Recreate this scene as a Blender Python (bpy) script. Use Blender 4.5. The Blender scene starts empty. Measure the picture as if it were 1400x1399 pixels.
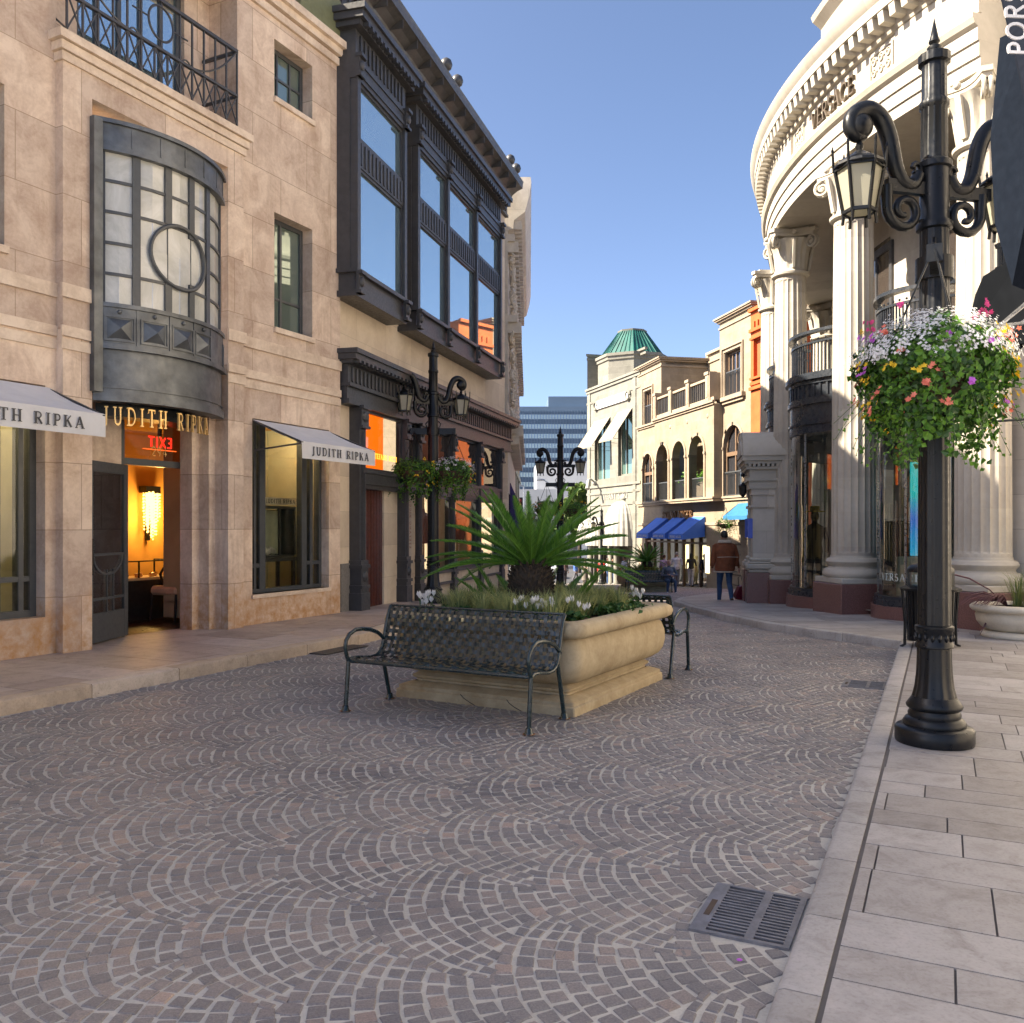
import bpy, bmesh, math, random
import numpy as np
from mathutils import Vector, Matrix, noise as mnoise
PI = math.pi
rnd = random.Random(7)
SC = bpy.context.scene
COL = SC.collection
FPX = 1200.0; HV = 720.0; CAMH = 1.6          # focal length in photo pixels, horizon row, eye height


# ------------------------------------------------------------------ mesh builder
class MB:
    def __init__(s):
        s.v = []; s.f = []; s.mi = []; s.T = None; s.m = 0

    def add(s, vs, fs):
        o = len(s.v)
        if s.T is not None:
            vs = [tuple(s.T @ Vector(p)) for p in vs]
        s.v.extend([tuple(p) for p in vs])
        s.f.extend([tuple(i + o for i in f) for f in fs])
        s.mi.extend([s.m] * len(fs))

    def box(s, x0, x1, y0, y1, z0, z1):
        vs = [(x0, y0, z0), (x1, y0, z0), (x1, y1, z0), (x0, y1, z0), (x0, y0, z1), (x1, y0, z1), (x1, y1, z1), (x0, y1, z1)]
        s.add(vs, [(0, 3, 2, 1), (4, 5, 6, 7), (0, 1, 5, 4), (1, 2, 6, 5), (2, 3, 7, 6), (3, 0, 4, 7)])

    def bbox(s, x0, x1, y0, y1, z0, z1, b=.01):
        """box with chamfered edges"""
        xs = (x0, x1); ys = (y0, y1); zs = (z0, z1)
        bm = bmesh.new()
        g = [bm.verts.new((x, y, z)) for z in zs for y in ys for x in xs]
        for q in ((0, 2, 3, 1), (4, 5, 7, 6), (0, 1, 5, 4), (1, 3, 7, 5), (3, 2, 6, 7), (2, 0, 4, 6)):
            bm.faces.new([g[i] for i in q])
        bmesh.ops.bevel(bm, geom=bm.edges[:], offset=b, segments=1, affect='EDGES')
        bm.verts.index_update()
        s.add([tuple(v.co) for v in bm.verts], [tuple(v.index for v in f.verts) for f in bm.faces])
        bm.free()

    def quad(s, a, b, c, d):
        s.add([a, b, c, d], [(0, 1, 2, 3)])

    def face(s, pts):
        s.add(pts, [tuple(range(len(pts)))])

    def prism(s, pts, axis, t0, t1):
        """pts in the plane across axis: x->(y,z) y->(x,z) z->(x,y)"""
        def c(p, t):
            return {'x': (t, p[0], p[1]), 'y': (p[0], t, p[1]), 'z': (p[0], p[1], t)}[axis]
        n = len(pts)
        vs = [c(p, t0) for p in pts] + [c(p, t1) for p in pts]
        fs = [tuple(range(n)), tuple(range(2 * n - 1, n - 1, -1))]
        fs += [(i, (i + 1) % n, n + (i + 1) % n, n + i) for i in range(n)]
        s.add(vs, fs)

    def tube(s, path, r, n=8, closed=False, sx=1.0):
        path = [Vector(p) for p in path]
        k = len(path)
        rr = r if isinstance(r, (list, tuple)) else [r] * k
        up = None; rings = []
        for i, p in enumerate(path):
            if closed:
                t = path[(i + 1) % k] - path[i - 1]
            else:
                t = path[min(i + 1, k - 1)] - path[max(i - 1, 0)]
            t.normalize()
            if up is None:
                up = Vector((0, 0, 1)) if abs(t.z) < .9 else Vector((1, 0, 0))
            a = up - t * up.dot(t)
            if a.length < 1e-6:
                a = t.orthogonal()
            a.normalize(); up = a
            b = t.cross(a)
            rings.append([p + (a * math.cos(2 * PI * j / n) + b * (sx * math.sin(2 * PI * j / n))) * rr[i] for j in range(n)])
        vs = [tuple(q) for g in rings for q in g]
        fs = []
        for i in range(k if closed else k - 1):
            i2 = (i + 1) % k
            for j in range(n):
                j2 = (j + 1) % n
                fs.append((i * n + j, i * n + j2, i2 * n + j2, i2 * n + j))
        if not closed:
            fs.append(tuple(range(n - 1, -1, -1)))
            fs.append(tuple(range((k - 1) * n, k * n)))
        s.add(vs, fs)

    def lathe(s, prof, n=24, c=(0, 0, 0), a0=0, a1=2 * PI, mod=None):
        """prof [(r,z)]; full turn or an arc (closed with end caps to the innermost radius)"""
        full = abs(a1 - a0 - 2 * PI) < 1e-6
        m = n if full else n + 1
        vs = []
        for i in range(m):
            a = a0 + (a1 - a0) * i / n
            for (r, z) in prof:
                q = r if mod is None else mod(r, z, a)
                vs.append((c[0] + q * math.cos(a), c[1] + q * math.sin(a), c[2] + z))
        k = len(prof); fs = []
        for i in range(n):
            i2 = (i + 1) % m
            for j in range(k - 1):
                fs.append((i * k + j, i2 * k + j, i2 * k + j + 1, i * k + j + 1))
        if full:
            if prof[0][0] > 1e-4: fs.append(tuple(i * k for i in range(m))[::-1])
            if prof[-1][0] > 1e-4: fs.append(tuple(i * k + k - 1 for i in range(m)))
        s.add(vs, fs)

    def arcsolid(s, prof, n, a0, a1, c=(0, 0, 0)):
        """closed profile [(r,z)] swept round the z axis from a0 to a1, capped"""
        k = len(prof); vs = []; fs = []
        for i in range(n + 1):
            a = a0 + (a1 - a0) * i / n
            vs += [(c[0] + r * math.cos(a), c[1] + r * math.sin(a), c[2] + z) for r, z in prof]
        for i in range(n):
            for j in range(k):
                j2 = (j + 1) % k
                fs.append((i * k + j, (i + 1) * k + j, (i + 1) * k + j2, i * k + j2))
        fs.append(tuple(range(k))[::-1]); fs.append(tuple(n * k + j for j in range(k)))
        s.add(vs, fs)

    def bar(s, p, q, w, h=None, up=(0, 0, 1)):
        h = w if h is None else h
        p = Vector(p); q = Vector(q); t = (q - p).normalized(); up = Vector(up)
        if abs(t.dot(up)) > .98: up = Vector((1, 0, 0))
        a = t.cross(up).normalized() * (w / 2); b = a.cross(t).normalized() * (h / 2)
        vs = [p - a - b, p + a - b, p + a + b, p - a + b, q - a - b, q + a - b, q + a + b, q - a + b]
        s.add([tuple(x) for x in vs], [(0, 1, 2, 3), (7, 6, 5, 4), (0, 4, 5, 1), (1, 5, 6, 2), (2, 6, 7, 3), (3, 7, 4, 0)])

    def ball(s, c, r, n=10, m=7):
        r = r if isinstance(r, (tuple, list)) else (r, r, r)
        vs = [(c[0], c[1], c[2] - r[2])]
        for i in range(1, m):
            t = -PI / 2 + PI * i / m
            for j in range(n):
                a = 2 * PI * j / n
                vs.append((c[0] + r[0] * math.cos(t) * math.cos(a), c[1] + r[1] * math.cos(t) * math.sin(a), c[2] + r[2] * math.sin(t)))
        vs.append((c[0], c[1], c[2] + r[2]))
        fs = [(0, 1 + (j + 1) % n, 1 + j) for j in range(n)]
        for i in range(m - 2):
            for j in range(n):
                a = 1 + i * n + j; b = 1 + i * n + (j + 1) % n
                fs.append((a, b, b + n, a + n))
        L = len(vs) - 1; o = 1 + (m - 2) * n
        fs += [(L, o + j, o + (j + 1) % n) for j in range(n)]
        s.add(vs, fs)

    def wall(s, x0, x1, z0, z1, y0, y1, holes=()):
        """slab in x-z, front at y0, back at y1, rectangular holes (xa,xb,za,zb)"""
        xs = sorted({x0, x1, *[max(x0, min(x1, h[i])) for h in holes for i in (0, 1)]})
        zs = sorted({z0, z1, *[max(z0, min(z1, h[i])) for h in holes for i in (2, 3)]})
        nx, nz = len(xs) - 1, len(zs) - 1

        def solid(i, j):
            if i < 0 or j < 0 or i >= nx or j >= nz: return False
            cx = (xs[i] + xs[i + 1]) / 2; cz = (zs[j] + zs[j + 1]) / 2
            return not any(h[0] < cx < h[1] and h[2] < cz < h[3] for h in holes)
        for i in range(nx):
            for j in range(nz):
                if not solid(i, j): continue
                a, b, c, d = xs[i], xs[i + 1], zs[j], zs[j + 1]
                s.quad((a, y0, c), (b, y0, c), (b, y0, d), (a, y0, d))
                s.quad((a, y1, c), (a, y1, d), (b, y1, d), (b, y1, c))
                if not solid(i - 1, j): s.quad((a, y0, c), (a, y0, d), (a, y1, d), (a, y1, c))
                if not solid(i + 1, j): s.quad((b, y0, c), (b, y1, c), (b, y1, d), (b, y0, d))
                if not solid(i, j - 1): s.quad((a, y0, c), (a, y1, c), (b, y1, c), (b, y0, c))
                if not solid(i, j + 1): s.quad((a, y0, d), (b, y0, d), (b, y1, d), (a, y1, d))

    def build(s, name, mats, parent=None, smooth=0, fixn=True, weld=True):
        me = bpy.data.meshes.new(name)
        me.from_pydata(s.v, [], s.f)
        mats = mats if isinstance(mats, (list, tuple)) else [mats]
        for m in mats: me.materials.append(m)
        if len(mats) > 1: me.polygons.foreach_set('material_index', s.mi)
        if fixn:
            bm = bmesh.new(); bm.from_mesh(me)
            if weld: bmesh.ops.remove_doubles(bm, verts=bm.verts[:], dist=1e-5)
            bmesh.ops.recalc_face_normals(bm, faces=bm.faces[:])
            bm.to_mesh(me); bm.free()
        if smooth:
            me.polygons.foreach_set('use_smooth', [True] * len(me.polygons))
            if smooth < 180: me.set_sharp_from_angle(angle=math.radians(smooth))
        me.update()
        o = bpy.data.objects.new(name, me)
        COL.objects.link(o)
        if parent: o.parent = parent
        return o


def thing(name, label, cat, loc=(0, 0, 0), rotz=0, group=None):
    o = bpy.data.objects.new(name, None); COL.objects.link(o)
    o.empty_display_size = .2
    o.location = loc; o.rotation_euler = (0, 0, rotz)
    o['label'] = label; o['category'] = cat
    if group: o['group'] = group
    return o


def tag(o, label, cat, group=None, kind=None):
    o['label'] = label; o['category'] = cat
    if group: o['group'] = group
    if kind: o['kind'] = kind
    return o


def struct(o):
    o['kind'] = 'structure'
    return o


KIDS = {}


def dup(root, loc=None, rotz=None, label=None, group=None, scale=None):
    """copy of a thing with its parts and sub-parts"""
    def cp(o, parent):
        c = o.copy(); COL.objects.link(c)
        if parent: c.parent = parent
        for ch in list(o.children): cp(ch, c)
        return c
    r = cp(root, None)
    if loc is not None: r.location = loc
    if rotz is not None: r.rotation_euler = (0, 0, rotz)
    if label: r['label'] = label
    if group: r['group'] = group
    if scale: r.scale = (scale,) * 3
    return r


class Frame:
    """a facade line: origin o, unit direction a (left to right as seen from the street)"""
    def __init__(s, o, a):
        l = math.hypot(*a); s.o = o; s.a = (a[0] / l, a[1] / l)
        s.n = (s.a[1], -s.a[0]); s.rot = math.atan2(s.a[1], s.a[0])

    def s(s_, u, off=0.0):
        k = (u - 700) / FPX; ox, oy = s_.o[0] + s_.n[0] * off, s_.o[1] + s_.n[1] * off
        return (k * oy - ox) / (s_.a[0] - k * s_.a[1])

    def z(s_, u, v, off=0.0):
        y = s_.o[1] + s_.n[1] * off + s_.a[1] * s_.s(u, off)
        return CAMH - (v - HV) / FPX * y

    def w(s_, x, y, z=0.0):
        return (s_.o[0] + s_.a[0] * x - s_.n[0] * y, s_.o[1] + s_.a[1] * x - s_.n[1] * y, z)


def px(u, v, z):
    """ground point of a photo pixel at height z"""
    y = FPX * (CAMH - z) / (v - HV)
    return ((u - 700) / FPX * y, y)


def zst(y):
    """street level: flat near the planter, falling away beyond"""
    if y < 10: return 0.0
    if y < 20: return -.0026 * (y - 10) ** 2
    return -.26 - .052 * (y - 20) if y < 70 else -2.86


# ------------------------------------------------------------------ materials
class NT:
    def __init__(s, name):
        s.m = bpy.data.materials.new(name); s.m.use_nodes = True
        s.t = s.m.node_tree; s.t.nodes.clear()
        s.out = s.t.nodes.new('ShaderNodeOutputMaterial')

    def n(s, typ, ins=None, **props):
        nd = s.t.nodes.new('ShaderNode' + typ)
        for k, v in props.items(): setattr(nd, k, v)
        for k, v in (ins or {}).items():
            if isinstance(v, bpy.types.NodeSocket): s.t.links.new(v, nd.inputs[k])
            else: nd.inputs[k].default_value = v
        return nd

    def math(s, op, a, b=0.0, c=0.0):
        return s.n('Math', {0: a, 1: b, 2: c}, operation=op).outputs[0]

    def ramp(s, fac, stops, interp='LINEAR'):
        r = s.n('ValToRGB', {0: fac}); e = r.color_ramp.elements; r.color_ramp.interpolation = interp
        while len(e) < len(stops): e.new(.5)
        for i, (p, c) in enumerate(stops):
            e[i].position = p; e[i].color = (*c, 1) if len(c) == 3 else c
        return r.outputs[0]

    def mix(s, fac, a, b, typ='MIX'):
        m = s.n('Mix', None, data_type='RGBA', blend_type=typ)
        for i, v in ((0, fac), (6, a), (7, b)):
            if isinstance(v, bpy.types.NodeSocket): s.t.links.new(v, m.inputs[i])
            else: m.inputs[i].default_value = v if i == 0 or len(v) == 4 else (*v, 1)
        return m.outputs[2]

    def link(s, a, b): s.t.links.new(a, b)

    def surf(s, sock):
        s.t.links.new(sock, s.out.inputs['Surface']); return s.m

    def bsdf(s, **ins):
        ins = {k.replace('_', ' '): v for k, v in ins.items()}
        for k in ('Base Color', 'Emission Color'):
            if k in ins and isinstance(ins[k], (tuple, list)) and len(ins[k]) == 3: ins[k] = (*ins[k], 1)
        return s.n('BsdfPrincipled', ins)


def c4(c): return (c[0], c[1], c[2], 1)


def mat(name, col, rough=.6, metal=0.0, var=.12, vscale=6.0, bump=0.0, bscale=60.0, spec=.5, coat=0.0, island=0.0):
    """plain surface with a gentle mottling and grain"""
    t = NT(name)
    co = t.n('TexCoord').outputs['Object']
    nz = t.n('TexNoise', {'Vector': co, 'Scale': vscale, 'Detail': 5.0, 'Roughness': .6}).outputs[0]
    lo = tuple(max(0, x * (1 - var)) for x in col); hi = tuple(min(1, x * (1 + var)) for x in col)
    c = t.ramp(nz, [(.3, lo), (.7, hi)])
    if island:
        ri = t.n('NewGeometry').outputs['Random Per Island']
        c = t.mix(1.0, c, t.ramp(ri, [(0, (1 - island,) * 3), (1, (1 + island * .6,) * 3)]), 'MULTIPLY')
    b = t.bsdf(Base_Color=c, Roughness=rough, Metallic=metal)
    b.inputs['Specular IOR Level'].default_value = spec
    rr = t.n('TexNoise', {'Vector': co, 'Scale': vscale * 3, 'Detail': 3.0}).outputs[0]
    t.link(t.n('MapRange', {0: rr, 1: .3, 2: .7, 3: max(.03, rough - .1), 4: min(1, rough + .1)}).outputs[0], b.inputs['Roughness'])
    if coat: b.inputs['Coat Weight'].default_value = coat; b.inputs['Coat Roughness'].default_value = .12
    if bump:
        bn = t.n('TexNoise', {'Vector': co, 'Scale': bscale, 'Detail': 6.0, 'Roughness': .65}).outputs[0]
        t.link(t.n('Bump', {'Height': bn, 'Strength': bump, 'Distance': .01}).outputs[0], b.inputs['Normal'])
    return t.surf(b.outputs[0])


def stone(name, c1, c2, jw=0, jh=0, joint=(.2, .17, .14), m=.005, rough=.75, vein=3.0, stain=None, cyl=0.0, bump=.25, jstr=.8, streak=0.0, bvar=.09):
    """ashlar: veined stone, slabs of slightly different tone, thin joints; cyl = radius for curved walls"""
    t = NT(name)
    co = t.n('TexCoord').outputs['Object']
    sp = t.n('SeparateXYZ', {0: co})
    x, y, z = sp.outputs
    if cyl:
        hx = t.math('MULTIPLY', t.math('ARCTAN2', y, x), cyl)
    else:
        hx = t.math('ADD', x, y)
    nz = t.n('TexNoise', {'Vector': co, 'Scale': vein, 'Detail': 8.0, 'Roughness': .68, 'Distortion': .6}).outputs[0]
    n2 = t.n('TexNoise', {'Vector': co, 'Scale': vein * 9, 'Detail': 4.0, 'Roughness': .7}).outputs[0]
    f = t.math('ADD', t.math('MULTIPLY', nz, .75), t.math('MULTIPLY', n2, .25))
    c = t.ramp(f, [(.38, c1), (.60, c2)])
    h = t.math('MULTIPLY', n2, .4)
    if jw:
        v = t.n('CombineXYZ', {0: hx, 1: z, 2: 0.0}).outputs[0]
        br = t.n('TexBrick', {'Vector': v, 'Color1': (1 + bvar * .6, 1 + bvar * .6, 1 + bvar * .6, 1), 'Color2': (1 - bvar * 1.4, 1 - bvar * 1.5, 1 - bvar * 1.4, 1), 'Mortar': (1, 1, 1, 1),
                              'Scale': 1.0, 'Mortar Size': m, 'Mortar Smooth': .2, 'Bias': .1, 'Brick Width': jw, 'Row Height': jh})
        c = t.mix(1.0, c, br.outputs['Color'], 'MULTIPLY')
        c = t.mix(t.math('MULTIPLY', br.outputs['Fac'], jstr), c, joint)
        h = t.math('SUBTRACT', h, t.math('MULTIPLY', br.outputs['Fac'], .8))
    if streak:                                  # rain-washed vertical weathering
        sv = t.n('CombineXYZ', {0: t.math('MULTIPLY', hx, 3.2), 1: t.math('MULTIPLY', z, .35), 2: 0.0}).outputs[0]
        s1 = t.n('TexNoise', {'Vector': sv, 'Scale': 1.0, 'Detail': 7.0, 'Roughness': .7}).outputs[0]
        s2 = t.n('TexNoise', {'Vector': co, 'Scale': .7, 'Detail': 3.0}).outputs[0]
        k = t.math('MULTIPLY', t.n('MapRange', {0: s1, 1: .5, 2: .72, 3: 0.0, 4: streak}).outputs[0], t.n('MapRange', {0: s2, 1: .38, 2: .6}).outputs[0])
        c = t.mix(k, c, (.27, .165, .10))
    if stain:
        zs, colr = stain                       # weathering that creeps up from the pavement
        sn = t.n('TexNoise', {'Vector': co, 'Scale': 2.2, 'Detail': 7.0, 'Roughness': .7}).outputs[0]
        k = t.math('SUBTRACT', t.math('ADD', zs, t.math('MULTIPLY', t.math('SUBTRACT', sn, .5), 2.0)), z)
        k = t.n('MapRange', {0: k, 1: -.1, 2: .6, 3: 0.0, 4: .95}).outputs[0]
        sm = t.n('TexNoise', {'Vector': co, 'Scale': 7.0, 'Detail': 6.0, 'Roughness': .7}).outputs[0]
        k = t.math('MULTIPLY', k, t.n('MapRange', {0: sm, 1: .35, 2: .62, 3: .15, 4: 1.0}).outputs[0])
        c = t.mix(k, c, colr)
    b = t.bsdf(Base_Color=c, Roughness=rough)
    b.inputs['Specular IOR Level'].default_value = .3
    t.link(t.n('Bump', {'Height': h, 'Strength': bump, 'Distance': .012}).outputs[0], b.inputs['Normal'])
    return t.surf(b.outputs[0])


def glass_clear(name, tint=(.8, .85, .82), refl=.06, rough=.02, fk=1.4):
    """thin shop-window glass: see-through with Fresnel reflections"""
    t = NT(name)
    tr = t.n('BsdfTransparent', {'Color': c4(tint)})
    gl = t.n('BsdfGlossy', {'Color': (1, 1, 1, 1), 'Roughness': rough})
    fr = t.n('Fresnel', {'IOR': 1.5}).outputs[0]
    k = t.math('MINIMUM', t.math('ADD', t.math('MULTIPLY', fr, fk), refl), 1.0)
    return t.surf(t.n('MixShader', {0: k, 1: tr.outputs[0], 2: gl.outputs[0]}).outputs[0])


def glass_mirror(name, col, refl=.55, inner=(.05, .07, .08), wob=.0):
    """coated upper-floor glazing that mirrors the sky over a dim interior"""
    t = NT(name)
    co = t.n('TexCoord').outputs['Object']
    gl = t.n('BsdfGlossy', {'Color': c4(col), 'Roughness': .015})
    if wob:
        nz = t.n('TexNoise', {'Vector': co, 'Scale': .9, 'Detail': 1.0}).outputs[0]
        t.link(t.n('Bump', {'Height': nz, 'Strength': wob, 'Distance': .05}).outputs[0], gl.inputs['Normal'])
    df = t.n('BsdfDiffuse', {'Color': c4(inner)})
    return t.surf(t.n('MixShader', {0: refl, 1: df.outputs[0], 2: gl.outputs[0]}).outputs[0])


def emit(name, col, s=1.0):
    t = NT(name)
    return t.surf(t.n('Emission', {'Color': c4(col), 'Strength': s}).outputs[0])


def leaf(name, c1, c2, rough=.45, trans=.25):
    t = NT(name)
    ri = t.n('NewGeometry').outputs['Random Per Island']
    co = t.n('TexCoord').outputs['Object']
    nz = t.n('TexNoise', {'Vector': co, 'Scale': 5.0, 'Detail': 3.0}).outputs[0]
    f = t.math('ADD', t.math('MULTIPLY', ri, .7), t.math('MULTIPLY', nz, .3))
    c = t.ramp(f, [(.1, c1), (.9, c2)])
    b = t.bsdf(Base_Color=c, Roughness=rough)
    tl = t.n('BsdfTranslucent', {'Color': c})
    return t.surf(t.n('MixShader', {0: trans, 1: b.outputs[0], 2: tl.outputs[0]}).outputs[0])


# ------------------------------------------------------------------ cut lettering from strokes
def _arc(cx, cz, rx, rz, a0, a1, n=9):
    return [(cx + rx * math.cos(math.radians(a0 + (a1 - a0) * i / (n - 1))), cz + rz * math.sin(math.radians(a0 + (a1 - a0) * i / (n - 1)))) for i in range(n)]


TK, TN = .15, .07


def _st(x, z0=0, z1=1, w=TK, s0=True, s1=True):
    r = [([(x, z0), (x, z1)], w)]
    if s0: r.append(([(x - .17, z0 + .03), (x + .17, z0 + .03)], .06))
    if s1: r.append(([(x - .17, z1 - .03), (x + .17, z1 - .03)], .06))
    return r


GLY = {
    'I': (.36, _st(.18)),
    'J': (.48, [([(.3, 1), (.3, .12)] + _arc(.14, .12, .16, .16, 0, -120)[1:], TK), ([(.13, .97), (.47, .97)], .06)]),
    'U': (.84, [([(.17, 1), (.17, .3)] + _arc(.42, .3, .25, .27, 180, 360)[1:] + [(.67, 1)], .12), ([(0, .97), (.34, .97)], .06), ([(.52, .97), (.82, .97)], .06)]),
    'D': (.84, _st(.17) + [([(.17, .96), (.36, .96)] + _arc(.36, .5, .4, .46, 90, -90, 13)[1:] + [(.17, .04)], .1)]),
    'T': (.74, [([(.37, 0), (.37, 1)], TK), ([(.02, .96), (.72, .96)], TN), ([(.2, .03), (.54, .03)], .06), ([(.045, .78), (.045, .96)], .05), ([(.695, .78), (.695, .96)], .05)]),
    'H': (.86, _st(.17) + _st(.69) + [([(.17, .5), (.69, .5)], TN)]),
    'R': (.78, _st(.17) + [([(.17, .96), (.4, .96)] + _arc(.4, .73, .22, .23, 90, -90)[1:] + [(.17, .5)], .09), ([(.38, .5), (.7, .02)], .13)]),
    'P': (.66, _st(.17) + [([(.17, .96), (.38, .96)] + _arc(.38, .71, .22, .25, 90, -90)[1:] + [(.17, .46)], .1)]),
    'K': (.82, _st(.17) + [([(.2, .42), (.66, .98)], TN), ([(.36, .6), (.72, .02)], .14)]),
    'A': (.84, [([(.08, .02), (.41, 1)], TN), ([(.39, 1), (.74, .02)], .15), ([(.2, .34), (.62, .34)], TN), ([(-.02, .03), (.2, .03)], .06), ([(.58, .03), (.88, .03)], .06)]),
    'V': (.84, [([(.1, 1), (.43, .02)], .15), ([(.41, .02), (.74, 1)], TN), ([(-.02, .97), (.26, .97)], .06), ([(.6, .97), (.86, .97)], .06)]),
    'E': (.66, _st(.17) + [([(.17, .96), (.58, .96)], TN), ([(.17, .5), (.48, .5)], TN), ([(.17, .04), (.6, .04)], TN), ([(.57, .8), (.57, .98)], .05), ([(.59, .02), (.59, .22)], .05)]),
    'F': (.6, _st(.17) + [([(.17, .96), (.58, .96)], TN), ([(.17, .5), (.46, .5)], TN), ([(.57, .78), (.57, .98)], .05)]),
    'S': (.58, [(_arc(.29, .73, .19, .23, 30, 250) + _arc(.29, .27, .21, .25, 80, -150), .11)]),
    'C': (.8, [(_arc(.44, .5, .36, .47, 45, 315, 15), .11), ([(.69, .68), (.69, .9)], .05)]),
    'G': (.84, [(_arc(.44, .5, .36, .47, 45, 330, 15), .11), ([(.72, .06), (.72, .42)], .12), ([(.55, .43), (.84, .43)], .06)]),
    'O': (.9, [(_arc(.45, .5, .37, .47, 0, 360, 21), .11)]),
    'N': (.88, [([(.17, 0), (.17, 1)], TN), ([(.15, .98), (.71, .02)], .15), ([(.71, 0), (.71, 1)], TN), ([(.02, .03), (.32, .03)], .06), ([(.56, .97), (.86, .97)], .06)]),
    'L': (.62, _st(.17) + [([(.17, .04), (.58, .04)], TN), ([(.57, .02), (.57, .24)], .05)]),
    'B': (.74, _st(.17) + [([(.17, .96), (.4, .96)] + _arc(.4, .75, .18, .21, 90, -90)[1:] + [(.17, .54)], .09), ([(.17, .53), (.42, .53)] + _arc(.42, .285, .22, .245, 90, -90)[1:] + [(.17, .04)], .1)]),
    'Y': (.8, [([(.4, 0), (.4, .45)], TK), ([(.08, 1), (.4, .43)], .13), ([(.4, .43), (.72, 1)], TN), ([(.24, .03), (.56, .03)], .06), ([(-.03, .97), (.22, .97)], .06), ([(.58, .97), (.83, .97)], .06)]),
    'X': (.8, [([(.08, 1), (.72, 0)], .15), ([(.08, 0), (.72, 1)], TN)]),
    '&': (.8, [(_arc(.34, .77, .17, .2, -50, 230, 11) + [(.66, .04)], .09), (_arc(.33, .28, .25, .27, 110, 340, 11) + [(.72, .5)], .09)]),
    '2': (.6, [(_arc(.3, .72, .22, .25, 160, -30) + [(.08, .05), (.56, .05)], .1)]),
    '9': (.6, [(_arc(.3, .68, .21, .29, 0, 360, 15) + [(.51, .6), (.36, .02)], .1)]),
    '4': (.62, [([(.42, 0), (.42, 1), (.06, .3), (.58, .3)], .09)]),
}


def lettering(m, text, size, fn, gap=.14, depth=1.0, centre=None, sans=False):
    """add cut letters to m; fn(x, z, d) -> 3D point with d the height over the ground plane (0..1)"""
    adv = []
    x = 0.0
    for ch in text:
        w = .45 if ch == ' ' else GLY[ch][0]
        adv.append(x); x += w + gap
    tot = (x - gap) * size
    x0 = 0.0 if centre is None else centre - tot / 2
    for ch, a in zip(text, adv):
        if ch == ' ': continue
        for k, (pts, w) in enumerate(GLY[ch][1]):
            if sans and w <= .06: continue
            if sans: w = .14
            w *= size; d1 = depth + k * .004
            P = [(x0 + (a + p[0]) * size, p[1] * size) for p in pts]
            n = len(P); L = []; R = []
            for i in range(n):
                q0 = P[max(0, i - 1)]; q1 = P[min(n - 1, i + 1)]
                tx, tz = q1[0] - q0[0], q1[1] - q0[1]; l = math.hypot(tx, tz) or 1
                nx, nz = -tz / l * w / 2, tx / l * w / 2
                L.append((P[i][0] + nx, P[i][1] + nz)); R.append((P[i][0] - nx, P[i][1] - nz))
            vs = [fn(p[0], p[1], d) for d in (d1, 0) for p in L + R]
            fs = []
            for i in range(n - 1):
                fs += [(i, i + 1, n + i + 1, n + i), (i, 2 * n + i, 2 * n + i + 1, i + 1), (n + i, n + i + 1, 3 * n + i + 1, 3 * n + i)]
            fs += [(0, n, 3 * n, 2 * n), (n - 1, 3 * n - 1, 4 * n - 1, 2 * n - 1)]
            m.add(vs, fs)
    return tot
# ------------------------------------------------------------------ camera, sky, sun
cam = bpy.data.cameras.new('camera'); camo = bpy.data.objects.new('camera', cam); COL.objects.link(camo)
cam.sensor_width = 36; cam.lens = 36 * FPX / 1400; cam.shift_y = (HV - 699.5) / 1400
cam.clip_start = .05; cam.clip_end = 3000
camo.location = (0, 0, CAMH); camo.rotation_euler = (PI / 2, 0, 0)
SC.camera = camo
SUN_EL = math.radians(41)
SUN = Vector((-1, -.12, 0)).normalized() * math.cos(SUN_EL) + Vector((0, 0, math.sin(SUN_EL)))
W = bpy.data.worlds.new('World'); SC.world = W; W.use_nodes = True
wt = W.node_tree; bg = wt.nodes['Background']
sky = wt.nodes.new('ShaderNodeTexSky'); sky.sky_type = 'NISHITA'; sky.sun_disc = False
sky.sun_elevation = SUN_EL; sky.sun_rotation = math.atan2(SUN.x, SUN.y)
sky.altitude = 0; sky.air_density = .55; sky.dust_density = 1.8; sky.ozone_density = 1.8
wt.links.new(sky.outputs[0], bg.inputs[0]); bg.inputs[1].default_value = .044
sl = bpy.data.lights.new('sun', 'SUN'); sl.energy = 2.75; sl.angle = math.radians(.5); sl.color = (1, .88, .70)
so = bpy.data.objects.new('sun', sl); COL.objects.link(so)
so.rotation_euler = SUN.to_track_quat('Z', 'Y').to_euler()
so.location = (-30, 30, 40)
SC.view_settings.view_transform = 'Standard'; SC.view_settings.look = 'None'; SC.view_settings.gamma = 1
SC.view_settings.exposure = 2.88
SC.view_settings.use_curve_mapping = False
SC.render.engine = 'CYCLES'
SC.cycles.max_bounces = 10; SC.cycles.diffuse_bounces = 6; SC.cycles.transparent_max_bounces = 12
SC.cycles.sample_clamp_indirect = 6; SC.cycles.caustics_reflective = False; SC.cycles.caustics_refractive = False

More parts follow.
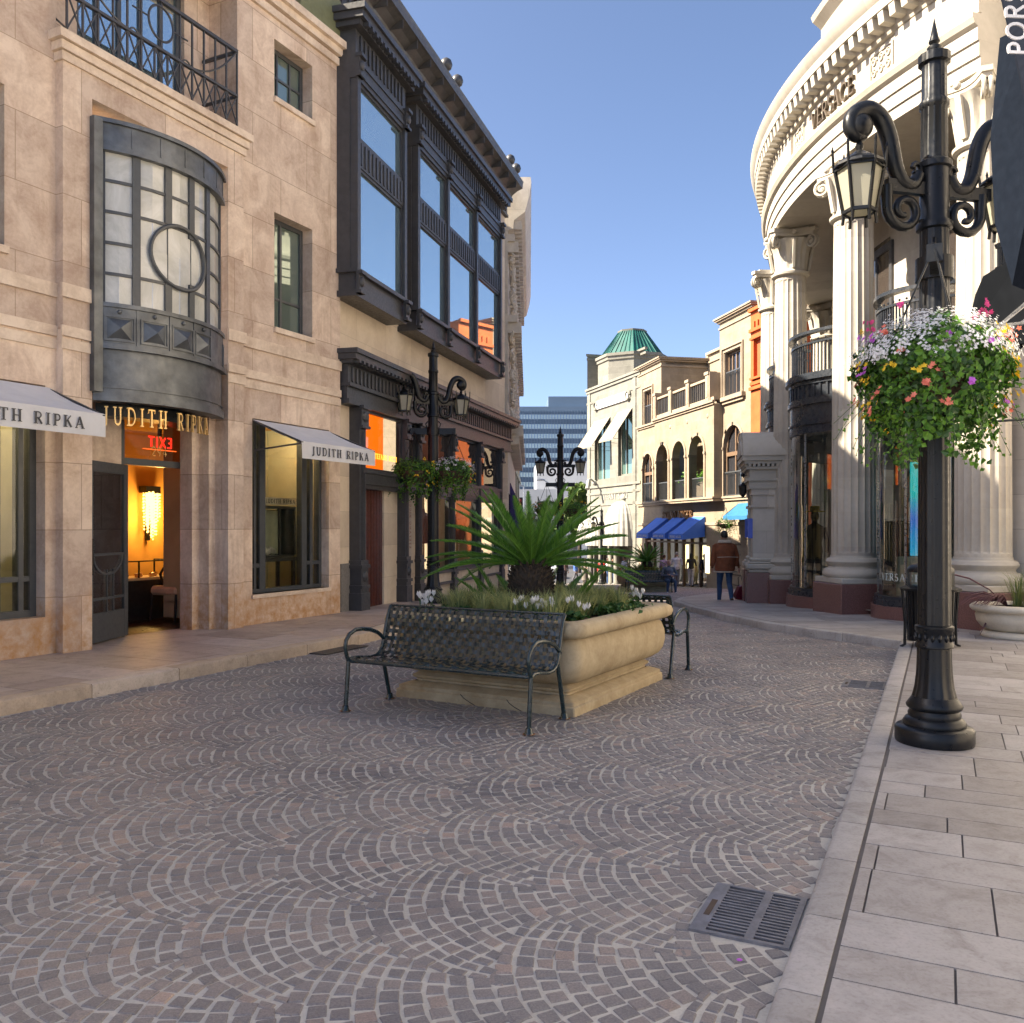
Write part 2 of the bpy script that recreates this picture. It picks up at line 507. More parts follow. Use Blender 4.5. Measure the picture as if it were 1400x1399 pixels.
# ------------------------------------------------------------------ shared materials
M_STONE = stone('pink_limestone', (.54, .405, .31), (.77, .63, .50), 1.25, .78, (.26, .18, .12), .006, .75, 2.6, (.85, (.46, .24, .09)), jstr=.7, streak=.7, bvar=.14)
M_STONE2 = stone('pink_limestone_trim', (.54, .42, .32), (.76, .63, .50), 0, 0, rough=.75, vein=2.2)
M_CREAM = stone('cream_limestone', (.62, .51, .38), (.74, .63, .49), 1.3, .62, (.36, .29, .21), .004, .75, 1.2, bump=.12, jstr=.6)
M_DARK = mat('dark_bronze_paint', (.050, .050, .054), .42, 0, .18, 8, .1, 40)
M_FRAME = mat('grey_window_metal', (.07, .075, .08), .4, .1, .12, 9)
M_PEWTER = mat('weathered_zinc', (.13, .14, .15), .45, .55, .38, 3.5, .18, 18)
M_BLACK = mat('black_gloss_paint', (.008, .009, .011), .36, 0, .15, 10, 0, 60, spec=.3, coat=.04)
M_BENCH = mat('dark_green_powder_coat', (.010, .024, .027), .24, 0, .06, 4, 0, 80, coat=.3)
M_SKYGLASS = glass_mirror('sky_reflecting_glass', (.84, .92, .92), .68, (.17, .25, .28))
M_GLASS = glass_clear('shop_glass')
M_GLASSD = glass_clear('dim_shop_glass', (.78, .80, .74), .02, .02, .9)
M_GOLD = mat('gold_letter', (.80, .52, .20), .35, .5, .05)
M_LETTER = mat('dark_letter', (.05, .05, .055), .6)
M_AWN = mat('white_canvas', (.62, .62, .63), .85, 0, .07, 3, .1, 300)
M_DARKIN = mat('dark_interior', (.02, .018, .016), .7)
M_STEEL = mat('brushed_steel', (.45, .45, .46), .3, .9, .1)


def clip_poly(poly, p, n):
    """keep the part of the polygon on the side of the line through p that n points to"""
    out = []
    for i in range(len(poly)):
        a, b = poly[i], poly[(i + 1) % len(poly)]
        da = (a[0] - p[0]) * n[0] + (a[1] - p[1]) * n[1]; db = (b[0] - p[0]) * n[0] + (b[1] - p[1]) * n[1]
        if da >= 0: out.append(a)
        if (da >= 0) != (db >= 0):
            t = da / (da - db); out.append((a[0] + (b[0] - a[0]) * t, a[1] + (b[1] - a[1]) * t))
    return out


# ------------------------------------------------------------------ kerb lines
KL = [(-9.60, -3.5), (-4.305, 7.38), (-2.02, 12.07), (-1.55, 14.0), (-1.05, 17.4), (-.15, 24), (.9, 38), (1.4, 60)]      # left kerb
KR0, KR1 = (.79 - .49 * 5, 2.79 - 5), (5.07, 11.46)                                                        # right kerb near
KRA = [(5.07, 11.46), (4.44, 12.75), (4.02, 13.9), (3.78, 15.7), (3.70, 18.3), (3.95, 21.5), (4.6, 24.2), (5.9, 27.5), (7.6, 31), (9.5, 36)]


def zl(y): return .13 + zst(y - 3)


def zr(y):
    if y < 6: return .035
    if y < 12: return .035 + (y - 6) / 6 * .085 + zst(y)
    return .12 + zst(y)


def in_poly(pts, x, y):
    """numpy even-odd test"""
    r = np.zeros(x.shape, bool); n = len(pts)
    for i in range(n):
        x0, y0 = pts[i]; x1, y1 = pts[(i + 1) % n]
        if y0 == y1: continue
        c = ((y0 > y) != (y1 > y)) & (x < (x1 - x0) * (y - y0) / (y1 - y0) + x0)
        r ^= c
    return r


aR = Vector((KR1[0] - KR0[0], KR1[1] - KR0[1], 0)).normalized(); nR = Vector((aR.y, -aR.x, 0))
GRATES = [((px(1078, 1302, 0)[1] - KR0[1]) / aR.y, .50, .385), ((px(1213, 944, 0)[1] - KR0[1]) / aR.y, .42, .40)]      # along the kerb, length, width


# ------------------------------------------------------------------ the ground sheet (bedding mortar, small setts far off)
def ground():
    t = NT('sett_bedding')
    co = t.n('TexCoord').outputs['Object']
    nz = t.n('TexNoise', {'Vector': co, 'Scale': 2.0, 'Detail': 6.0, 'Roughness': .7}).outputs[0]
    n2 = t.n('TexNoise', {'Vector': co, 'Scale': 90.0, 'Detail': 3.0}).outputs[0]
    f = t.math('ADD', t.math('MULTIPLY', nz, .6), t.math('MULTIPLY', n2, .4))
    mort = t.ramp(f, [(.35, (.37, .35, .31)), (.65, (.52, .495, .445))])
    rot = t.n('Mapping', {'Vector': co, 'Rotation': (0, 0, -.26)}).outputs[0]
    vo = t.n('TexVoronoi', {'Vector': rot, 'Scale': 11.0, 'Randomness': .45})
    ve = t.n('TexVoronoi', {'Vector': rot, 'Scale': 11.0, 'Randomness': .45}, feature='DISTANCE_TO_EDGE')
    sc = t.ramp(t.n('SeparateColor', {0: vo.outputs['Color']}).outputs[0], [(0, (.10, .085, .085)), (.5, (.17, .14, .13)), (1, (.28, .21, .19))])
    sett = t.mix(t.n('MapRange', {0: ve.outputs['Distance'], 1: .03, 2: .07}).outputs[0], mort, sc)
    far = t.math('GREATER_THAN', t.n('SeparateXYZ', {0: co}).outputs[1], 24.0)
    b = t.bsdf(Base_Color=t.mix(far, mort, sett), Roughness=.85)
    t.link(t.n('Bump', {'Height': n2, 'Strength': .3, 'Distance': .004}).outputs[0], b.inputs['Normal'])
    m_ = t.surf(b.outputs[0])
    g = MB()
    ys = [-30, -8, 0, 6, 10, 11, 12, 13, 14, 15, 16, 17, 18, 19, 20, 22, 26, 30, 40, 50, 60, 70, 90, 200, 1500]
    xs = [-900, -200, -60, -20, -10, 0, 10, 20, 60, 200, 900]
    vs = [(x, y, zst(y)) for y in ys for x in xs]
    n = len(xs)
    fs = [(j * n + i, j * n + i + 1, (j + 1) * n + i + 1, (j + 1) * n + i) for j in range(len(ys) - 1) for i in range(n - 1)]
    g.add(vs, fs)
    struct(g.build('street', m_, smooth=180))
    # asphalt of the cross street far down the hill
    a = MB(); a.quad((-200, 64, zst(64) + .004), (200, 64, zst(64) + .004), (200, 70, zst(70) + .02), (-200, 70, zst(70) + .02))
    a.quad((-200, 70, zst(70) + .02), (200, 70, zst(70) + .02), (200, 400, -2.84), (-200, 400, -2.84))
    struct(a.build('road', mat('asphalt', (.06, .06, .065), .85, 0, .2, 3, .2, 200)))


ground()


# ------------------------------------------------------------------ setts laid in overlapping fans
def setts():
    ax = math.radians(15); e = np.array((math.cos(ax), math.sin(ax))); q = np.array((-math.sin(ax), math.cos(ax)))
    R = .72; D = R / 2; pit = .08
    rs = np.random.RandomState(3)
    poly = [(-9.6 + .03, -3.5)] + [(p[0] + .015, p[1]) for p in KL[1:6]] + [(3.98, 24), (3.95, 21.5)] + [(p[0] - .012, p[1]) for p in KRA[:5][::-1]] + [(5.05, 11.46), (KR0[0] - .02, KR0[1])]
    # candidate setts of one fan (polar about its centre; the crown points to -e)
    base = []                                   # rows of equal curvature, each one sett nearer the tail of the fan
    for k in range(16):
        r = R - pit / 2; n = int(round(PI * r / (pit * .97)))
        for j in range(n):
            th = PI / 2 + PI * (j + .5 + .5 * (k % 2)) / n
            if th < 1.5 * PI and (abs(math.cos(th)) > .56 or k % 2 == 0): base.append((k * pit + r * math.cos(th), r * math.sin(th), th, PI * r / n))
    base = np.array(base)
    out = []
    for ir in range(-20, 90):
        for jc in range(-14, 30):
            ce = ir * D; cq = (jc * 2 + (ir % 2)) * R
            c = e * ce + q * cq
            if not (-8 < c[0] < 8 and 1.2 < c[1] < 27): continue
            if abs(c[0]) > .62 * c[1] + 1.2: continue
            th = base[:, 2]
            pe = ce + base[:, 0]; pq = cq + base[:, 1]
            keep = base[:, 0] ** 2 + base[:, 1] ** 2 < (R + .005) ** 2
            for d in range(1, 4):                      # fans laid over this one
                for o in (-2, -1, 0, 1, 2):
                    if (o + d) % 2: continue
                    keep &= (pe - ce - d * D) ** 2 + (pq - cq - o * R) ** 2 > (R - .022) ** 2
            for i in np.nonzero(keep)[0]:
                out.append((pe[i], pq[i], th[i], base[i, 3]))
    A = np.array(out)
    X = A[:, 0] * e[0] + A[:, 1] * q[0]; Y = A[:, 0] * e[1] + A[:, 1] * q[1]
    k = in_poly(poly, X, Y) & (np.abs(X) < .6 * Y + .6) & (Y > 1.8)
    gr = [((2.22, 4.05), .50, .44), ((3.9, 8.72), .36, .24)]
    S_ = (X - KR0[0]) * aR[0] + (Y - KR0[1]) * aR[1]; W_ = -((X - KR0[0]) * aR[1] - (Y - KR0[1]) * aR[0])
    for gs, gl, gw in GRATES: k &= ~((S_ > gs - .02) & (S_ < gs + gl + .02) & (W_ < gw + .02))
    A = A[k]; X = X[k]; Y = Y[k]
    N = len(A)
    ang = A[:, 2] + ax
    rad = np.stack([np.cos(ang), np.sin(ang)], 1); tan = np.stack([-np.sin(ang), np.cos(ang)], 1)
    jl = 1.0
    hw = (A[:, 3] / 2 - .0055) * (1 + rs.uniform(-.08, .06, N)); ct = np.abs(np.cos(A[:, 2])); hr = (pit * np.where(ct > .56, ct, np.minimum(2 * ct, 1.05)) / 2 - .0056).clip(.012, .05) * (1 + rs.uniform(-.1, .06, N))
    P = np.stack([X, Y], 1) + rs.uniform(-.004, .004, (N, 2))
    h = .0048 + rs.uniform(-.0014, .0014, N)
    zg = np.array([zst(y) for y in Y])
    V = np.zeros((N, 8, 3))
    for c, (sr, st) in enumerate(((-1, -1), (1, -1), (1, 1), (-1, 1))):
        jx = rs.uniform(-.005, .005, (N, 2))
        for l, ins in ((0, 0.0), (1, .0045)):
            w = P + rad * (sr * (hr - ins))[:, None] + tan * (st * (hw - ins))[:, None] + jx
            V[:, c + 4 * l, :2] = w
            V[:, c + 4 * l, 2] = zg - .002 if l == 0 else zg + h + rs.uniform(-.0009, .0009, N)
    F = np.array([(4, 5, 6, 7), (0, 1, 5, 4), (1, 2, 6, 5), (2, 3, 7, 6), (3, 0, 4, 7)])
    # orientation: radial x tangent is +z
    faces = (F[None] + (np.arange(N) * 8)[:, None, None]).reshape(-1, 4)
    me = bpy.data.meshes.new('cobblestones')
    me.vertices.add(N * 8); me.vertices.foreach_set('co', V.reshape(-1))
    me.loops.add(len(faces) * 4); me.loops.foreach_set('vertex_index', faces.reshape(-1).astype(np.int32))
    me.polygons.add(len(faces)); me.polygons.foreach_set('loop_start', np.arange(0, len(faces) * 4, 4, dtype=np.int32))
    me.polygons.foreach_set('use_smooth', np.zeros(len(faces), bool))
    me.update(calc_edges=True); me.validate()
    t = NT('porphyry_sett')
    co = t.n('TexCoord').outputs['Object']
    ri = t.n('NewGeometry').outputs['Random Per Island']
    c = t.ramp(ri, [(0, (.175, .165, .166)), (.3, (.20, .187, .183)), (.62, (.228, .207, .20)), (.93, (.255, .222, .205)), (.98, (.29, .235, .205)), (1, (.34, .27, .235))])
    nz = t.n('TexNoise', {'Vector': co, 'Scale': 140.0, 'Detail': 4.0, 'Roughness': .7}).outputs[0]
    big = t.n('TexNoise', {'Vector': co, 'Scale': .8, 'Detail': 4.0}).outputs[0]
    c = t.mix(1.0, c, t.ramp(nz, [(.3, (.7, .7, .72)), (.7, (1.3, 1.28, 1.25))]), 'MULTIPLY')
    c = t.mix(1.0, c, t.ramp(big, [(.34, (.76, .76, .79)), (.5, (1, 1, 1)), (.66, (1.14, 1.11, 1.07))]), 'MULTIPLY')
    b = t.bsdf(Base_Color=c, Roughness=.52)
    b.inputs['Specular IOR Level'].default_value = .45
    t.link(t.n('Bump', {'Height': nz, 'Strength': .35, 'Distance': .006}).outputs[0], b.inputs['Normal'])
    me.materials.append(t.surf(b.outputs[0]))
    o = bpy.data.objects.new('cobblestones', me); COL.objects.link(o); struct(o)
    return N


NSETT = setts()


# ------------------------------------------------------------------ pavements and kerbs
def slab_mat(name, stops, spec=.35, rough=.55):
    t = NT(name)
    co = t.n('TexCoord').outputs['Object']
    ri = t.n('NewGeometry').outputs['Random Per Island']
    c = t.ramp(ri, stops)
    nz = t.n('TexNoise', {'Vector': co, 'Scale': 5.0, 'Detail': 9.0, 'Roughness': .72, 'Distortion': .7}).outputs[0]
    c = t.mix(1.0, c, t.ramp(nz, [(.32, (.74, .72, .7)), (.5, (1, 1, 1)), (.7, (1.14, 1.12, 1.12))]), 'MULTIPLY')
    sp = t.n('TexNoise', {'Vector': co, 'Scale': 55.0, 'Detail': 3.0, 'Roughness': .6}).outputs[0]
    c = t.mix(1.0, c, t.ramp(sp, [(.3, (.84, .83, .82)), (.5, (1, 1, 1))]), 'MULTIPLY')
    vo = t.n('TexVoronoi', {'Vector': co, 'Scale': 2.6, 'Randomness': 1.0})       # trodden-in spots
    spot = t.math('MULTIPLY', t.math('LESS_THAN', vo.outputs['Distance'], t.math('MULTIPLY', t.n('SeparateColor', {0: vo.outputs['Color']}).outputs[0], .055)), t.math('GREATER_THAN', t.n('SeparateColor', {0: vo.outputs['Color']}).outputs[1], .45))
    c = t.mix(t.math('MULTIPLY', spot, .6), c, (.10, .09, .085))
    gr = t.n('TexNoise', {'Vector': co, 'Scale': 1.3, 'Detail': 8.0, 'Roughness': .75}).outputs[0]
    c = t.mix(t.n('MapRange', {0: gr, 1: .52, 2: .7, 3: 0.0, 4: .4}).outputs[0], c, (.17, .15, .13))
    b = t.bsdf(Base_Color=c, Roughness=rough)
    b.inputs['Specular IOR Level'].default_value = spec
    t.link(t.n('Bump', {'Height': sp, 'Strength': .12, 'Distance': .006}).outputs[0], b.inputs['Normal'])
    return t.surf(b.outputs[0])


M_SLABR = slab_mat('grey_travertine_slab', [(0, (.27, .248, .235)), (.4, (.32, .297, .28)), (.7, (.36, .337, .322)), (1, (.40, .377, .363))])
M_SLABL = slab_mat('rose_travertine_slab', [(0, (.36, .285, .24)), (.5, (.44, .355, .305)), (1, (.5, .42, .375))])
M_KERB = slab_mat('kerb_stone', [(0, (.46, .36, .26)), (.5, (.52, .42, .32)), (1, (.56, .47, .38))], rough=.7)
M_KERBR = slab_mat('grey_kerb_stone', [(0, (.34, .32, .30)), (.5, (.39, .37, .345)), (1, (.43, .405, .385))], rough=.7)
M_JOINT = mat('slab_joint', (.15, .135, .125), .9)


def slabs(name, o, a, w0, w1, s0, s1, rows, lens, zf, m_, clips, seed, gap=.007):
    """slabs laid in rows across direction a, clipped by half-planes"""
    r = random.Random(seed); a = Vector((*a, 0)).normalized(); b = Vector((a.y, -a.x, 0))
    g = MB(); s = s0
    while s < s1:
        d = r.choice(rows); w = w0 - r.random() * lens[1]
        while w < w1:
            l = r.uniform(*lens)
            c = [(s + gap / 2, w + gap / 2), (s + gap / 2, w + l - gap / 2), (s + d - gap / 2, w + l - gap / 2), (s + d - gap / 2, w + gap / 2)]
            P = [(o[0] + a.x * q[0] + b.x * q[1], o[1] + a.y * q[0] + b.y * q[1]) for q in c]
            for (p, n) in clips + [((o[0] + b.x * w1, o[1] + b.y * w1), (-b.x, -b.y))]:
                P = clip_poly(P, p, n) if len(P) > 2 else []
            if len(P) > 2:
                k = len(P); j = r.uniform(-.0006, .0006)
                vs = [(x, y, zf(y) + j) for x, y in P] + [(x, y, zf(y) - .02) for x, y in P]
                g.add(vs, [tuple(range(k))] + [(i, k + i, k + (i + 1) % k, (i + 1) % k) for i in range(k)])
            w += l
        s += d
    return struct(g.build(name, m_))


def strip(name, left, right, zf, m_, drop):
    """a bed between two polylines"""
    g = MB(); n = len(left)
    vs = [(x, y, zf(y) - drop) for x, y in left] + [(x, y, zf(y) - drop) for x, y in right]
    g.add(vs, [(i, n + i, n + i + 1, i + 1) for i in range(n - 1)])
    return struct(g.build(name, m_))


def kerbline(name, pts, side, width, length, zf, m_, b=.014, rise=None):
    """kerb stones one after the other; side +1 = pavement lies to the right of the line"""
    g = MB()
    P = [Vector((*p, 0)) for p in pts]
    L = [0]
    for i in range(len(P) - 1): L.append(L[-1] + (P[i + 1] - P[i]).length)

    def at(s):
        s = max(0, min(L[-1], s))
        for i in range(len(P) - 1):
            if s <= L[i + 1] + 1e-9:
                t = (s - L[i]) / (L[i + 1] - L[i]); d = (P[i + 1] - P[i]).normalized()
                return P[i].lerp(P[i + 1], t), d
        return P[-1], (P[-1] - P[-2]).normalized()
    s = 0; r = random.Random(5)
    while s < L[-1]:
        l = length * r.uniform(.9, 1.1); e = min(s + l, L[-1]); ring = []
        k = max(2, int((e - s) / .35) + 1)
        for i in range(k + 1):
            q, d = at(s + .004 + (e - s - .008) * i / k)
            nn = Vector((d.y, -d.x, 0)) * side
            zt = zf(q.y)
            prof = [(0, -.25), (0, -b), (b * .4, -b * .35), (b * 1.2, 0), (width - .004, 0), (width - .004, -.25)]
            ring.append([(q.x + nn.x * w, q.y + nn.y * w, zt + h) for w, h in prof])
        n = 6; vs = [p for g_ in ring for p in g_]
        fs = [(i * n + j, i * n + j + 1, (i + 1) * n + j + 1, (i + 1) * n + j) for i in range(k) for j in range(n - 1)]
        fs += [tuple(range(n)), tuple(k * n + j for j in range(n))]
        g.add(vs, fs); s = e
    return struct(g.build(name, m_, smooth=35))


# left pavement
aL = Vector((.4875, 1, 0)).normalized(); nL = Vector((aL.y, -aL.x, 0))
kerbline('kerb', KL, -1, .2, 1.05, zl, M_KERB)
inl = [(p[0] - .2 * nL.x, p[1] - .2 * nL.y) for p in KL]
strip('pavement_bed', [(-16, -3.5), (-11, 7.38), (-8, 12), (-7, 14), (-6, 17.4), (-5, 24), (-4, 38), (-4, 60)], inl, zl, M_JOINT, .006)
slabs('left_pavement', (-4.305, 7.38), (aL.x, aL.y), -3.4, -.2, -8.5, 4.7, [.42, .6, .6], (.7, 1.5), zl, M_SLABL, [], 2, .006)
slabs('left_pavement', (-2.02, 12.07), (.20, 1), -3.2, -.2, .03, 14, [.42, .6, .6], (.7, 1.5), zl, M_SLABL, [((-2.02 - .4875 * 0, 12.07), (aL.x, aL.y))], 4, .006)
# right pavement: near part, straight kerb running to the corner
kerbline('kerb', [KR0, KR1], 1, .15, .62, zr, M_KERBR, .022)
kr_in = [(KR0[0] + nR.x * .166, KR0[1] + nR.y * .166)]
slabs('right_pavement', KR0, (aR.x, aR.y), -.6, 9, 0, 22, [.26, .34, .34, .5], (.42, 1.15), zr, M_SLABR, [(kr_in[0], (nR.x, nR.y))], 9, .009)
g = MB(); f_ = lambda s, w: (KR0[0] + aR.x * s + nR.x * w, KR0[1] + aR.y * s + nR.y * w)
ys_ = [f_(s, .14) for s in (0, 4, 8, 9.5, 11, 12, 13, 14, 15.3, 17, 19, 22)]; yr_ = [f_(s, 14) for s in (0, 4, 8, 9.5, 11, 12, 13, 14, 15.3, 17, 19, 22)]
g.add([(x, y, zr(y) - .01) for x, y in ys_] + [(x, y, zr(yy[1]) - .01) for (x, y), yy in zip(yr_, ys_)], [(i, 12 + i, 13 + i, i + 1) for i in range(11)])
struct(g.build('pavement_bed', M_JOINT))
# right pavement: the rounded part in front of the rotunda
kerbline('kerb', KRA, 1, .16, .95, zr, M_KERBR, .02)
strip('pavement_bed', [(p[0] + .1, p[1] + .05) for p in KRA], [(12, y) for y in (9, 10, 11, 13, 16, 20, 24, 28, 33, 40)], zr, M_JOINT, .02)
g = MB()
arc_in = [(p[0] + .17, p[1] + .02) for p in KRA[1:]]
ex = [f_(15.3 + (p[1] - 11.46) * 1.1, .1) for p in KRA[1:]]
for sub in (0,):
    r_ = random.Random(11); y = 11.62
    arc = [(KRA[0][0] + .17, KRA[0][1])] + arc_in
    def arc_x(y):
        for i in range(len(arc) - 1):
            if arc[i][1] <= y <= arc[i + 1][1]:
                t_ = (y - arc[i][1]) / (arc[i + 1][1] - arc[i][1]); return arc[i][0] + t_ * (arc[i + 1][0] - arc[i][0])
        return arc[-1][0]
    while y < 35:
        xend = lambda q: min(10.5, KR1[0] + (q - KR1[1]) * .495 + .17) if q < 20 else 11
        d = r_.choice([.3, .45, .45]); x = arc_x(y + d / 2); xe = xend(y)
        first = True
        while x < xe:
            l = r_.uniform(.5, 1.2); a_, b_ = x + .004, min(x + l, xe) - .004
            a0_ = arc_x(y) + .004 if first else a_; a1_ = arc_x(y + d) + .004 if first else a_
            if b_ > a_ + .02:
                vs = [(a0_, y + .004, zr(y) + .001), (b_, y + .004, zr(y) + .001), (xend(y + d) if x + l >= xe else b_, y + d - .004, zr(y + d) + .001), (a1_, y + d - .004, zr(y + d) + .001)]
                g.add(vs, [(0, 1, 2, 3)])
            x += l; first = False
        y += d
struct(g.build('right_pavement', M_SLABR))
# ================================================================== the pink stone jewellery shop (left)
L = Frame((-3.88, 13.13), (.4875, 1))
uS = L.s
LB = thing('stone_building', 'tall pink limestone shop building with a curved zinc bay window over its open doorway', 'building', (*L.o, 0), L.rot)


def framed(parent, x0, x1, z0, z1, y, cols=(), rows=(), fw=.05, fd=.07, fm=None, gm=None, name='window', gy=.03, skip=None):
    """a window: its frame with glazing bars (part) and one pane of glass (sub-part)"""
    fm = fm or M_FRAME; gm = gm or M_GLASS
    g = MB()
    g.box(x0, x0 + fw, y, y + fd, z0, z1); g.box(x1 - fw, x1, y, y + fd, z0, z1)
    g.box(x0 + fw, x1 - fw, y, y + fd, z0, z0 + fw); g.box(x0 + fw, x1 - fw, y, y + fd, z1 - fw, z1)
    for c, w in cols: g.box(c - w / 2, c + w / 2, y + .004, y + fd - .004, z0 + fw, z1 - fw)
    for z, w, a, b in rows: g.box(a if a is not None else x0 + fw, b if b is not None else x1 - fw, y + .008, y + fd - .008, z - w / 2, z + w / 2)
    w = g.build(name, fm, parent)
    p = MB(); p.quad((x0 + fw * .5, y + gy, z0 + fw * .5), (x1 - fw * .5, y + gy, z0 + fw * .5), (x1 - fw * .5, y + gy, z1 - fw * .5), (x0 + fw * .5, y + gy, z1 - fw * .5))
    p.build('pane', gm, w, fixn=False)
    return w


OFFC = .12
xA, xB = uS(86, OFFC), uS(333, OFFC)               # projecting centre
xo0, xo1 = uS(126, OFFC), uS(312, OFFC)            # its tall opening
xE = uS(465)
rw0, rw1 = uS(345), uS(450); lw1 = uS(62); lw0 = lw1 - (rw1 - rw0)
sw0, sw1 = uS(375), uS(427)
ZT = 9.75
g = MB()
g.wall(xB, xE, -.4, ZT, 0, .32, [(rw0, rw1, .58, 3.22), (sw0, sw1, 4.68, 6.46), (sw0, sw1, 8.24, 9.14)])
lu1 = uS(6)
g.wall(-14, xA, -.4, ZT, 0, .32, [(lw0, lw1, .56, 3.22), (lu1 - 1.0, lu1, 4.68, 6.46), (lu1 - 1.0, lu1, 8.24, 9.14)])
g.wall(xA, xB, -.4, 7.12, -OFFC, .12, [(xo0, xo1, -.4, 6.72)])
# stepped reveals behind the opening and the door wall
dS0, dS1 = uS(166, -.53), uS(268, -.53)
g.wall(xA, xB, -.4, 7.12, .1205, .30, [(xo0 + .0, xo1 - .13, -.4, 3.25), (xo0 + .12, xo1 - .1, 3.9, 6.72)])
g.wall(xA, xB, -.4, 3.6, .3005, .53, [(xo0 + .06, xo1 - .27, -.4, 3.2)])
g.wall(xA, xB, -.4, 3.6, .5305, .62, [(dS0, dS1, -.4, 3.16)])
# balcony recess
g.box(xA + .06, xB - .06, -.08, .9, 7.121, 7.2)
bw0, bw1 = uS(105, -.55), uS(252, -.55)
g.wall(xA, xB, 7.2, ZT, .55, .8, [(bw0, bw1, 7.45, 9.6)])
g.box(xB - .002, xB + .1, .321, .8, 7.0, ZT); g.box(xA - .1, xA, .321, .8, 7.0, ZT)
g.box(-14, xA, .33, 6, 9.0, ZT - .01); g.box(-14, xE, .8, 7, ZT - .3, ZT - .02)
g.box(-14, uS(372), .0, 6, ZT + .125, 12.6)  # unseen upper storey, added to cast shade over the right pavement
g.build('wall', M_STONE, LB)
# shallow pilaster strips, string courses, cornices
g = MB()
for (z, d) in ((4.26, .035), (3.81, .03), (3.66, .02)):
    h = .16 if z > 4 else .12
    g.box(xB + .001, xE, -d, -.001, z, z + h)
    g.box(-14, xA - .001, -d, -.001, z, z + h)
    g.box(xA - .03, xo0 + .03, -OFFC - d, -OFFC - .001, z, z + h)
    g.box(xo1 - .02, xB + .03, -OFFC - d, -OFFC - .001, z, z + h)
for i, (z, d) in enumerate(((7.0, .03), (7.11, .06), (7.22, .10))):
    g.box(xA - d, xB + d, -OFFC - d, -.001 if i < 2 else -.001, z, z + .1)
for i, (z, d) in enumerate(((9.45, .05), (9.6, .1), (9.72, .17))):
    g.box(-14, xE + .05, -d, -.001, z, z + .12)
g.build('moulding', M_STONE2, LB)
# sills
g = MB()
g.box(rw0 - .02, rw1 + .02, -.03, .25, .52, .58); g.build('sill', M_STONE2, LB)
g = MB(); g.box(sw0 - .02, sw1 + .03, -.045, .26, 4.60, 4.68); g.build('sill', M_STONE2, LB)
g = MB(); g.box(sw0 - .02, sw1 + .03, -.045, .26, 8.16, 8.24); g.build('sill', M_STONE2, LB)
g = MB(); g.box(lu1 - 1.03, lu1 + .03, -.045, .26, 4.60, 4.68); g.build('sill', M_STONE2, LB)
# small windows
M_PALE = glass_mirror('pale_green_glazing', (.62, .72, .66), .35, (.13, .17, .15))
wx = sw1 - sw0
framed(LB, sw0, sw1, 4.68, 6.46, .2, [(sw0 + wx * .42, .05)], [(5.2, .04, None, None)], .07, gm=M_PALE)
framed(LB, sw0, sw1, 8.24, 9.14, .2, [(sw0 + wx * .33, .035), (sw0 + wx * .66, .035)], [(8.7, .035, None, None)], .07, gm=M_PALE)
framed(LB, lu1 - 1, lu1, 4.68, 6.46, .2, [(lu1 - .5, .05)], [(5.2, .04, None, None)], .07, gm=M_PALE)
framed(LB, bw0, bw1, 7.45, 9.6, .62, [(bw0 + (bw1 - bw0) * k, .06) for k in (.2, .4, .6, .8)], [], .08, gm=M_SKYGLASS)
# shop windows
rwW = rw1 - rw0
framed(LB, rw0, rw1, .58, 3.22, .16, [(rw0 + .13 * rwW, .05), (rw0 + .22 * rwW, .13), (rw0 + .76 * rwW, .12), (rw0 + .86 * rwW, .07)],
       [(1.0, .06, None, rw0 + .2 * rwW), (1.0, .06, rw0 + .8 * rwW, None)], .06, .12, gm=M_GLASSD)
framed(LB, lw0, lw1, .56, 3.22, .16, [(lw0 + .13 * rwW, .05), (lw0 + .24 * rwW, .1), (lw0 + .74 * rwW, .1), (lw0 + .9 * rwW, .06)],
       [(1.0, .06, None, None)], .08, .12, gm=M_GLASSD)
# rooms behind the shop windows
M_OLIVE = mat('olive_display_wall', (.36, .33, .22), .8, 0, .2, 1.2)
for a, b in ((rw0 - .25, rw1 + .25), (lw0 - .3, lw1 + .3)):
    g = MB(); g.box(a, b, 1.5, 1.56, .2, 3.5); g.box(a, a + .05, .33, 1.5, .2, 3.5); g.box(b - .05, b, .33, 1.5, .2, 3.5)
    g.box(a, b, .33, 1.5, .42, .46); g.box(a, b, .33, 1.5, 3.4, 3.45)
    dr = g.build('display_room', M_OLIVE, LB)
    for q in (.3, .7):                          # ceiling spots of the display
        x = a + (b - a) * q; g = MB(); g.lathe([(0, 3.37), (.05, 3.37), (.06, 3.4)], 10, (x, .8, 0)); sp_ = g.build('ceiling_spot', emit('spot_glow', (1, .8, .5), 1.5), dr)
        ll = bpy.data.lights.new('spot_light', 'POINT'); ll.energy = 5; ll.color = (1, .82, .52); ll.shadow_soft_size = .06
        lo = bpy.data.objects.new('spot_light', ll); COL.objects.link(lo); lo.location = (x, .8, 3.25); lo.parent = sp_

# ---- curved zinc bay
cx0, cx1 = uS(127, .05), uS(299, .05); cw = cx1 - cx0; hs = .38
Rb = (cw * cw / 4 + hs * hs) / (2 * hs); bcx = (cx0 + cx1) / 2; bcy = -.05 - hs + Rb
th = math.asin(cw / 2 / Rb)


def bay(t, z, o=0.0):
    """t -1..1 across the bay"""
    a = -PI / 2 + t * th
    return (bcx + (Rb + o) * math.cos(a), bcy + (Rb + o) * math.sin(a), z)


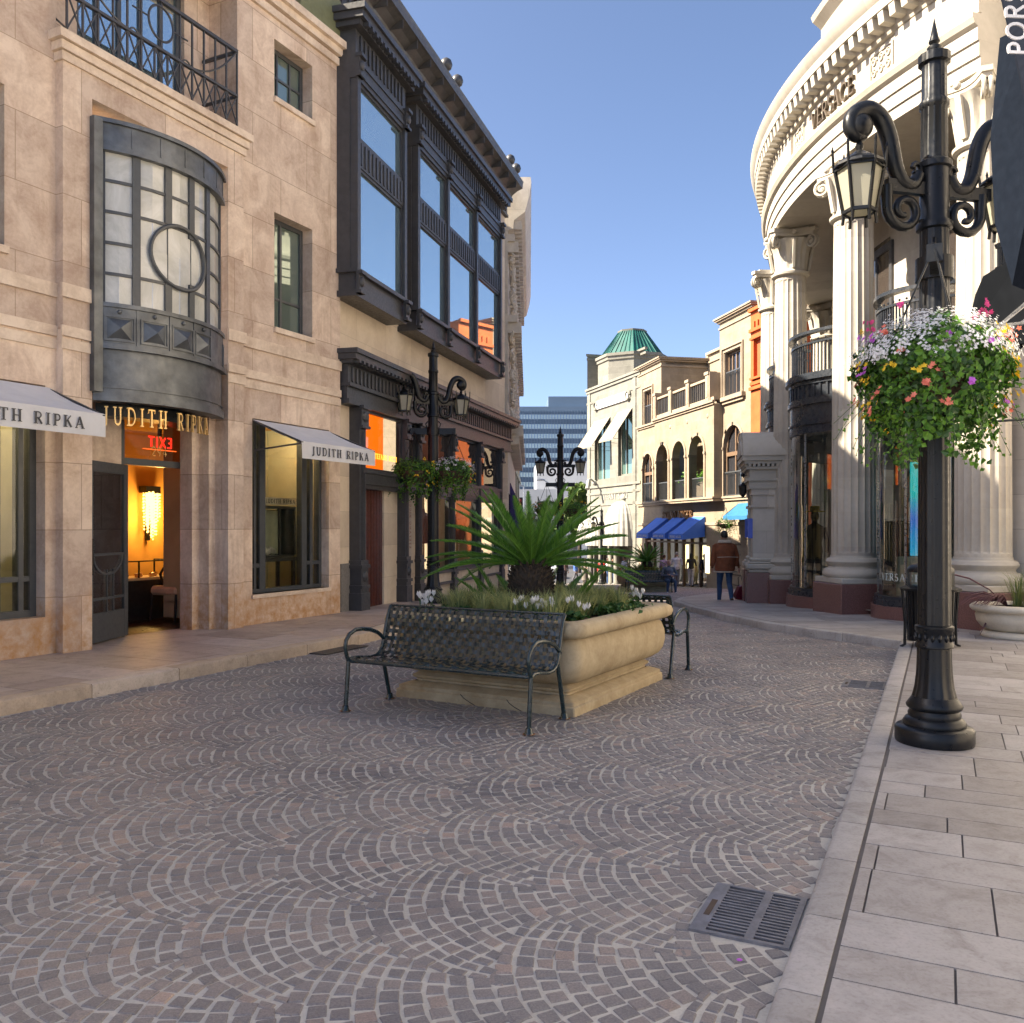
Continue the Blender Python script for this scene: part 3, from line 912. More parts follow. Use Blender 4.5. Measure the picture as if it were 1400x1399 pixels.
def baystrip(m, t0, t1, z0, z1, o0, o1, n=None):
    n = n or max(1, int(abs(t1 - t0) * 14))
    vs = []
    for i in range(n + 1):
        t = t0 + (t1 - t0) * i / n
        vs += [bay(t, z0, o0), bay(t, z0, o1), bay(t, z1, o1), bay(t, z1, o0)]
    fs = []
    for i in range(n):
        for j in range(4): fs.append((i * 4 + j, i * 4 + 4 + j, i * 4 + 4 + (j + 1) % 4, i * 4 + (j + 1) % 4))
    fs += [(0, 1, 2, 3), (n * 4, n * 4 + 3, n * 4 + 2, n * 4 + 1)]
    m.add(vs, fs)


zb = [3.12, 3.78, 4.30, 6.18, 6.5]          # drum, panel band, glass, cap


def bay_t(u):
    lo, hi = -1.0, 1.0
    for _ in range(40):
        m_ = (lo + hi) / 2; q = bay(m_, 5, .03); w_ = L.w(q[0], q[1])
        if 700 + FPX * w_[0] / w_[1] < u: lo = m_
        else: hi = m_
    return lo


tm = [-.985, bay_t(138), bay_t(187), bay_t(231), bay_t(263), bay_t(285), .985]
g = MB()
for i, t in enumerate(tm):
    w = .035 if i in (0, 6) else .042
    if i in (3, 4):                             # interrupted by the round light
        hr = .385 if i == 3 else .30; zc_ = zb[2] + (zb[3] - zb[2]) * .4
        baystrip(g, t - w, t + w, zb[2], zc_ - hr, -.04, .03); baystrip(g, t - w, t + w, zc_ + hr, zb[3], -.04, .03); baystrip(g, t - .006, t + .006, zc_ - hr, zc_ + hr, -.02, .006, 1)
    else: baystrip(g, t - w, t + w, zb[2], zb[3], -.04, .03)
rz = [zb[2] + (zb[3] - zb[2]) * k / 5 for k in range(6)]
for j in range(6):
    for i in range(6):
        if j == 2 and i in (2, 3, 4): continue
        baystrip(g, tm[i] + .03, tm[i + 1] - .03, rz[j] - .018, rz[j] + .018, -.02, .018)
ring = [bay((bay_t(206) + bay_t(279)) / 2 + (bay_t(279) - bay_t(206)) / 2 * math.cos(a), rz[2] + .40 * math.sin(a), .03) for a in [2 * PI * i / 40 for i in range(40)]]
g.tube(ring, .027, 6, closed=True)
bayf = g.build('bay_frame', M_FRAME, LB, smooth=30)
t_ = NT('frosted_bay_glass')
co = t_.n('TexCoord').outputs['Object']
nz = t_.n('TexNoise', {'Vector': co, 'Scale': 1.3, 'Detail': 7.0, 'Roughness': .7, 'Distortion': 1.2}).outputs[0]
b_ = t_.bsdf(Base_Color=t_.ramp(nz, [(.35, (.40, .40, .36)), (.65, (.60, .60, .57))]), Roughness=.08)
b_.inputs['Specular IOR Level'].default_value = .8
t_.surf(b_.outputs[0]); M_FROST = t_.m
p = MB()
for i in range(6):
    for j in range(5):
        k = 2
        for q in range(k):
            a = tm[i] + (tm[i + 1] - tm[i]) * q / k; b = tm[i] + (tm[i + 1] - tm[i]) * (q + 1) / k
            o = rnd.uniform(-.004, .004); o2 = rnd.uniform(-.004, .004)
            p.add([bay(a, rz[j], o), bay(b, rz[j], o2), bay(b, rz[j + 1], o2), bay(a, rz[j + 1], o)], [(0, 1, 2, 3)])
p.build('pane', M_FROST, bayf, fixn=False)
g = MB()
baystrip(g, -1, 1, zb[3], zb[4] - .02, -.1, .06, 24); baystrip(g, -1, 1, zb[4] - .02, zb[4] + .03, -.1, .1, 24)
baystrip(g, -1, 1, zb[3] - .03, zb[3] + .03, -.06, .085, 24)
for i in range(7): baystrip(g, -.93 + .31 * i - .008, -.93 + .31 * i + .008, zb[3] + .05, zb[4] - .04, .06, .068)
g.build('bay_hood', M_PEWTER, LB, smooth=30)
g = MB()
baystrip(g, -1, 1, zb[1], zb[2], -.08, .06, 24)
baystrip(g, -1, 1, zb[2] - .04, zb[2] + .01, -.08, .085, 24); baystrip(g, -1, 1, zb[1] - .03, zb[1] + .03, -.08, .105, 24)
pc = [(tm[i] + tm[i + 1]) / 2 for i in (1, 2, 3, 4)]
for c in pc + [-.945, .93]:
    w = .15 if c in pc else .04
    for (a, b, z0, z1) in ((c - w, c + w, zb[1] + .07, zb[1] + .09), (c - w, c + w, zb[1] + .36, zb[1] + .38), (c - w, c - w + .012, zb[1] + .07, zb[1] + .38), (c + w - .012, c + w, zb[1] + .07, zb[1] + .38)):
        baystrip(g, a, b, z0, z1, .06, .075)
    if c in pc:      # raised pyramid and the little boss above it
        A = [bay(c - w + .03, zb[1] + .1, .06), bay(c + w - .03, zb[1] + .1, .06), bay(c + w - .03, zb[1] + .35, .06), bay(c - w + .03, zb[1] + .35, .06), bay(c, zb[1] + .225, .14)]
        g.add(A, [(0, 1, 4), (1, 2, 4), (2, 3, 4), (3, 0, 4)])
        q = bay(c, zb[2] - .09, .065); g.ball(q, .028, 8, 5)
for c in tm[1:6]: baystrip(g, c - .012, c + .012, zb[1] + .03, zb[2] - .04, .06, .07)
g.build('bay_panel', M_PEWTER, LB, smooth=30)
g = MB()
baystrip(g, -1, 1, zb[0] + .1, zb[1] - .03, -.1, .04, 24); baystrip(g, -1, 1, zb[0], zb[0] + .1, -.1, .075, 24)
baystrip(g, -1, 1, zb[0] + .16, zb[0] + .18, -.02, .055, 24)
n_ = 24; vs = [bay(-1 + 2 * i / n_, zb[0] + .05, -.09) for i in range(n_ + 1)]
g.face(vs + [(cx1, .3, zb[0] + .05), (cx0, .3, zb[0] + .05)])
g.box(cx0 - .1, cx0 + .02, -.2, .1, zb[0] + .1, zb[4]); g.box(cx0, cx1, .0, .12, zb[4] - .02, zb[4] + .04)
g.build('bay_drum', M_PEWTER, LB, smooth=30)
# black soffit box and gilt letters hung under the drum
g = MB(); baystrip(g, -.98, .98, 2.98, zb[0] + .02, -.62, -.3, 20); g.build('sign_board', M_BLACK, LB)
g = MB()
arcl = 2 * th * Rb


def onbay(x, z, d):
    q = bay(tj0 + (tj1 - tj0) * x / jt, 0, -.04 + .03 * d); return (q[0], q[1], 2.84 + z)


tj0, tj1 = bay_t(141), bay_t(289); jt = lettering(MB(), 'JUDITH RIPKA', .225, lambda x, z, d: (0, 0, 0), gap=.42)
lettering(g, 'JUDITH RIPKA', .225, onbay, gap=.42)
g.build('shop_sign', M_GOLD, LB)

# ---- balcony railing
g = MB(); y = -.16; x0, x1 = xA + .02, uS(324, .16)
z0, z1, zt = 7.36, 7.78, 8.42
for z, w in ((z1, .035), (zt, .045)): g.bar((x0, y, z), (x1, y, z), .05, w)
nb = 13; d = (x1 - x0) / nb
for i in range(nb + 1):
    x = x0 + d * i
    if 6 <= i <= 7: g.bar((x, y, z0), (x, y, z1), .022)
    else: g.bar((x, y, z0), (x, y, zt), .022)
for i in range(nb):
    if i % 1 == 0:
        g.bar((x0 + d * i, y + .005, z0), (x0 + d * (i + 1), y + .005, z1), .016); g.bar((x0 + d * i, y - .005, z1), (x0 + d * (i + 1), y - .005, z0), .016)
mx = (x0 + x1) / 2
g.tube([(mx + .2 * math.cos(a), y, (z1 + zt) / 2 + .02 + .22 * math.sin(a)) for a in [2 * PI * i / 28 for i in range(28)]], .016, 6, closed=True)
for a in (0, 90, 180, 270):
    c_, s_ = math.cos(math.radians(a)), math.sin(math.radians(a))
    g.bar((mx + .2 * c_, y, (z1 + zt) / 2 + .02 + .22 * s_), (mx + (.45 if c_ else 0) * c_, y, (z1 + zt) / 2 + .02 + (.31 if s_ else 0) * s_), .016)
for s_ in (-1, 1):
    g.tube([(mx + s_ * (.5 + (x1 - mx - .52) * k / 10), y, z1 + .02 + .6 * (k / 10) ** 2) for k in range(11)], .014, 5)
    g.tube([(mx + s_ * (.35 + .15 * k / 4), y, z1 + .02 + .05 * math.sin(PI * k / 4)) for k in range(5)], .012, 5)
g.bar((x0, y, z0), (x0, .3, z0 + .4), .02)
for xx in (x0, x1):
    g.bar((xx, y, zt), (xx, .5, zt), .04); g.bar((xx, y, z1), (xx, .5, z1), .035)
g.build('balcony_railing', M_DARK, LB)


# ---- awnings
def awning(parent, x0, x1, ztop, off, drop, val, mfab, name='awning', text=None, tsz=.13, y0=-.01, sides=False, dz=0, tcol=None):
    g = MB()
    n = 10
    def pt(i, t, k=0):
        x = x0 + (x1 - x0) * i / n
        return (x, y0 - off * t, ztop - drop * t - .03 * math.sin(PI * t) + k)
    for i in range(n):
        for j in range(4):
            g.quad(pt(i, j / 4), pt(i + 1, j / 4), pt(i + 1, (j + 1) / 4), pt(i, (j + 1) / 4))
            g.quad(pt(i, j / 4, -.012), pt(i, (j + 1) / 4, -.012), pt(i + 1, (j + 1) / 4, -.012), pt(i + 1, j / 4, -.012))
    for i in range(n):
        a, b = pt(i, 1), pt(i + 1, 1)
        wv = .008 * math.sin(i * 2.1); wv2 = .008 * math.sin((i + 1) * 2.1)
        g.quad(a, b, (b[0], b[1] - .01 + wv2, b[2] - val), (a[0], a[1] - .01 + wv, a[2] - val))
    if sides:
        for x in (x0, x1):
            g.face([(x, y0, ztop), (x, y0 - off, ztop - drop), (x, y0 - off, ztop - drop - val), (x, y0, ztop - drop - val * .5)])
    a = g.build(name, mfab, parent, fixn=False)
    f = MB()
    for x in (x0 + .02, x1 - .02):
        f.bar((x, y0, ztop - .02), (x, y0 - off, ztop - drop - .02), .03)
        f.bar((x, y0, ztop - drop - .1), (x, y0 - off + .03, ztop - drop - .03), .022)
    f.bar((x0, y0 - off + .02, ztop - drop - .02), (x1, y0 - off + .02, ztop - drop - .02), .035)
    f.build('awning_frame', M_DARK, a)
    if text:
        tm_ = MB()
        lettering(tm_, text, tsz, lambda x, z, d: (x, y0 - off - .02 - .006 * d, ztop - drop - val / 2 - tsz / 2 + z), centre=(x0 + x1) / 2 + dz, gap=.3)
        tm_.build('lettering', tcol or M_LETTER, a)
    return a


awning(LB, rw0, rw1, 3.2, .92, .36, .25, M_AWN, text='JUDITH RIPKA', tsz=.125)
awning(LB, lw0 - .1, lw1 + .05, 3.2, .92, .36, .25, M_AWN, text='JUDITH RIPKA', tsz=.125)

# ---- doorway: transom, door leaf, threshold
M_TRANS = glass_clear('transom_glass', (.62, .60, .45), .05)
g = MB(); zt0, zt1 = 2.43, 3.1
g.box(dS0, dS0 + .06, .54, .64, .1, zt1); g.box(dS1 - .06, dS1, .54, .64, .1, zt1)
g.box(dS0, dS1, .54, .64, zt1 - .06, zt1 + .06); g.box(dS0, dS1, .535, .64, zt0, zt0 + .09)
tr = g.build('door_frame', M_FRAME, LB)
p = MB(); p.quad((dS0, .6, zt0), (dS1, .6, zt0), (dS1, .6, zt1), (dS0, .6, zt1)); p.build('pane', M_TRANS, tr, fixn=False)
g = MB()
lettering(g, '294', .13, lambda x, z, d: (x, .59 - .004 * d, 2.58 + z), centre=(dS0 + dS1) / 2 + .03); g.build('house_number', M_GOLD, tr)
# door leaf swung out to the street
hx, hy = dS0 + .09, .54
dl = thing('door_leaf', 'x', 'x'); del dl['label']; del dl['category']; dl.parent = LB
wleaf = 1.0; dirx, diry = -.92, -.39


def leafbox(m, a0, a1, z0, z1, t0=-.022, t1=.022):
    P = [(hx + dirx * a - diry * t, hy + diry * a + dirx * t) for a, t in ((a0, t0), (a1, t0), (a1, t1), (a0, t1))]
    m.prism(P, 'z', z0, z1)


g = MB(); zd0, zd1 = .15, 2.42
leafbox(g, 0, .1, zd0, zd1); leafbox(g, wleaf - .12, wleaf, zd0, zd1); leafbox(g, .1, wleaf - .12, zd0, zd0 + .36, -.02, .02); leafbox(g, .1, wleaf - .12, zd1 - .13, zd1, -.02, .02)
bpy.data.objects.remove(dl)
dl = g.build('door', M_FRAME, LB)
g = MB(); leafbox(g, .1, wleaf - .12, zd0 + .36, zd1 - .13, -.004, .004); g.build('pane', glass_clear('door_glass', (.9, .92, .9), .05), dl)
g = MB(); zc = zd0 + .95
for z in (zd0 + .52, zc + .13): leafbox(g, .1, wleaf - .12, z, z + .03, -.016, .016)
for a in (.36, .52): leafbox(g, a - .012, a + .012, zd0 + .36, zc - .05, -.014, .014)
am = (.1 + wleaf - .12) / 2
for k in range(12):
    a0 = PI * k / 12; a1 = PI * (k + 1) / 12
    q0 = (am - .36 * math.cos(a0), zc + .13 - .24 * math.sin(a0)); q1 = (am - .36 * math.cos(a1), zc + .13 - .24 * math.sin(a1))
    g.bar((hx + dirx * q0[0], hy + diry * q0[0], q0[1]), (hx + dirx * q1[0], hy + diry * q1[0], q1[1]), .028)
g.build('grille', M_FRAME, dl)
g = MB()
for s in (-.05, .05):
    P = lambda a, z: (hx + dirx * a - diry * s, hy + diry * a + dirx * s, z)
    g.tube([P(wleaf - .06, 1.0), P(wleaf - .06, 1.45)], .014, 8)
g.build('handle', M_BLACK, dl)
# shop interior seen through the doorway
M_WARM = mat('amber_plaster', (.62, .31, .065), .8, 0, .15, 2)
g = MB(); ix0, ix1 = dS0 - .35, dS1 + 3.6
g.quad((ix0, 3.6, 0), (ix1, 3.6, 0), (ix1, 3.6, 3.3), (ix0, 3.6, 3.3)); g.quad((ix0, .65, 0), (ix0, 3.6, 0), (ix0, 3.6, 3.3), (ix0, .65, 3.3))
g.quad((ix1, .65, 0), (ix1, 3.6, 0), (ix1, 3.6, 3.3), (ix1, .65, 3.3)); g.quad((ix0, .65, 3.3), (ix1, .65, 3.3), (ix1, 3.6, 3.3), (ix0, 3.6, 3.3))
ib = g.build('interior', M_WARM, LB, fixn=False)
g = MB(); g.quad((ix0, .6, .135), (ix1, .6, .135), (ix1, 3.6, .135), (ix0, 3.6, .135)); g.build('shop_floor', mat('dark_wood_floor', (.03, .018, .012), .35), ib)
g = MB(); g.box(ix0 + .02, ix1 - .02, 3.50, 3.59, .136, .72); g.box(uS(251, -3.4), ix1 - .05, 3.3, 3.45, .136, 3.2); g.build('wall_panel', M_DARKIN, ib)
# exit sign seen from behind (mirrored), lit red
ex = thing('exit_sign', 'red lit EXIT sign seen mirrored through the glass above the shop door', 'sign', L.w(uS(219, -.9), .9, 2.80), L.rot)
g = MB(); lettering(g, 'EXIT', .15, lambda x, z, d: (-x, -.012 * d, z - .06), centre=0, gap=.12, sans=True)
g.build('lettering', emit('exit_red', (1, .02, .01), .6), ex)
g = MB(); g.box(-.3, .3, 0, .012, -.1, -.088); g.build('edge_light', emit('exit_edge', (1, .12, .02), .5), ex)
g = MB(); g.box(-.03, .03, .0, .02, .1, .36); g.build('bracket', M_BLACK, ex)
# crystal wall light
sc = thing('wall_sconce', 'lit amber crystal wall sconce on the yellow wall inside the jewellery shop', 'lamp', L.w(uS(210, -3.4), 3.5, 1.35), L.rot)
g = MB(); g.box(-.16, .16, -.1, .08, .85, .97); g.box(-.03, .03, .02, .08, .0, .85); g.build('wall_mount', M_BLACK, sc)
g = MB()
for i in range(46):
    x, y_ = rnd.uniform(-.14, .14), rnd.uniform(-.12, .0); h_ = rnd.uniform(.0, .6) + abs(x) * 1.0
    for z in np.arange(h_, .86, .055):
        g.ball((x, y_, z), .014 + rnd.random() * .008, 5, 4)
g.build('crystals', emit('amber_crystal', (1, .50, .10), 1.1), sc)['kind'] = 'stuff'
ll = bpy.data.lights.new('sconce_light', 'POINT'); ll.energy = 10; ll.color = (1, .6, .18); ll.shadow_soft_size = .12
lo = bpy.data.objects.new('sconce_light', ll); COL.objects.link(lo); lo.location = (0, -.35, .45); lo.parent = sc
# jewel counter and armchair
jc = thing('display_counter', 'dark jewellery counter with a low glass case inside the open door', 'counter', L.w(uS(200, -2.2) - .1, 2.3, .135), L.rot)
g = MB(); g.box(-1.2, .62, -.3, .3, 0, .62); g.build('base', M_DARKIN, jc)
g = MB(); g.box(-1.2, .6, -.28, .28, .62, .66); g.build('velvet_tray', mat('lit_tray', (.8, .6, .3), .7), jc)
g = MB()
for a, b in (((.6, -.28, .66), (.6, -.28, .92)), ((-.2, -.28, .66), (-.2, -.28, .92)), ((-1.2, -.28, .92), (.6, -.28, .92)), ((.6, -.28, .92), (.6, .28, .92)), ((.6, .28, .66), (.6, .28, .92))): g.bar(a, b, .02)
g.build('case_frame', M_BLACK, jc)
for i in range(9):
    g = MB(); g.ball((0, 0, .02), (.05, .04, .045), 7, 5); g.tube([(.045 * math.cos(a), .03 * math.sin(a), .05 + .01 * math.sin(3 * a)) for a in [2 * PI * k / 12 for k in range(12)]], .006, 4, closed=True)
    o = g.build('jewel_display', mat('gold_jewel%d' % i, (.85, .6, .28), .3, .6), None); o.location = L.w(uS(200, -2.2) - .75 + .14 * i, 2.18 + .1 * (i % 2), .80); o.rotation_euler = (0, 0, i)
    tag(o, 'small gold jewellery display on the lit tray of the shop counter', 'jewellery', 'jewellery displays on the counter')
ac = thing('armchair', 'cream upholstered armchair with curved dark wooden frame inside the jewellery shop', 'chair', L.w(uS(240, -1.6) + .05, 1.55, .135), L.rot)
g = MB(); g.bbox(-.36, .24, -.28, .28, .4, .54, .04); g.build('seat', mat('cream_upholstery', (.62, .5, .36), .8), ac)
g = MB()
for k in range(7):
    t = k / 6; g.box(.24 + .12 * t, .31 + .12 * t, -.24, .24, .56 + .08 * k, .645 + .08 * k)
g.build('backrest', bpy.data.materials['cream_upholstery'], ac)
for sy in (-.26, .26):
    g = MB(); g.tube([(.26, sy, .82), (.1, sy, .84), (-.1, sy, .80), (-.16, sy, .72), (-.1, sy, .5)], .022, 6); g.build('armrest', M_DARKIN, ac, smooth=60)
    for sx, q in ((-.32, -.36), (.26, .36)):
        g = MB(); g.tube([(sx, sy, .42), ((sx + q) / 2, sy, .2), (q, sy, 0)], [.028, .022, .018], 6); g.build('leg', M_DARKIN, ac, smooth=60)
# lit showcase with the shop's name in the right window
dc = thing('display_cabinet', 'small lit jewellery showcase on dark legs behind the right shop window', 'cabinet', L.w(uS(370, -.85), .85, .46), L.rot)
g = MB(); g.box(-.42, .42, -.2, .2, .56, .62)
for x in (-.38, .36):
    for y_ in (-.18, .16): g.box(x, x + .05, y_, y_ + .05, 0, .56)
g.build('stand', M_FRAME, dc)
g = MB(); g.box(-.38, .38, .14, .18, .66, 1.42); g.box(-.38, .38, -.18, .14, .63, .66); g.box(-.4, .4, -.2, .2, 1.44, 1.48); g.box(-.02, .02, -.2, -.17, .66, 1.44); g.box(-.4, -.36, -.2, .18, .66, 1.44); g.box(.36, .4, -.2, .18, .66, 1.44); g.build('case', M_FRAME, dc)
g = MB(); g.box(-.36, .36, .10, .135, .67, 1.41); g.build('backing', mat('pale_case_lining', (.62, .66, .5), .6), dc)
g = MB(); g.box(-.42, .42, -.215, -.2, 1.5, 1.62); sg = g.build('name_board', mat('cream_board', (.7, .64, .52), .6), dc)
g = MB(); lettering(g, 'JUDITH RIPKA', .07, lambda x, z, d: (x, -.216 - .004 * d, 1.525 + z), centre=0, gap=.2); g.build('lettering', M_LETTER, sg)
g = MB()
for i in range(5): g.ball((-.25 + .07 * i, -.02, .72 + .03 * (i % 2)), (.06, .05, .06), 8, 5)
g.build('bust_stand', mat('white_velvet', (.7, .68, .62), .7), dc)

# ================================================================== cream building with the dark metal bays
C = Frame((-2.98, 15.2), (.279, 1))
cS = C.s
CB = thing('metal_bay_building', 'cream stone building with dark bronze bay windows, fluted cornice and dark shopfront', 'building', (*C.o, 0), C.rot)
LC = cS(690)
g = MB()
zdoor = 2.28
d0, d1 = cS(503, 0), cS(552, 0)
g.wall(0, LC, 4.1, 11.2, 0, .3, [])
g.wall(0, cS(487), -.6, 4.1, 0, .3)
g.box(0, LC, .3, 7, 10.9, 11.2); g.box(LC - .3, LC, .3, 9, -.9, 11.2); g.box(0, .3, .3, 7, 8.5, 11.2)
g.build('wall', M_CREAM, CB)
g = MB(); g.box(.01, cS(487) - .02, -.02, -.001, -.3, .95); g.build('plinth', mat('grey_granite', (.2, .19, .18), .6, 0, .25, 30), CB)


def flutes(m, x0, x1, z0, z1, y, step=.16, w=.06, d=.03):
    n = max(1, int((x1 - x0) / step)); st = (x1 - x0) / n
    for i in range(n):
        c = x0 + st * (i + .5)
        m.box(c - w / 2, c + w / 2, y - d, y, z0 + w / 2, z1 - w / 2)
        m.prism([(c + w / 2 * math.cos(a), z0 + w / 2 + w / 2 * math.sin(a)) for a in [PI + PI * k / 4 for k in range(5)]], 'y', y - d, y)
        m.prism([(c + w / 2 * math.cos(a), z1 - w / 2 + w / 2 * math.sin(a)) for a in [PI * k / 4 for k in range(5)]], 'y', y - d, y)


def scrollblock(m, x, y, z, w=.16, h=.3, d=.14):
    """small carved bracket"""
    m.box(x - w / 2, x + w / 2, y - d * .5, y, z, z + h)
    m.box(x - w / 2 - .015, x + w / 2 + .015, y - d, y, z + h - .06, z + h)
    m.box(x - w / 2 - .01, x + w / 2 + .01, y - d * .8, y, z, z + .05)
    m.ball((x, y - d * .55, z + h * .52), (w * .42, d * .45, h * .24), 8, 6)


def metal_bay(x0, x1, nl):
    PR = .42                                  # projection
    y = -PR
    b = MB(); W_ = x1 - x0
    b.box(x0, x1, y, 0, 5.52, 5.62); b.box(x0 + .05, x1 - .05, y + .04, 0, 5.62, 5.95)          # sill box
    b.box(x0 - .03, x1 + .03, y - .04, 0, 5.92, 5.99)
    b.box(x0 - .0, x1, y, 0, 9.22, 9.62); b.box(x0 + .02, x1 - .02, y + .02, 0, 9.62, 10.05)
    b.box(x0 - .1, x1 + .1, y - .12, 0, 10.05, 10.14); b.box(x0 - .16, x1 + .16, y - .2, 0, 10.14, 10.26); b.box(x0 - .2, x1 + .2, y - .25, 0, 10.26, 10.36)
    flutes(b, x0 + .12, x1 - .12, 9.66, 10.02, y + .02)
    nd = int(W_ / .17)
    for i in range(nd): b.box(x0 + W_ * i / nd + .02, x0 + W_ * i / nd + .1, y - .22, y - .12, 10.06, 10.13)
    n = len(nl)
    for (a, c) in nl:                          # recessed head panels
        b.box(a + .06, c - .06, y - .025, y, 9.3, 9.36); b.box(a + .06, c - .06, y - .025, y, 9.5, 9.56)
    b.box(x0, x0 + .1, y + .12, 0, 5.99, 9.22); b.box(x1 - .1, x1, y + .12, 0, 5.99, 9.22)
    for c in [x0 + .08] + [a for a, _ in nl[1:]] + [x1 - .08]:
        scrollblock(b, c, y, 9.24, .17, .38, .12); scrollblock(b, c, y, 5.56, .17, .38, .12)
        b.box(c - .06, c + .06, y - .02, y + .12, 5.99, 9.24)
    bay_ = b.build('bay_window', M_DARK, CB)
    for (a, c) in nl:
        f = MB()
        f.box(a + .06, c - .06, y + .02, y + .1, 7.76, 8.24); flutes(f, a + .1, c - .1, 7.8, 8.2, y + .02, .15, .05, .02)
        f.build('spandrel', M_DARK, bay_)
        for z0, z1 in ((5.99, 7.76), (8.24, 9.22)):
            p_ = MB(); p_.quad((a + .1, y + .08, z0 + .04), (c - .1, y + .08, z0 + .04), (c - .1, y + .08, z1 - .04), (a + .1, y + .08, z1 - .04))
            p_.build('pane', M_SKYGLASS, bay_, fixn=False)
        f = MB()
        for z0, z1 in ((5.99, 7.76), (8.24, 9.22)):
            f.box(a + .06, a + .11, y + .04, y + .1, z0, z1); f.box(c - .11, c - .06, y + .04, y + .1, z0, z1)
            f.box(a + .11, c - .11, y + .04, y + .1, z0, z0 + .05); f.box(a + .11, c - .11, y + .04, y + .1, z1 - .05, z1)
        f.build('sash', M_DARK, bay_)
    return bay_


PRO = .42
b10, b11 = cS(487, PRO), cS(556, PRO); b20, b21 = cS(570, PRO), cS(686, PRO)
m1, m2 = cS(613, PRO), cS(652, PRO)
metal_bay(b10, b11, [(b10 + .06, b11 - .06)])
metal_bay(b20, b21, [(b20 + .06, m1), (m1, m2), (m2, b21 - .06)])
# main cornice
g = MB(); y = -.1
g.box(-.1, LC + .05, y, 0, 10.45, 10.52); g.box(-.06, LC + .02, y + .03, 0, 10.52, 10.92)
flutes(g, .1, LC - .1, 10.56, 10.88, y + .03, .17, .06, .025)
g.box(-.12, LC + .06, y - .03, 0, 10.92, 10.98); g.box(-.16, LC + .08, y - .07, 0, 10.98, 11.04)
g.build('frieze', M_DARK, CB)
g = MB()
g.prism([(-.17, 11.04), (-.2, 11.1), (-.34, 11.2), (-.46, 11.25), (-.5, 11.26), (-.51, 11.4), (-.53, 11.45), (-.48, 11.45), (.4, 11.4), (.4, 11.04)], 'x', -.35, LC + .12)
for i in range(14): g.box(.2 + i * .74, .215 + i * .74, -.47, -.2, 11.08, 11.255)
g.build('cornice', mat('cornice_zinc', (.085, .08, .078), .45, .2, .2, 5), CB)
for u_ in (613, 628, 700, 708):
    k = cS(u_, .5); g = MB()
    g.lathe([(.05, 0), (.07, .04), (.045, .07), (.11, .11), (.14, .2), (.11, .29), (.04, .34), (0, .36)], 12, (k, -.45, 11.44)); g.build('finial', M_DARK, CB, smooth=40)
# shopfront
M_TRANSOM = glass_mirror('transom_glass_dark', (.8, .8, .8), .3, (.05, .04, .035))
g = MB(); y = -.22
x0, x1 = cS(483, .3), LC + .05
g.box(x0, x1, y, 0, 3.72, 3.80); g.box(x0 + .03, x1, y + .05, 0, 3.80, 4.02); g.box(x0, x1, y - .02, 0, 4.02, 4.08); g.box(x0 + .02, x1, y + .03, 0, 4.08, 4.4)
flutes(g, x0 + .1, x1 - .05, 4.1, 4.37, y + .03, .16, .06, .025)
g.box(x0 - .06, x1 + .06, y - .1, 0, 4.4, 4.46); g.box(x0 - .1, x1 + .1, y - .18, 0, 4.46, 4.56); g.box(x0 - .13, x1 + .13, y - .22, 0, 4.56, 4.64)
for i in range(60):
    k = x0 + (x1 - x0) * i / 60; g.box(k, k + .07, y - .2, y - .1, 4.405, 4.455)
g.build('shop_cornice', M_DARK, CB)
pil = [(cS(496, .2), .26), (cS(556.5, .2), .2), (cS(575, .2), .2), (cS(621, .2), .17), (cS(657, .2), .17), (cS(686, .2), .2)]
for c, w in pil:
    zb_ = zl(C.w(c, 0)[1]) - .13 + .06 if c > 3 else .02
    g = MB()
    g.box(c - w / 2, c + w / 2, y + .02, 0, .5, 3.72)
    for k in range(3): g.box(c - w * .3 + w * .22 * k, c - w * .3 + w * .22 * k + w * .1, y + .005, y + .02, 1.0, 3.3)
    scrollblock(g, c, y + .02, 3.34, w * 1.15, .4, .1)
    g.box(c - w * .7, c + w * .7, y - .04, 0, zb_ - .5, .42); g.box(c - w * .62, c + w * .62, y - .02, 0, .42, .5)
    g.box(c - w * .68, c + w * .68, y - .05, 0, .5, .56); g.box(c - w * .56, c + w * .56, y - .02, 0, .56, .86); g.ball((c, y - .02, .71), (w * .35, .05, .1), 8, 6)
    g.box(c - w * .7, c + w * .7, y - .05, 0, .86, .92); g.box(c - w * .58, c + w * .58, y - .02, 0, .92, 1.0)
    g.build('pilaster', M_DARK, CB)
pc_ = [p_[0] for p_ in pil]
g = MB()
g.box(pc_[0], pc_[-1], y + .06, 0, 2.28, 2.36); g.box(pc_[0], pc_[-1], y + .03, 0, 2.36, 2.56); g.box(pc_[0], pc_[-1], y, 0, 2.56, 2.62)
g.build('transom_rail', M_DARK, CB)
M_ORANGE = emit('lit_orange_panel', (1, .15, .005), .26)
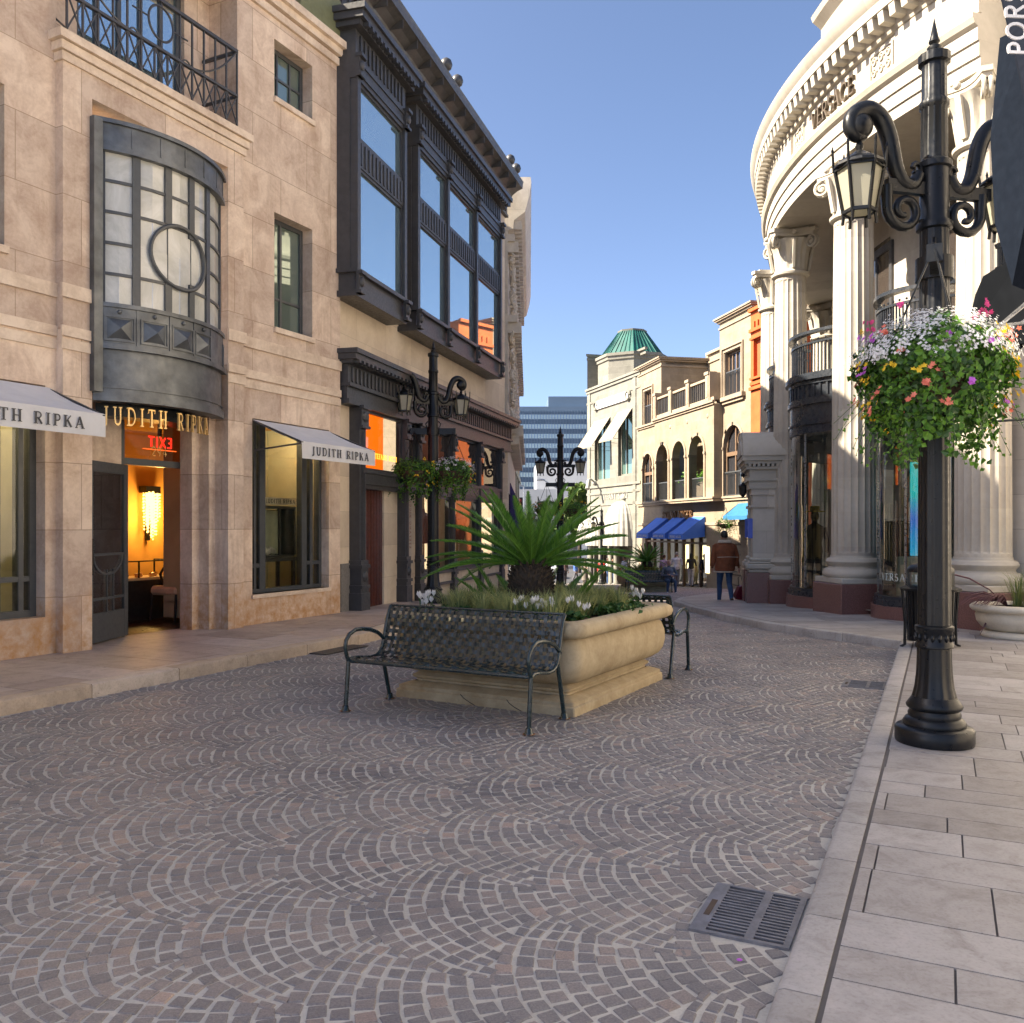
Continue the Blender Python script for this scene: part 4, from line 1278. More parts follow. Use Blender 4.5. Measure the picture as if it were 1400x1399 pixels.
for i in range(5):
    a, b = pc_[i] + pil[i][1] / 2, pc_[i + 1] - pil[i + 1][1] / 2
    f = framed(CB, a, b, 2.62, 3.72, y + .1, [((a + b) / 2, .05)] if i == 2 else [], [], .05, .06, M_DARK, M_GLASSD if i == 0 else M_TRANSOM)
    if i == 0:
        o_ = MB(); o_.quad((a, .0, 2.64), (a + (b - a) * .66, .0, 2.64), (a + (b - a) * .66, .0, 3.72), (a, .0, 3.72)); o_.build('lit_panel', M_ORANGE, f, fixn=False)
        o_ = MB(); o_.quad((a, .5, 2.3), (b, .5, 2.3), (b, .5, 3.9), (a, .5, 3.9)); o_.build('curtain', mat('brown_curtain', (.12, .06, .03), .8), f, fixn=False)
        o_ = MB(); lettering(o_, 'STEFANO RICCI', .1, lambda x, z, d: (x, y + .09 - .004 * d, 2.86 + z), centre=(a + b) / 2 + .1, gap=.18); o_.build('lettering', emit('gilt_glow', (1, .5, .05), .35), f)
    if i == 1:
        q = MB(); q.box(a, b, y + .1, 0, -.3, 2.28); q.build('wall_panel', M_CREAM, CB)
        q = MB(); lettering(q, 'STEFANO RICCI', .085, lambda x, z, d: ((a + b) / 2 - .045 + z, y + .1 - .004 * d, 1.15 + x), gap=.22); q.build('lettering', mat('rose_letter', (.45, .2, .12), .6), CB)
    if i >= 2:
        framed(CB, a, b, .62, 2.28, y + .1, [], [], .06, .08, M_DARK, M_GLASSD)
        q = MB(); q.box(a, b, y + .08, 0, -.8, .3); q.box(a, b, y + .05, 0, .36, .56); q.build('stall_riser', M_CREAM, CB)
        q = MB(); q.box(a - .03, b + .03, y + .0, 0, .3, .36); q.box(a - .03, b + .03, y + .0, 0, .56, .62); q.build('sill', M_DARK, CB)
        q = MB(); q.box(a, b, .5, .55, .4, 2.6); q.build('display_wall', M_OLIVE if i != 3 else mat('display_cream', (.55, .48, .36), .8), CB)
        q = MB(); q.box(a, b, .0, .5, .55, .6); q.build('display_floor', M_DARKIN, CB)
a, b = pc_[0] + .13, pc_[1] - .1
g = MB()
pd_ = cS(523, .0)
for k in range(9): g.box(a + (pd_ - a) * k / 9, a + (pd_ - a) * (k + .88) / 9, .0, .08, -.1, 2.28)
g.build('door', mat('dark_red_door', (.07, .018, .012), .4, 0, .3, 6), CB)
g = MB(); g.box(pd_, b, -.03, .12, -.1, 2.28); g.build('wall_panel', M_CREAM, CB)
g = MB(); g.box(a - .1, b + .1, -.3, .1, -.3, .1); g.build('doorstep', M_SLABL, CB)
# dummies in the display windows
for k, u_ in ((0, 592), (1, 640)):
    x = cS(u_, 0); m_ = thing('mannequin', 'dark dressed shop dummy in the %s display window of the bronze shopfront' % ('first' if k == 0 else 'second'), 'mannequin', C.w(x, .25, .6), C.rot)
    g = MB(); g.lathe([(.13, .62), (.17, .8), (.15, .95), (.21, 1.15), (.19, 1.24), (.06, 1.32), (.05, 1.4)], 12); g.build('torso', mat('dummy_suit%d' % k, (.03, .035, .07), .7), m_, smooth=60)
    g = MB(); g.lathe([(.02, 0), (.13, .01), (.02, .03), (.015, .62)], 10); g.build('stand', M_STEEL, m_, smooth=40)

# parapet planter box above the pink building with trailing flowers
rp = thing('roof_planter', 'flower box on the parapet between the pink and the cream building', 'planter', L.w(xE - .75, .05, 9.86), L.rot)
g = MB(); g.box(-.35, .7, -.1, .5, 0, .7); g.build('box', mat('olive_box', (.16, .17, .09), .7), rp)

# ================================================================== ornate white building beyond
O = Frame((-.12, 25.5), (.02, 1))
OB = thing('ornate_building', 'white carved stone building with a heavy cornice beyond the dark metal bays', 'building', (*O.o, 0), O.rot)
M_WHITE = stone('white_carved_stone', (.56, .50, .42), (.68, .62, .53), 1.2, .6, (.4, .36, .3), .004, .75, 3)
g = MB(); g.box(0, 13.2, 0, 8, -2.5, 11.5); g.build('wall', M_WHITE, OB)
g = MB()
prof = [(0, 10.2), (-.15, 10.25), (-.18, 10.5), (-.5, 10.75), (-.62, 11.2), (-.68, 11.6), (-.66, 11.75), (0, 11.75)]
g.prism([(p_[0], p_[1]) for p_ in prof], 'x', .0, 12.6)
for i in range(34): g.box(.2 + .37 * i, .38 + .37 * i, -.4, -.1, 10.3, 10.55)
g.build('cornice', M_WHITE, OB)
g = MB()
for i in range(24):
    for j in range(9):
        x, z = .25 + .52 * i, 4.9 + .58 * j
        if 7.4 < z < 7.9: continue
        a0 = rnd.random() * 6
        g.tube([(x + .16 * math.cos(a0 + a) * (1 - a / 14), -.06 - .12 * rnd.random(), z + .2 * math.sin(a0 + a) * (1 - a / 14)) for a in [k * .8 for k in range(10)]], .05, 5)
for z, d in ((7.55, .28), (4.55, .34), (4.3, .22), (9.9, .2)):
    g.box(0, 12.8, -d, 0, z, z + .2)
    for i in range(25): g.box(.1 + .5 * i, .34 + .5 * i, -d - .1, -.0, z - .3, z)
g.build('carved_ornament', M_WHITE, OB, smooth=40)
g = MB()
for i in range(4): g.box(1 + 3 * i, 3 + 3 * i, -.01, .0, -1.2, 2.6)
g.build('shop_window', M_TRANSOM, OB)
# purple awning of the same building: steep cloth, seen almost from its end
pa = awning(OB, 2.5, 10.5, 3.0, .62, 1.55, .3, mat('purple_canvas', (.07, .05, .20), .8), sides=True)
# the row goes on: a plain brown building further down (mostly hidden)
KB = thing('brown_building', 'narrow slice of a brown building past the carved white facade', 'building', (.0, 39.2, 0), math.atan2(1, .03))
g = MB(); g.box(0, 15.5, 0, 8, -3, 10.2); g.build('wall', stone('brown_stone', (.30, .22, .16), (.38, .29, .22), 1, .5), KB)
g = MB(); g.box(0, 15.5, -.25, 0, 9.7, 10.3); g.box(0, 15.5, -.1, 0, 4.2, 4.5)
for i in range(4):
    for z in (2, 5.6): g.box(1 + 3.6 * i, 2.6 + 3.6 * i, -.04, 0, z, z + 2.2)
g.build('moulding', M_DARK, KB)
# ================================================================== rotunda shop (right)
VC = (18.9, 17.9)
VB = thing('rotunda_building', 'curved cream rotunda shop with fluted columns, ring entablature and dark metal balconies', 'building', (*VC, 0), 0)
M_VST = stone('rotunda_limestone', (.38, .345, .285), (.465, .425, .36), .95, .62, (.40, .35, .28), .004, .7, 1.0, cyl=13.0, bump=.1, jstr=.55)
M_VTR = stone('rotunda_trim', (.385, .35, .29), (.465, .43, .37), vein=1.0, bump=.08, rough=.65)
M_RED = mat('red_granite', (.17, .085, .075), .32, 0, .35, 60, .05, 90)
CR = 12.75                                     # circle of the column axes


def vphi(u, R):
    """angle on the circle of radius R seen at column u (near side)"""
    k = (u - 700) / FPX; a = k * k + 1; b = -2 * (k * VC[0] + VC[1]); c = VC[0] ** 2 + VC[1] ** 2 - R * R
    y = (-b - math.sqrt(max(0, b * b - 4 * a * c))) / (2 * a); x = k * y
    return math.atan2(y - VC[1], x - VC[0]) % (2 * PI)


ZO = .25                                       # rise of everything above the capitals


def vp(phi, R, z=0.0):
    return (R * math.cos(phi), R * math.sin(phi), z + (ZO if z > 6.8 else 0))


def vzr(phi, R): return zr(VC[1] + R * math.sin(phi))


A0, A1 = math.radians(112), vphi(1336, CR + .45)
# entablature ring
prof = [(-1.75, 8.0), (.38, 8.0), (.38, 8.2), (.41, 8.2), (.41, 8.42), (.44, 8.42), (.44, 8.62), (.5, 8.66), (.54, 8.74), (.54, 8.8), (.36, 8.82), (.36, 9.42), (.42, 9.44), (.44, 9.5), (.44, 9.66), (.5, 9.7),
        (.7, 9.72), (.7, 9.88), (.73, 9.92), (.78, 10.0), (.8, 10.08), (.76, 10.12), (-1.75, 10.12)]
g = MB(); g.arcsolid([(CR + r, z) for r, z in prof], 90, A0, A1, (0, 0, ZO)); g.build('entablature', M_VST, VB, smooth=25)
N = 82
for i in range(N):
    g = MB()
    a = A0 + (A1 - A0) * (i + .5) / N; h = .0048
    vs = [vp(a + s_ * h, CR + r, z) for r, z in ((.43, 9.52), (.66, 9.52), (.69, 9.7), (.43, 9.7)) for s_ in (-1, 1)]
    g.add(vs, [(0, 2, 3, 1), (2, 4, 5, 3), (4, 6, 7, 5), (6, 0, 1, 7), (0, 6, 4, 2), (1, 3, 5, 7)])
    g.build('modillion', M_VTR, VB)
# proud blocks right of the inscription, and the recessed inscription panel borders
pr0, pr1 = vphi(1086, CR + .36), vphi(1228, CR + .36)
for a, b in ((pr1, A1), (vphi(1050, CR + .36), pr0 - .004)):
    g = MB(); g.arcsolid([(CR + .35, 8.83), (CR + .42, 8.83), (CR + .42, 9.41), (CR + .35, 9.41)], 14, a, b, (0, 0, ZO))
    g.build('frieze_block', M_VST, VB, smooth=25)
pan = []
for u0, u1 in ((1190, 1222), (1088, 1100)):
    a, b = vphi(u0, CR + .36), vphi(u1, CR + .36)
    g = MB()
    for (s0, s1, z0, z1) in ((0, 1, 8.88, 8.91), (0, 1, 9.31, 9.34), (0, .06, 8.91, 9.31), (.94, 1, 8.91, 9.31)):
        g.arcsolid([(CR + .35, z0), (CR + .385, z0), (CR + .385, z1), (CR + .35, z1)], 4, a + (b - a) * s0, a + (b - a) * s1, (0, 0, ZO))
    for i in range(3):
        for j in range(2):
            c = a + (b - a) * (.2 + .3 * i); z = 9.02 + .19 * j
            P = [vp(c + (b - a) * .12 * math.cos(q) * (1 - q / 12), CR + .372, z + .085 * math.sin(q) * (1 - q / 12)) for q in [k * .7 for k in range(13)]]
            g.tube(P, .016, 5)
    g.build('relief_panel', M_VTR, VB, smooth=40)
g = MB()
va, vb = vphi(1112, CR + .37), vphi(1170, CR + .37)
vt_ = lettering(MB(), 'VERSACE', .32, lambda x, z, d: (0, 0, 0), gap=.04)
lettering(g, 'VERSACE', .32, lambda x, z, d: vp(va + (vb - va) * x / vt_, CR + .365 + .06 * d, 8.96 + z), gap=.04)
g.build('inscription', mat('bronze_letter', (.11, .085, .06), .5, .2), VB)
# attic
g = MB()
at0, at1 = vphi(1126, CR - .1), A1
g.arcsolid([(CR - 1.7, 10.12), (CR - .05, 10.12), (CR - .05, 10.3), (CR + .02, 10.34), (CR + .02, 10.6), (CR - .05, 10.62), (CR - .05, 11.3), (CR + .0, 11.35), (CR + .12, 11.45), (CR + .16, 11.55), (CR - 1.7, 11.55)], 40, at0, at1, (0, 0, ZO))
g.arcsolid([(CR - 1.7, 10.12), (CR - .7, 10.12), (CR - .7, 10.8), (CR - .6, 10.9), (CR - 1.7, 10.9)], 40, A0, at0 - .001, (0, 0, ZO))
g.arcsolid([(CR - .5, 9.9), (CR + .28, 9.9), (CR + .28, 10.9), (CR - .5, 10.9)], 3, vphi(1046, CR + .3) - .02, vphi(1046, CR + .3) + .0, (0, 0, ZO))
g.build('attic', M_VST, VB, smooth=25)
# drum wall behind the colonnade with upper windows
DR = CR - 1.35
colphi = [math.radians(d) for d in (201.8, 188.0, 171.2, 154.5, 138)]
g = MB()
g.arcsolid([(DR - .4, 4.5), (DR, 4.5), (DR, 8.3), (DR - .4, 8.3)], 60, A0, math.radians(215))
g.build('drum_wall', M_VST, VB, smooth=25)
for i in range(4):
    g = MB()
    a, b = colphi[i + 1], colphi[i]; m_ = (a + b) / 2; w = .052
    for (s0, s1, z0, z1) in ((-w - .01, -w, 4.6, 7.1), (w, w + .01, 4.6, 7.1), (-w - .01, w + .01, 7.1, 7.25), (-.003, .003, 4.6, 7.1)):
        g.arcsolid([(DR - .02, z0), (DR + .05, z0), (DR + .05, z1), (DR - .02, z1)], 3, m_ + s0, m_ + s1)
    wf = g.build('window', M_DARK, VB)
    g = MB()
    vs = [vp(m_ + .052 * (2 * k / 6 - 1), DR + .02, z) for z in (4.6, 7.1) for k in range(7)]
    g.add(vs, [(k, k + 1, k + 8, k + 7) for k in range(6)])
    g.build('pane', M_TRANSOM, wf, fixn=False)
# columns
NF = 20


def column(phi, CR=CR):
    x, y, _ = vp(phi, CR); zg = vzr(phi, CR) - .03
    p0 = zg + .58                                # plinth top
    def flute(r, z, a):
        q = (a * NF / (2 * PI)) % 1.0
        return r * (1 - .055 * max(0.0, math.sin(PI * q)) ** .6) if p0 + .56 < z < 7.1 else r
    T = Matrix.Translation((x, y, 0)) @ Matrix.Rotation(phi, 4, 'Z')
    s_ = MB(); s_.T = T
    r0, r1 = .39, .345
    zs = [p0 + .5, p0 + .555, p0 + .58, p0 + .7] + [p0 + .7 + (6.97 - p0 - .7) * k / 6 for k in range(1, 7)] + [7.09, 7.11, 7.2]
    rr = [(r0 + (r1 - r0) * ((z - p0) / 6.5) ** 1.6, z) for z in zs]
    s_.lathe(rr, NF * 5, mod=flute)
    sh = s_.build('column_shaft', M_VST, VB, smooth=35)
    b_ = MB(); b_.T = T
    b_.bbox(-.5, .5, -.5, .5, p0, p0 + .1, .012)
    b_.lathe([(.5, p0 + .1), (.535, p0 + .14), (.54, p0 + .19), (.5, p0 + .26), (.45, p0 + .275), (.43, p0 + .3), (.44, p0 + .33), (.47, p0 + .35), (.485, p0 + .39), (.46, p0 + .44), (.41, p0 + .46), (.4, p0 + .5)], 40)
    b_.build('column_base', M_VTR, sh, smooth=40)
    q_ = MB(); q_.T = T; q_.bbox(-.53, .53, -.53, .53, zg - .2, p0 - .002, .012); q_.build('plinth', M_RED, sh)
    c_ = MB(); c_.T = T @ Matrix.Translation((0, 0, ZO))
    c_.lathe([(.36, 6.95), (.41, 6.98), (.42, 7.03), (.37, 7.06), (.36, 7.1)], 36)
    def bell(r, z, a):
        return r + .018 * math.cos(a * 16) * (1 if z > 7.15 else 0)
    c_.lathe([(.355, 7.1), (.36, 7.2), (.37, 7.4), (.4, 7.55), (.46, 7.68), (.5, 7.74), (.2, 7.76)], 64, mod=bell)
    for k in range(4):                          # straps between the leaves
        a = k * PI / 2
        c_.bar((.385 * math.cos(a), .385 * math.sin(a), 7.1), (.5 * math.cos(a), .5 * math.sin(a), 7.72), .1, .05)
    for k in range(4):                          # corner volutes
        a = PI / 4 + k * PI / 2; ca, sa = math.cos(a), math.sin(a)
        for sgn in (-1, 1):
            P = []
            for i in range(22):
                t = i / 21; ang = PI * .5 - 2 * PI * 1.6 * t; r = .15 * (1 - .82 * t)
                d = .56 + r * math.cos(ang); z = 7.66 + r * math.sin(ang)
                P.append((d * ca - sgn * .045 * sa, d * sa + sgn * .045 * ca, z))
            c_.tube(P, [.034 * (1 - .5 * i / 21) for i in range(22)], 6)
        c_.tube([(.4 * ca, .4 * sa, 7.62), (.5 * ca, .5 * sa, 7.76), (.58 * ca, .58 * sa, 7.81)], .05, 6)
        c_.ball((.56 * ca, .56 * sa, 7.66), (.07, .07, .07), 8, 6)
    ab = []
    for k in range(4):                          # abacus with hollow sides
        a0 = -PI / 4 + k * PI / 2
        for i in range(9):
            t = i / 8; p_ = Vector((.64 * math.cos(a0), .64 * math.sin(a0))).lerp(Vector((.64 * math.cos(a0 + PI / 2), .64 * math.sin(a0 + PI / 2))), .05 + .9 * t)
            p_ *= 1 + .0 - .0; inw = .16 * math.sin(PI * t)
            m_ = Vector((math.cos(a0 + PI / 4), math.sin(a0 + PI / 4))); p_ -= m_ * inw; p_ += m_ * .05
            ab.append((p_.x, p_.y))
    c_.prism(ab, 'z', 7.8, 7.87); c_.prism([(x_ * 1.06, y_ * 1.06) for x_, y_ in ab], 'z', 7.871, 7.95); c_.prism([(x_ * .8, y_ * .8) for x_, y_ in ab], 'z', 7.951, 8.0)
    for k in range(4):
        a = k * PI / 2; c_.ball((.52 * math.cos(a), .52 * math.sin(a), 7.86), (.06, .06, .06), 8, 6)
    c_.build('capital', M_VTR, sh, smooth=40)


for ph in colphi: column(math.radians(157.2) if abs(ph - math.radians(154.5)) < .01 else ph, 13.05 if abs(ph - math.radians(154.5)) < .01 else CR)
# metal balconies and curved shop glass between the columns
M_BAL = mat('gunmetal_balcony', (.026, .031, .04), .3, .1, .15, 5, 0, 30, coat=.2)
M_VGL = glass_clear('curved_shop_glass', (.72, .80, .75), .13, .01)


def vbay(p0, p1, bulge, zr0):
    n = 28
    def pt(t, z, o=0.0):
        a = p0 + (p1 - p0) * t
        R = CR - .25 + bulge * math.sin(PI * t) ** .8 + o
        return vp(a, R, z)
    def band(m, z0, z1, o0, o1, t0=0.0, t1=1.0, k=n):
        vs = []
        for i in range(k + 1):
            t = t0 + (t1 - t0) * i / k
            vs += [pt(t, z0, o0), pt(t, z0, o1), pt(t, z1, o1), pt(t, z1, o0)]
        fs = []
        for i in range(k):
            for j in range(4): fs.append((i * 4 + j, i * 4 + 4 + j, i * 4 + 4 + (j + 1) % 4, i * 4 + (j + 1) % 4))
        fs += [(0, 1, 2, 3), (k * 4, k * 4 + 3, k * 4 + 2, k * 4 + 1)]
        m.add(vs, fs)
    g = MB()
    band(g, 3.45, 3.62, -.3, .03); band(g, 3.62, 3.66, -.3, .06); band(g, 3.66, 4.02, -.3, .02); band(g, 4.02, 4.1, -.3, .07); band(g, 4.1, 4.16, -.3, .04)
    band(g, 4.16, 4.42, -.3, .0); band(g, 4.42, 4.5, -.3, .05); band(g, 4.5, 4.58, -1.2, .12); band(g, 4.58, 4.64, -.3, .08)
    for i in range(19):
        t = (i + .5) / 19; band(g, 4.17, 4.41, .0, .035, t - .007, t + .007, 1)
    bal = g.build('balcony', M_BAL, VB, smooth=30)
    g = MB()
    band(g, 5.42, 5.48, -.1, .05); band(g, 5.22, 5.26, -.06, .0)
    for i in range(34):
        t = (i + .5) / 34; a_ = pt(t, 4.62, -.03); b_ = pt(t, 5.24, -.03); g.bar(a_, b_, .022)
        if i % 2 == 0: g.ball(pt(t, 5.3, -.03), .022, 5, 4)
    for t in (.03, .97): g.bar(pt(t, 4.6, -.03), pt(t, 5.46, -.03), .07)
    g.build('railing', M_BAL, bal)
    zb_ = min(vzr(p0, CR), vzr(p1, CR)); zt_ = max(vzr(p0, CR), vzr(p1, CR))
    g = MB(); band(g, zb_ - .3, zt_ + .2, -.6, .1); g.build('stall_riser', M_RED, VB, smooth=30)
    g = MB(); band(g, zt_ + .2, zt_ + .3, -.4, .06); band(g, zt_ + .3, zt_ + .36, -.2, .03); g.build('window_track', M_BAL, VB, smooth=30)
    g = MB()
    for t in (.02, .3, .66, .98): band(g, zt_ + .36, 3.45, -.03, .0, t - .004, t + .004, 1)
    wf_ = g.build('shop_window', M_STEEL, VB)
    g = MB(); vs = [pt(i / n, z, -.02) for z in (zt_ + .34, 3.47) for i in range(n + 1)]
    g.add(vs, [(i, i + 1, n + 2 + i, n + 1 + i) for i in range(n)])
    g.build('pane', M_VGL, wf_, smooth=180, fixn=False)
    if zr0:
        g = MB(); lettering(g, 'VERSACE', .12, lambda x, z, d: pt(.4 + x / ((CR) * (p1 - p0)), zt_ + .62 + z, -.018 + .004 * d), gap=.15); g.build('lettering', mat('etched_letter', (.55, .6, .56), .6), wf_)


for i in range(3):
    vbay(colphi[i + 1] + .042, colphi[i] - .042, .62, i == 0)
# shop room behind
g = MB(); M_VROOM = mat('grey_green_shop_wall', (.16, .18, .16), .7, 0, .25, 1.5)
vs = [vp(A0 + (math.radians(202) - A0) * i / 40, DR - 1.2, z) for z in (-.6, 4.5) for i in range(41)]
g.add(vs, [(i, i + 1, 42 + i, 41 + i) for i in range(40)])
vs = [vp(A0 + (math.radians(202) - A0) * i / 40, r, 3.46) for r in (DR - 1.2, CR) for i in range(41)]
g.add(vs, [(i, i + 1, 42 + i, 41 + i) for i in range(40)])
g.build('shop_room', M_VROOM, VB, fixn=False)
g = MB(); vs = [vp(math.radians(160) + math.radians(50) * i / 30, r, .12) for r in (DR - 1.2, CR + .1) for i in range(31)]
g.add(vs, [(i, i + 1, 32 + i, 31 + i) for i in range(30)]); g.build('shop_floor', mat('pale_shop_floor', (.42, .45, .38), .4), VB, fixn=False)
# the neighbour on the right: its pale stone front runs back beside and behind the viewer
aw = math.radians(207)
wx, wy = VC[0] + (CR - .5) * math.cos(aw), VC[1] + (CR - .5) * math.sin(aw)
NB = thing('neighbour_building', 'pale jointed stone wall behind the bowl planter at the right edge', 'building', (wx, wy, 0), math.radians(-64))
g = MB(); g.box(-1.3, 34, .0, .5, -.1, 12.5); g.box(-1.3, -.8, .5, 6, -.1, 12.5)  # extended in length and height, out of view, to bounce sunlight
g.build('wall', stone('neighbour_limestone', (.56, .51, .43), (.68, .62, .53), 1.1, .52, (.36, .31, .26), .005, .7, 1.0, bump=.1), NB)
g = MB()
for z, d in ((4.4, .12), (8.2, .1), (12.1, .25), (12.35, .35)): g.box(1.2, 34, -d, -.001, z, z + .2)
for i in range(10): g.box(2 + 3.1 * i, 3.6 + 3.1 * i, -.05, -.001, 5.2, 7.4); g.box(2 + 3.1 * i, 3.6 + 3.1 * i, -.05, -.001, 9, 11)
g.build('moulding', M_VTR, NB)

# porch (aedicule) at the far end of the colonnade
pp = Vector((1046 - 700, FPX)).normalized()
ED = Frame(px(1029, 823, zr(19.4)), (.98, -.2))
M_PST = stone('porch_limestone', (.47, .43, .36), (.57, .52, .45), .62, .5, (.36, .32, .26), .006, .7, 1.0, bump=.1)
EB = thing('porch', 'small barrel-roofed stone porch with pilasters on the side of the rotunda', 'porch', (*ED.o, 0), ED.rot)
zE = zr(ED.o[1]) - .03
g = MB()
for (x0, x1, y0) in ((0, .55, 0), (0, .5, 1.25)):
    g.box(x0, x1, y0, y0 + .55, zE + 1.05, zE + 2.62)
    g.box(x0 - .04, x1 + .04, y0 - .04, y0 + .6, zE + 2.2, zE + 2.26); g.box(x0 - .03, x1 + .03, y0 - .03, y0 + .6, zE + 2.48, zE + 2.62)
g.build('pilaster', M_PST, EB)
g = MB()
for (x0, x1, y0) in ((0, .55, 0), (0, .5, 1.25)):
    for k, (d, h0, h1) in enumerate(((.1, .72, .8), (.14, .8, .92), (.09, .92, .97), (.05, .97, 1.05))): g.bbox(x0 - d, x1 + d, y0 - d, y0 + .55, zE + h0, zE + h1, .025)
g.build('pilaster_base', M_VTR, EB)
g = MB(); g.box(-.13, .9, -.13, .62, zE - .25, zE + .72); g.box(-.13, .6, 1.15, 1.9, zE - .25, zE + .72); g.build('plinth', M_RED, EB)
g = MB()
for (d, h0, h1) in ((.06, 2.62, 2.8), (.1, 2.8, 2.86), (.05, 2.86, 3.06), (.12, 3.06, 3.12), (.17, 3.18, 3.25), (.22, 3.25, 3.36)): g.box(-.02 - d, 1.2, -d, 1.85, zE + h0, zE + h1)
for i in range(12): g.box(-.1 + .1 * i, -.04 + .1 * i, -.16, 0, zE + 3.12, zE + 3.18)
for i in range(16): g.box(-.17, -.02, -.05 + .11 * i, .01 + .11 * i, zE + 3.12, zE + 3.18)
g.build('cornice', M_VTR, EB)
g = MB()
arc = [(.85 - 1.1 * math.cos(PI * k / 14), zE + 3.36 + .62 * math.sin(PI * k / 14)) for k in range(15)]
g.prism([(y_, z_) for y_, z_ in arc], 'x', -.22, 1.3)
arc2 = [(.85 - .8 * math.cos(PI * k / 14), zE + 3.39 + .40 * math.sin(PI * k / 14)) for k in range(15)]
g.prism([(y_, z_) for y_, z_ in arc2], 'x', -.26, -.22)
g.build('barrel_roof', M_VTR, EB, smooth=40)
for yy in (-.06, 1.1):
    g = MB(); g.bar((-.05, yy + .08, zE + 1.5), (-.05, yy + .08, zE + 1.95), .06, .1); g.build('number_plate', mat('blue_plate%d' % int(yy * 10), (.05, .1, .5), .4), EB)

# things in the curved shop windows
a_ = vphi(1127, CR - .5); q = vp(a_, CR - .3)
mq = thing('mannequin', 'dark dummy with a yellow hat and bag in the curved shop window', 'mannequin', (VC[0] + q[0], VC[1] + q[1], .15), 0)
g = MB(); g.tube([(-.1, 0, 0), (-.1, 0, .45), (-.07, 0, .85)], [.05, .06, .09], 8); g.tube([(.1, .05, 0), (.1, .03, .45), (.07, 0, .85)], [.05, .06, .09], 8)
g.lathe([(.14, .8), (.17, .92), (.14, 1.1), (.2, 1.35), (.18, 1.45), (.06, 1.52), (.055, 1.58)], 12); g.ball((0, 0, 1.68), (.09, .1, .12))
for s_ in (-1, 1): g.tube([(s_ * .2, 0, 1.42), (s_ * .27, .02, 1.15), (s_ * .24, -.08, .9)], [.06, .05, .035], 8)
g.build('figure', mat('black_dummy', (.012, .013, .02), .5), mq, smooth=60)
g = MB(); g.lathe([(.2, 1.76), (.2, 1.78), (.1, 1.79), (.1, 1.88), (0, 1.9)], 14); g.build('hat', mat('yellow_felt', (.75, .5, .02), .7), mq, smooth=40)
g = MB(); g.tube([(-.2, -.06, 1.5), (-.28, -.1, 1.3), (-.24, -.12, 1.05), (-.3, -.12, .8), (-.26, -.1, .6)], [.03, .05, .03, .055, .03], 6, sx=.4); g.build('scarf', bpy.data.materials['yellow_felt'], mq, smooth=60)
a_ = vphi(1263, CR - .4); q = vp(a_, CR - .5)
dp = thing('poster_stand', 'tall glowing turquoise and blue poster panel standing in the curved shop window', 'poster', (VC[0] + q[0], VC[1] + q[1], .15), a_ + PI / 2 + .5)
t_ = NT('turquoise_poster'); z_ = t_.n('SeparateXYZ', {0: t_.n('TexCoord').outputs['Object']}).outputs[2]
nz = t_.n('TexNoise', {'Vector': t_.n('TexCoord').outputs['Object'], 'Scale': 3.0}).outputs[0]
cc = t_.ramp(t_.math('MULTIPLY', t_.math('ADD', z_, t_.math('MULTIPLY', nz, .4)), .4), [(.25, (.35, .6, .55)), (.5, (.0, .3, .55)), (.72, (.03, .12, .5)), (.9, (.0, .45, .45))])
t_.surf(t_.n('Emission', {'Color': cc, 'Strength': .16}).outputs[0])
g = MB(); g.box(-.3, .3, -.03, .03, .95, 2.55); g.build('poster', t_.m, dp)
g = MB(); g.box(-.5, .5, -.12, .12, 0, .93); g.build('stand', mat('pale_green_plinth', (.42, .48, .40), .6), dp)
for k, u_ in enumerate((1215, 1230)):
    a_ = vphi(u_, CR - 1.5); q = vp(a_, CR - 1.6)
    o = thing('clothes_rack', ['steel rail of dark clothes behind the curved glass, left of the other rail', 'steel rail of dark clothes behind the curved glass, nearer the turquoise poster'][k], 'clothes rack', (VC[0] + q[0], VC[1] + q[1], .15), a_ + PI / 2)
    g = MB(); g.tube([(-.4, 0, 0), (-.4, 0, 1.6), (.4, 0, 1.6), (.4, 0, 0)], .015, 6); g.build('rail', M_STEEL, o)
    g = MB()
    for i in range(5): g.bbox(-.3 + .13 * i, -.21 + .13 * i, -.18, .18, .55 + .06 * (i % 3), 1.56, .03)
    g.build('clothes', mat('dark_clothes%d' % k, (.03, .03, .035), .8, island=.5), o)

# angular dark sign of the neighbour, cutting in at the right edge
SG = thing('angular_sign', 'large angular dark grey hanging sign with white lettering at the right edge', 'sign', (0, 0, 0), 0)
def at(u, v, y): return ((u - 700) / FPX * y, y, CAMH - (v - HV) / FPX * y)
M_SIGN = mat('dark_blue_grey_sign', (.009, .012, .019), 1.0, 0, .15, 20, spec=0)
g = MB()
f0 = [at(1367, 52, 5.35), at(1354, 190, 5.35), at(1360, 305, 5.35), at(1384, 390, 5.25), at(1412, 250, 5.0), at(1412, 30, 5.0)]
b0 = [(p_[0] + .2, p_[1] + .16, p_[2]) for p_ in f0]
g.add(f0 + b0, [(0, 1, 2, 3, 4, 5), (11, 10, 9, 8, 7, 6)] + [(i, 6 + i, 6 + (i + 1) % 6, (i + 1) % 6) for i in range(6)])
g.build('side_panel', M_SIGN, SG)
g = MB()
f0 = [at(1362, -40, 4.95), at(1404, 140, 4.83), at(1500, 140, 4.65), at(1500, -300, 4.65)]; b0 = [(p_[0] + .03, p_[1] + .06, p_[2]) for p_ in f0]
g.add(f0 + b0, [(0, 1, 2, 3), (7, 6, 5, 4)] + [(i, 4 + i, 4 + (i + 1) % 4, (i + 1) % 4) for i in range(4)])
g.build('front_panel', mat('sign_face', (.015, .018, .027), 1.0, 0, .15, 30, spec=0), SG)
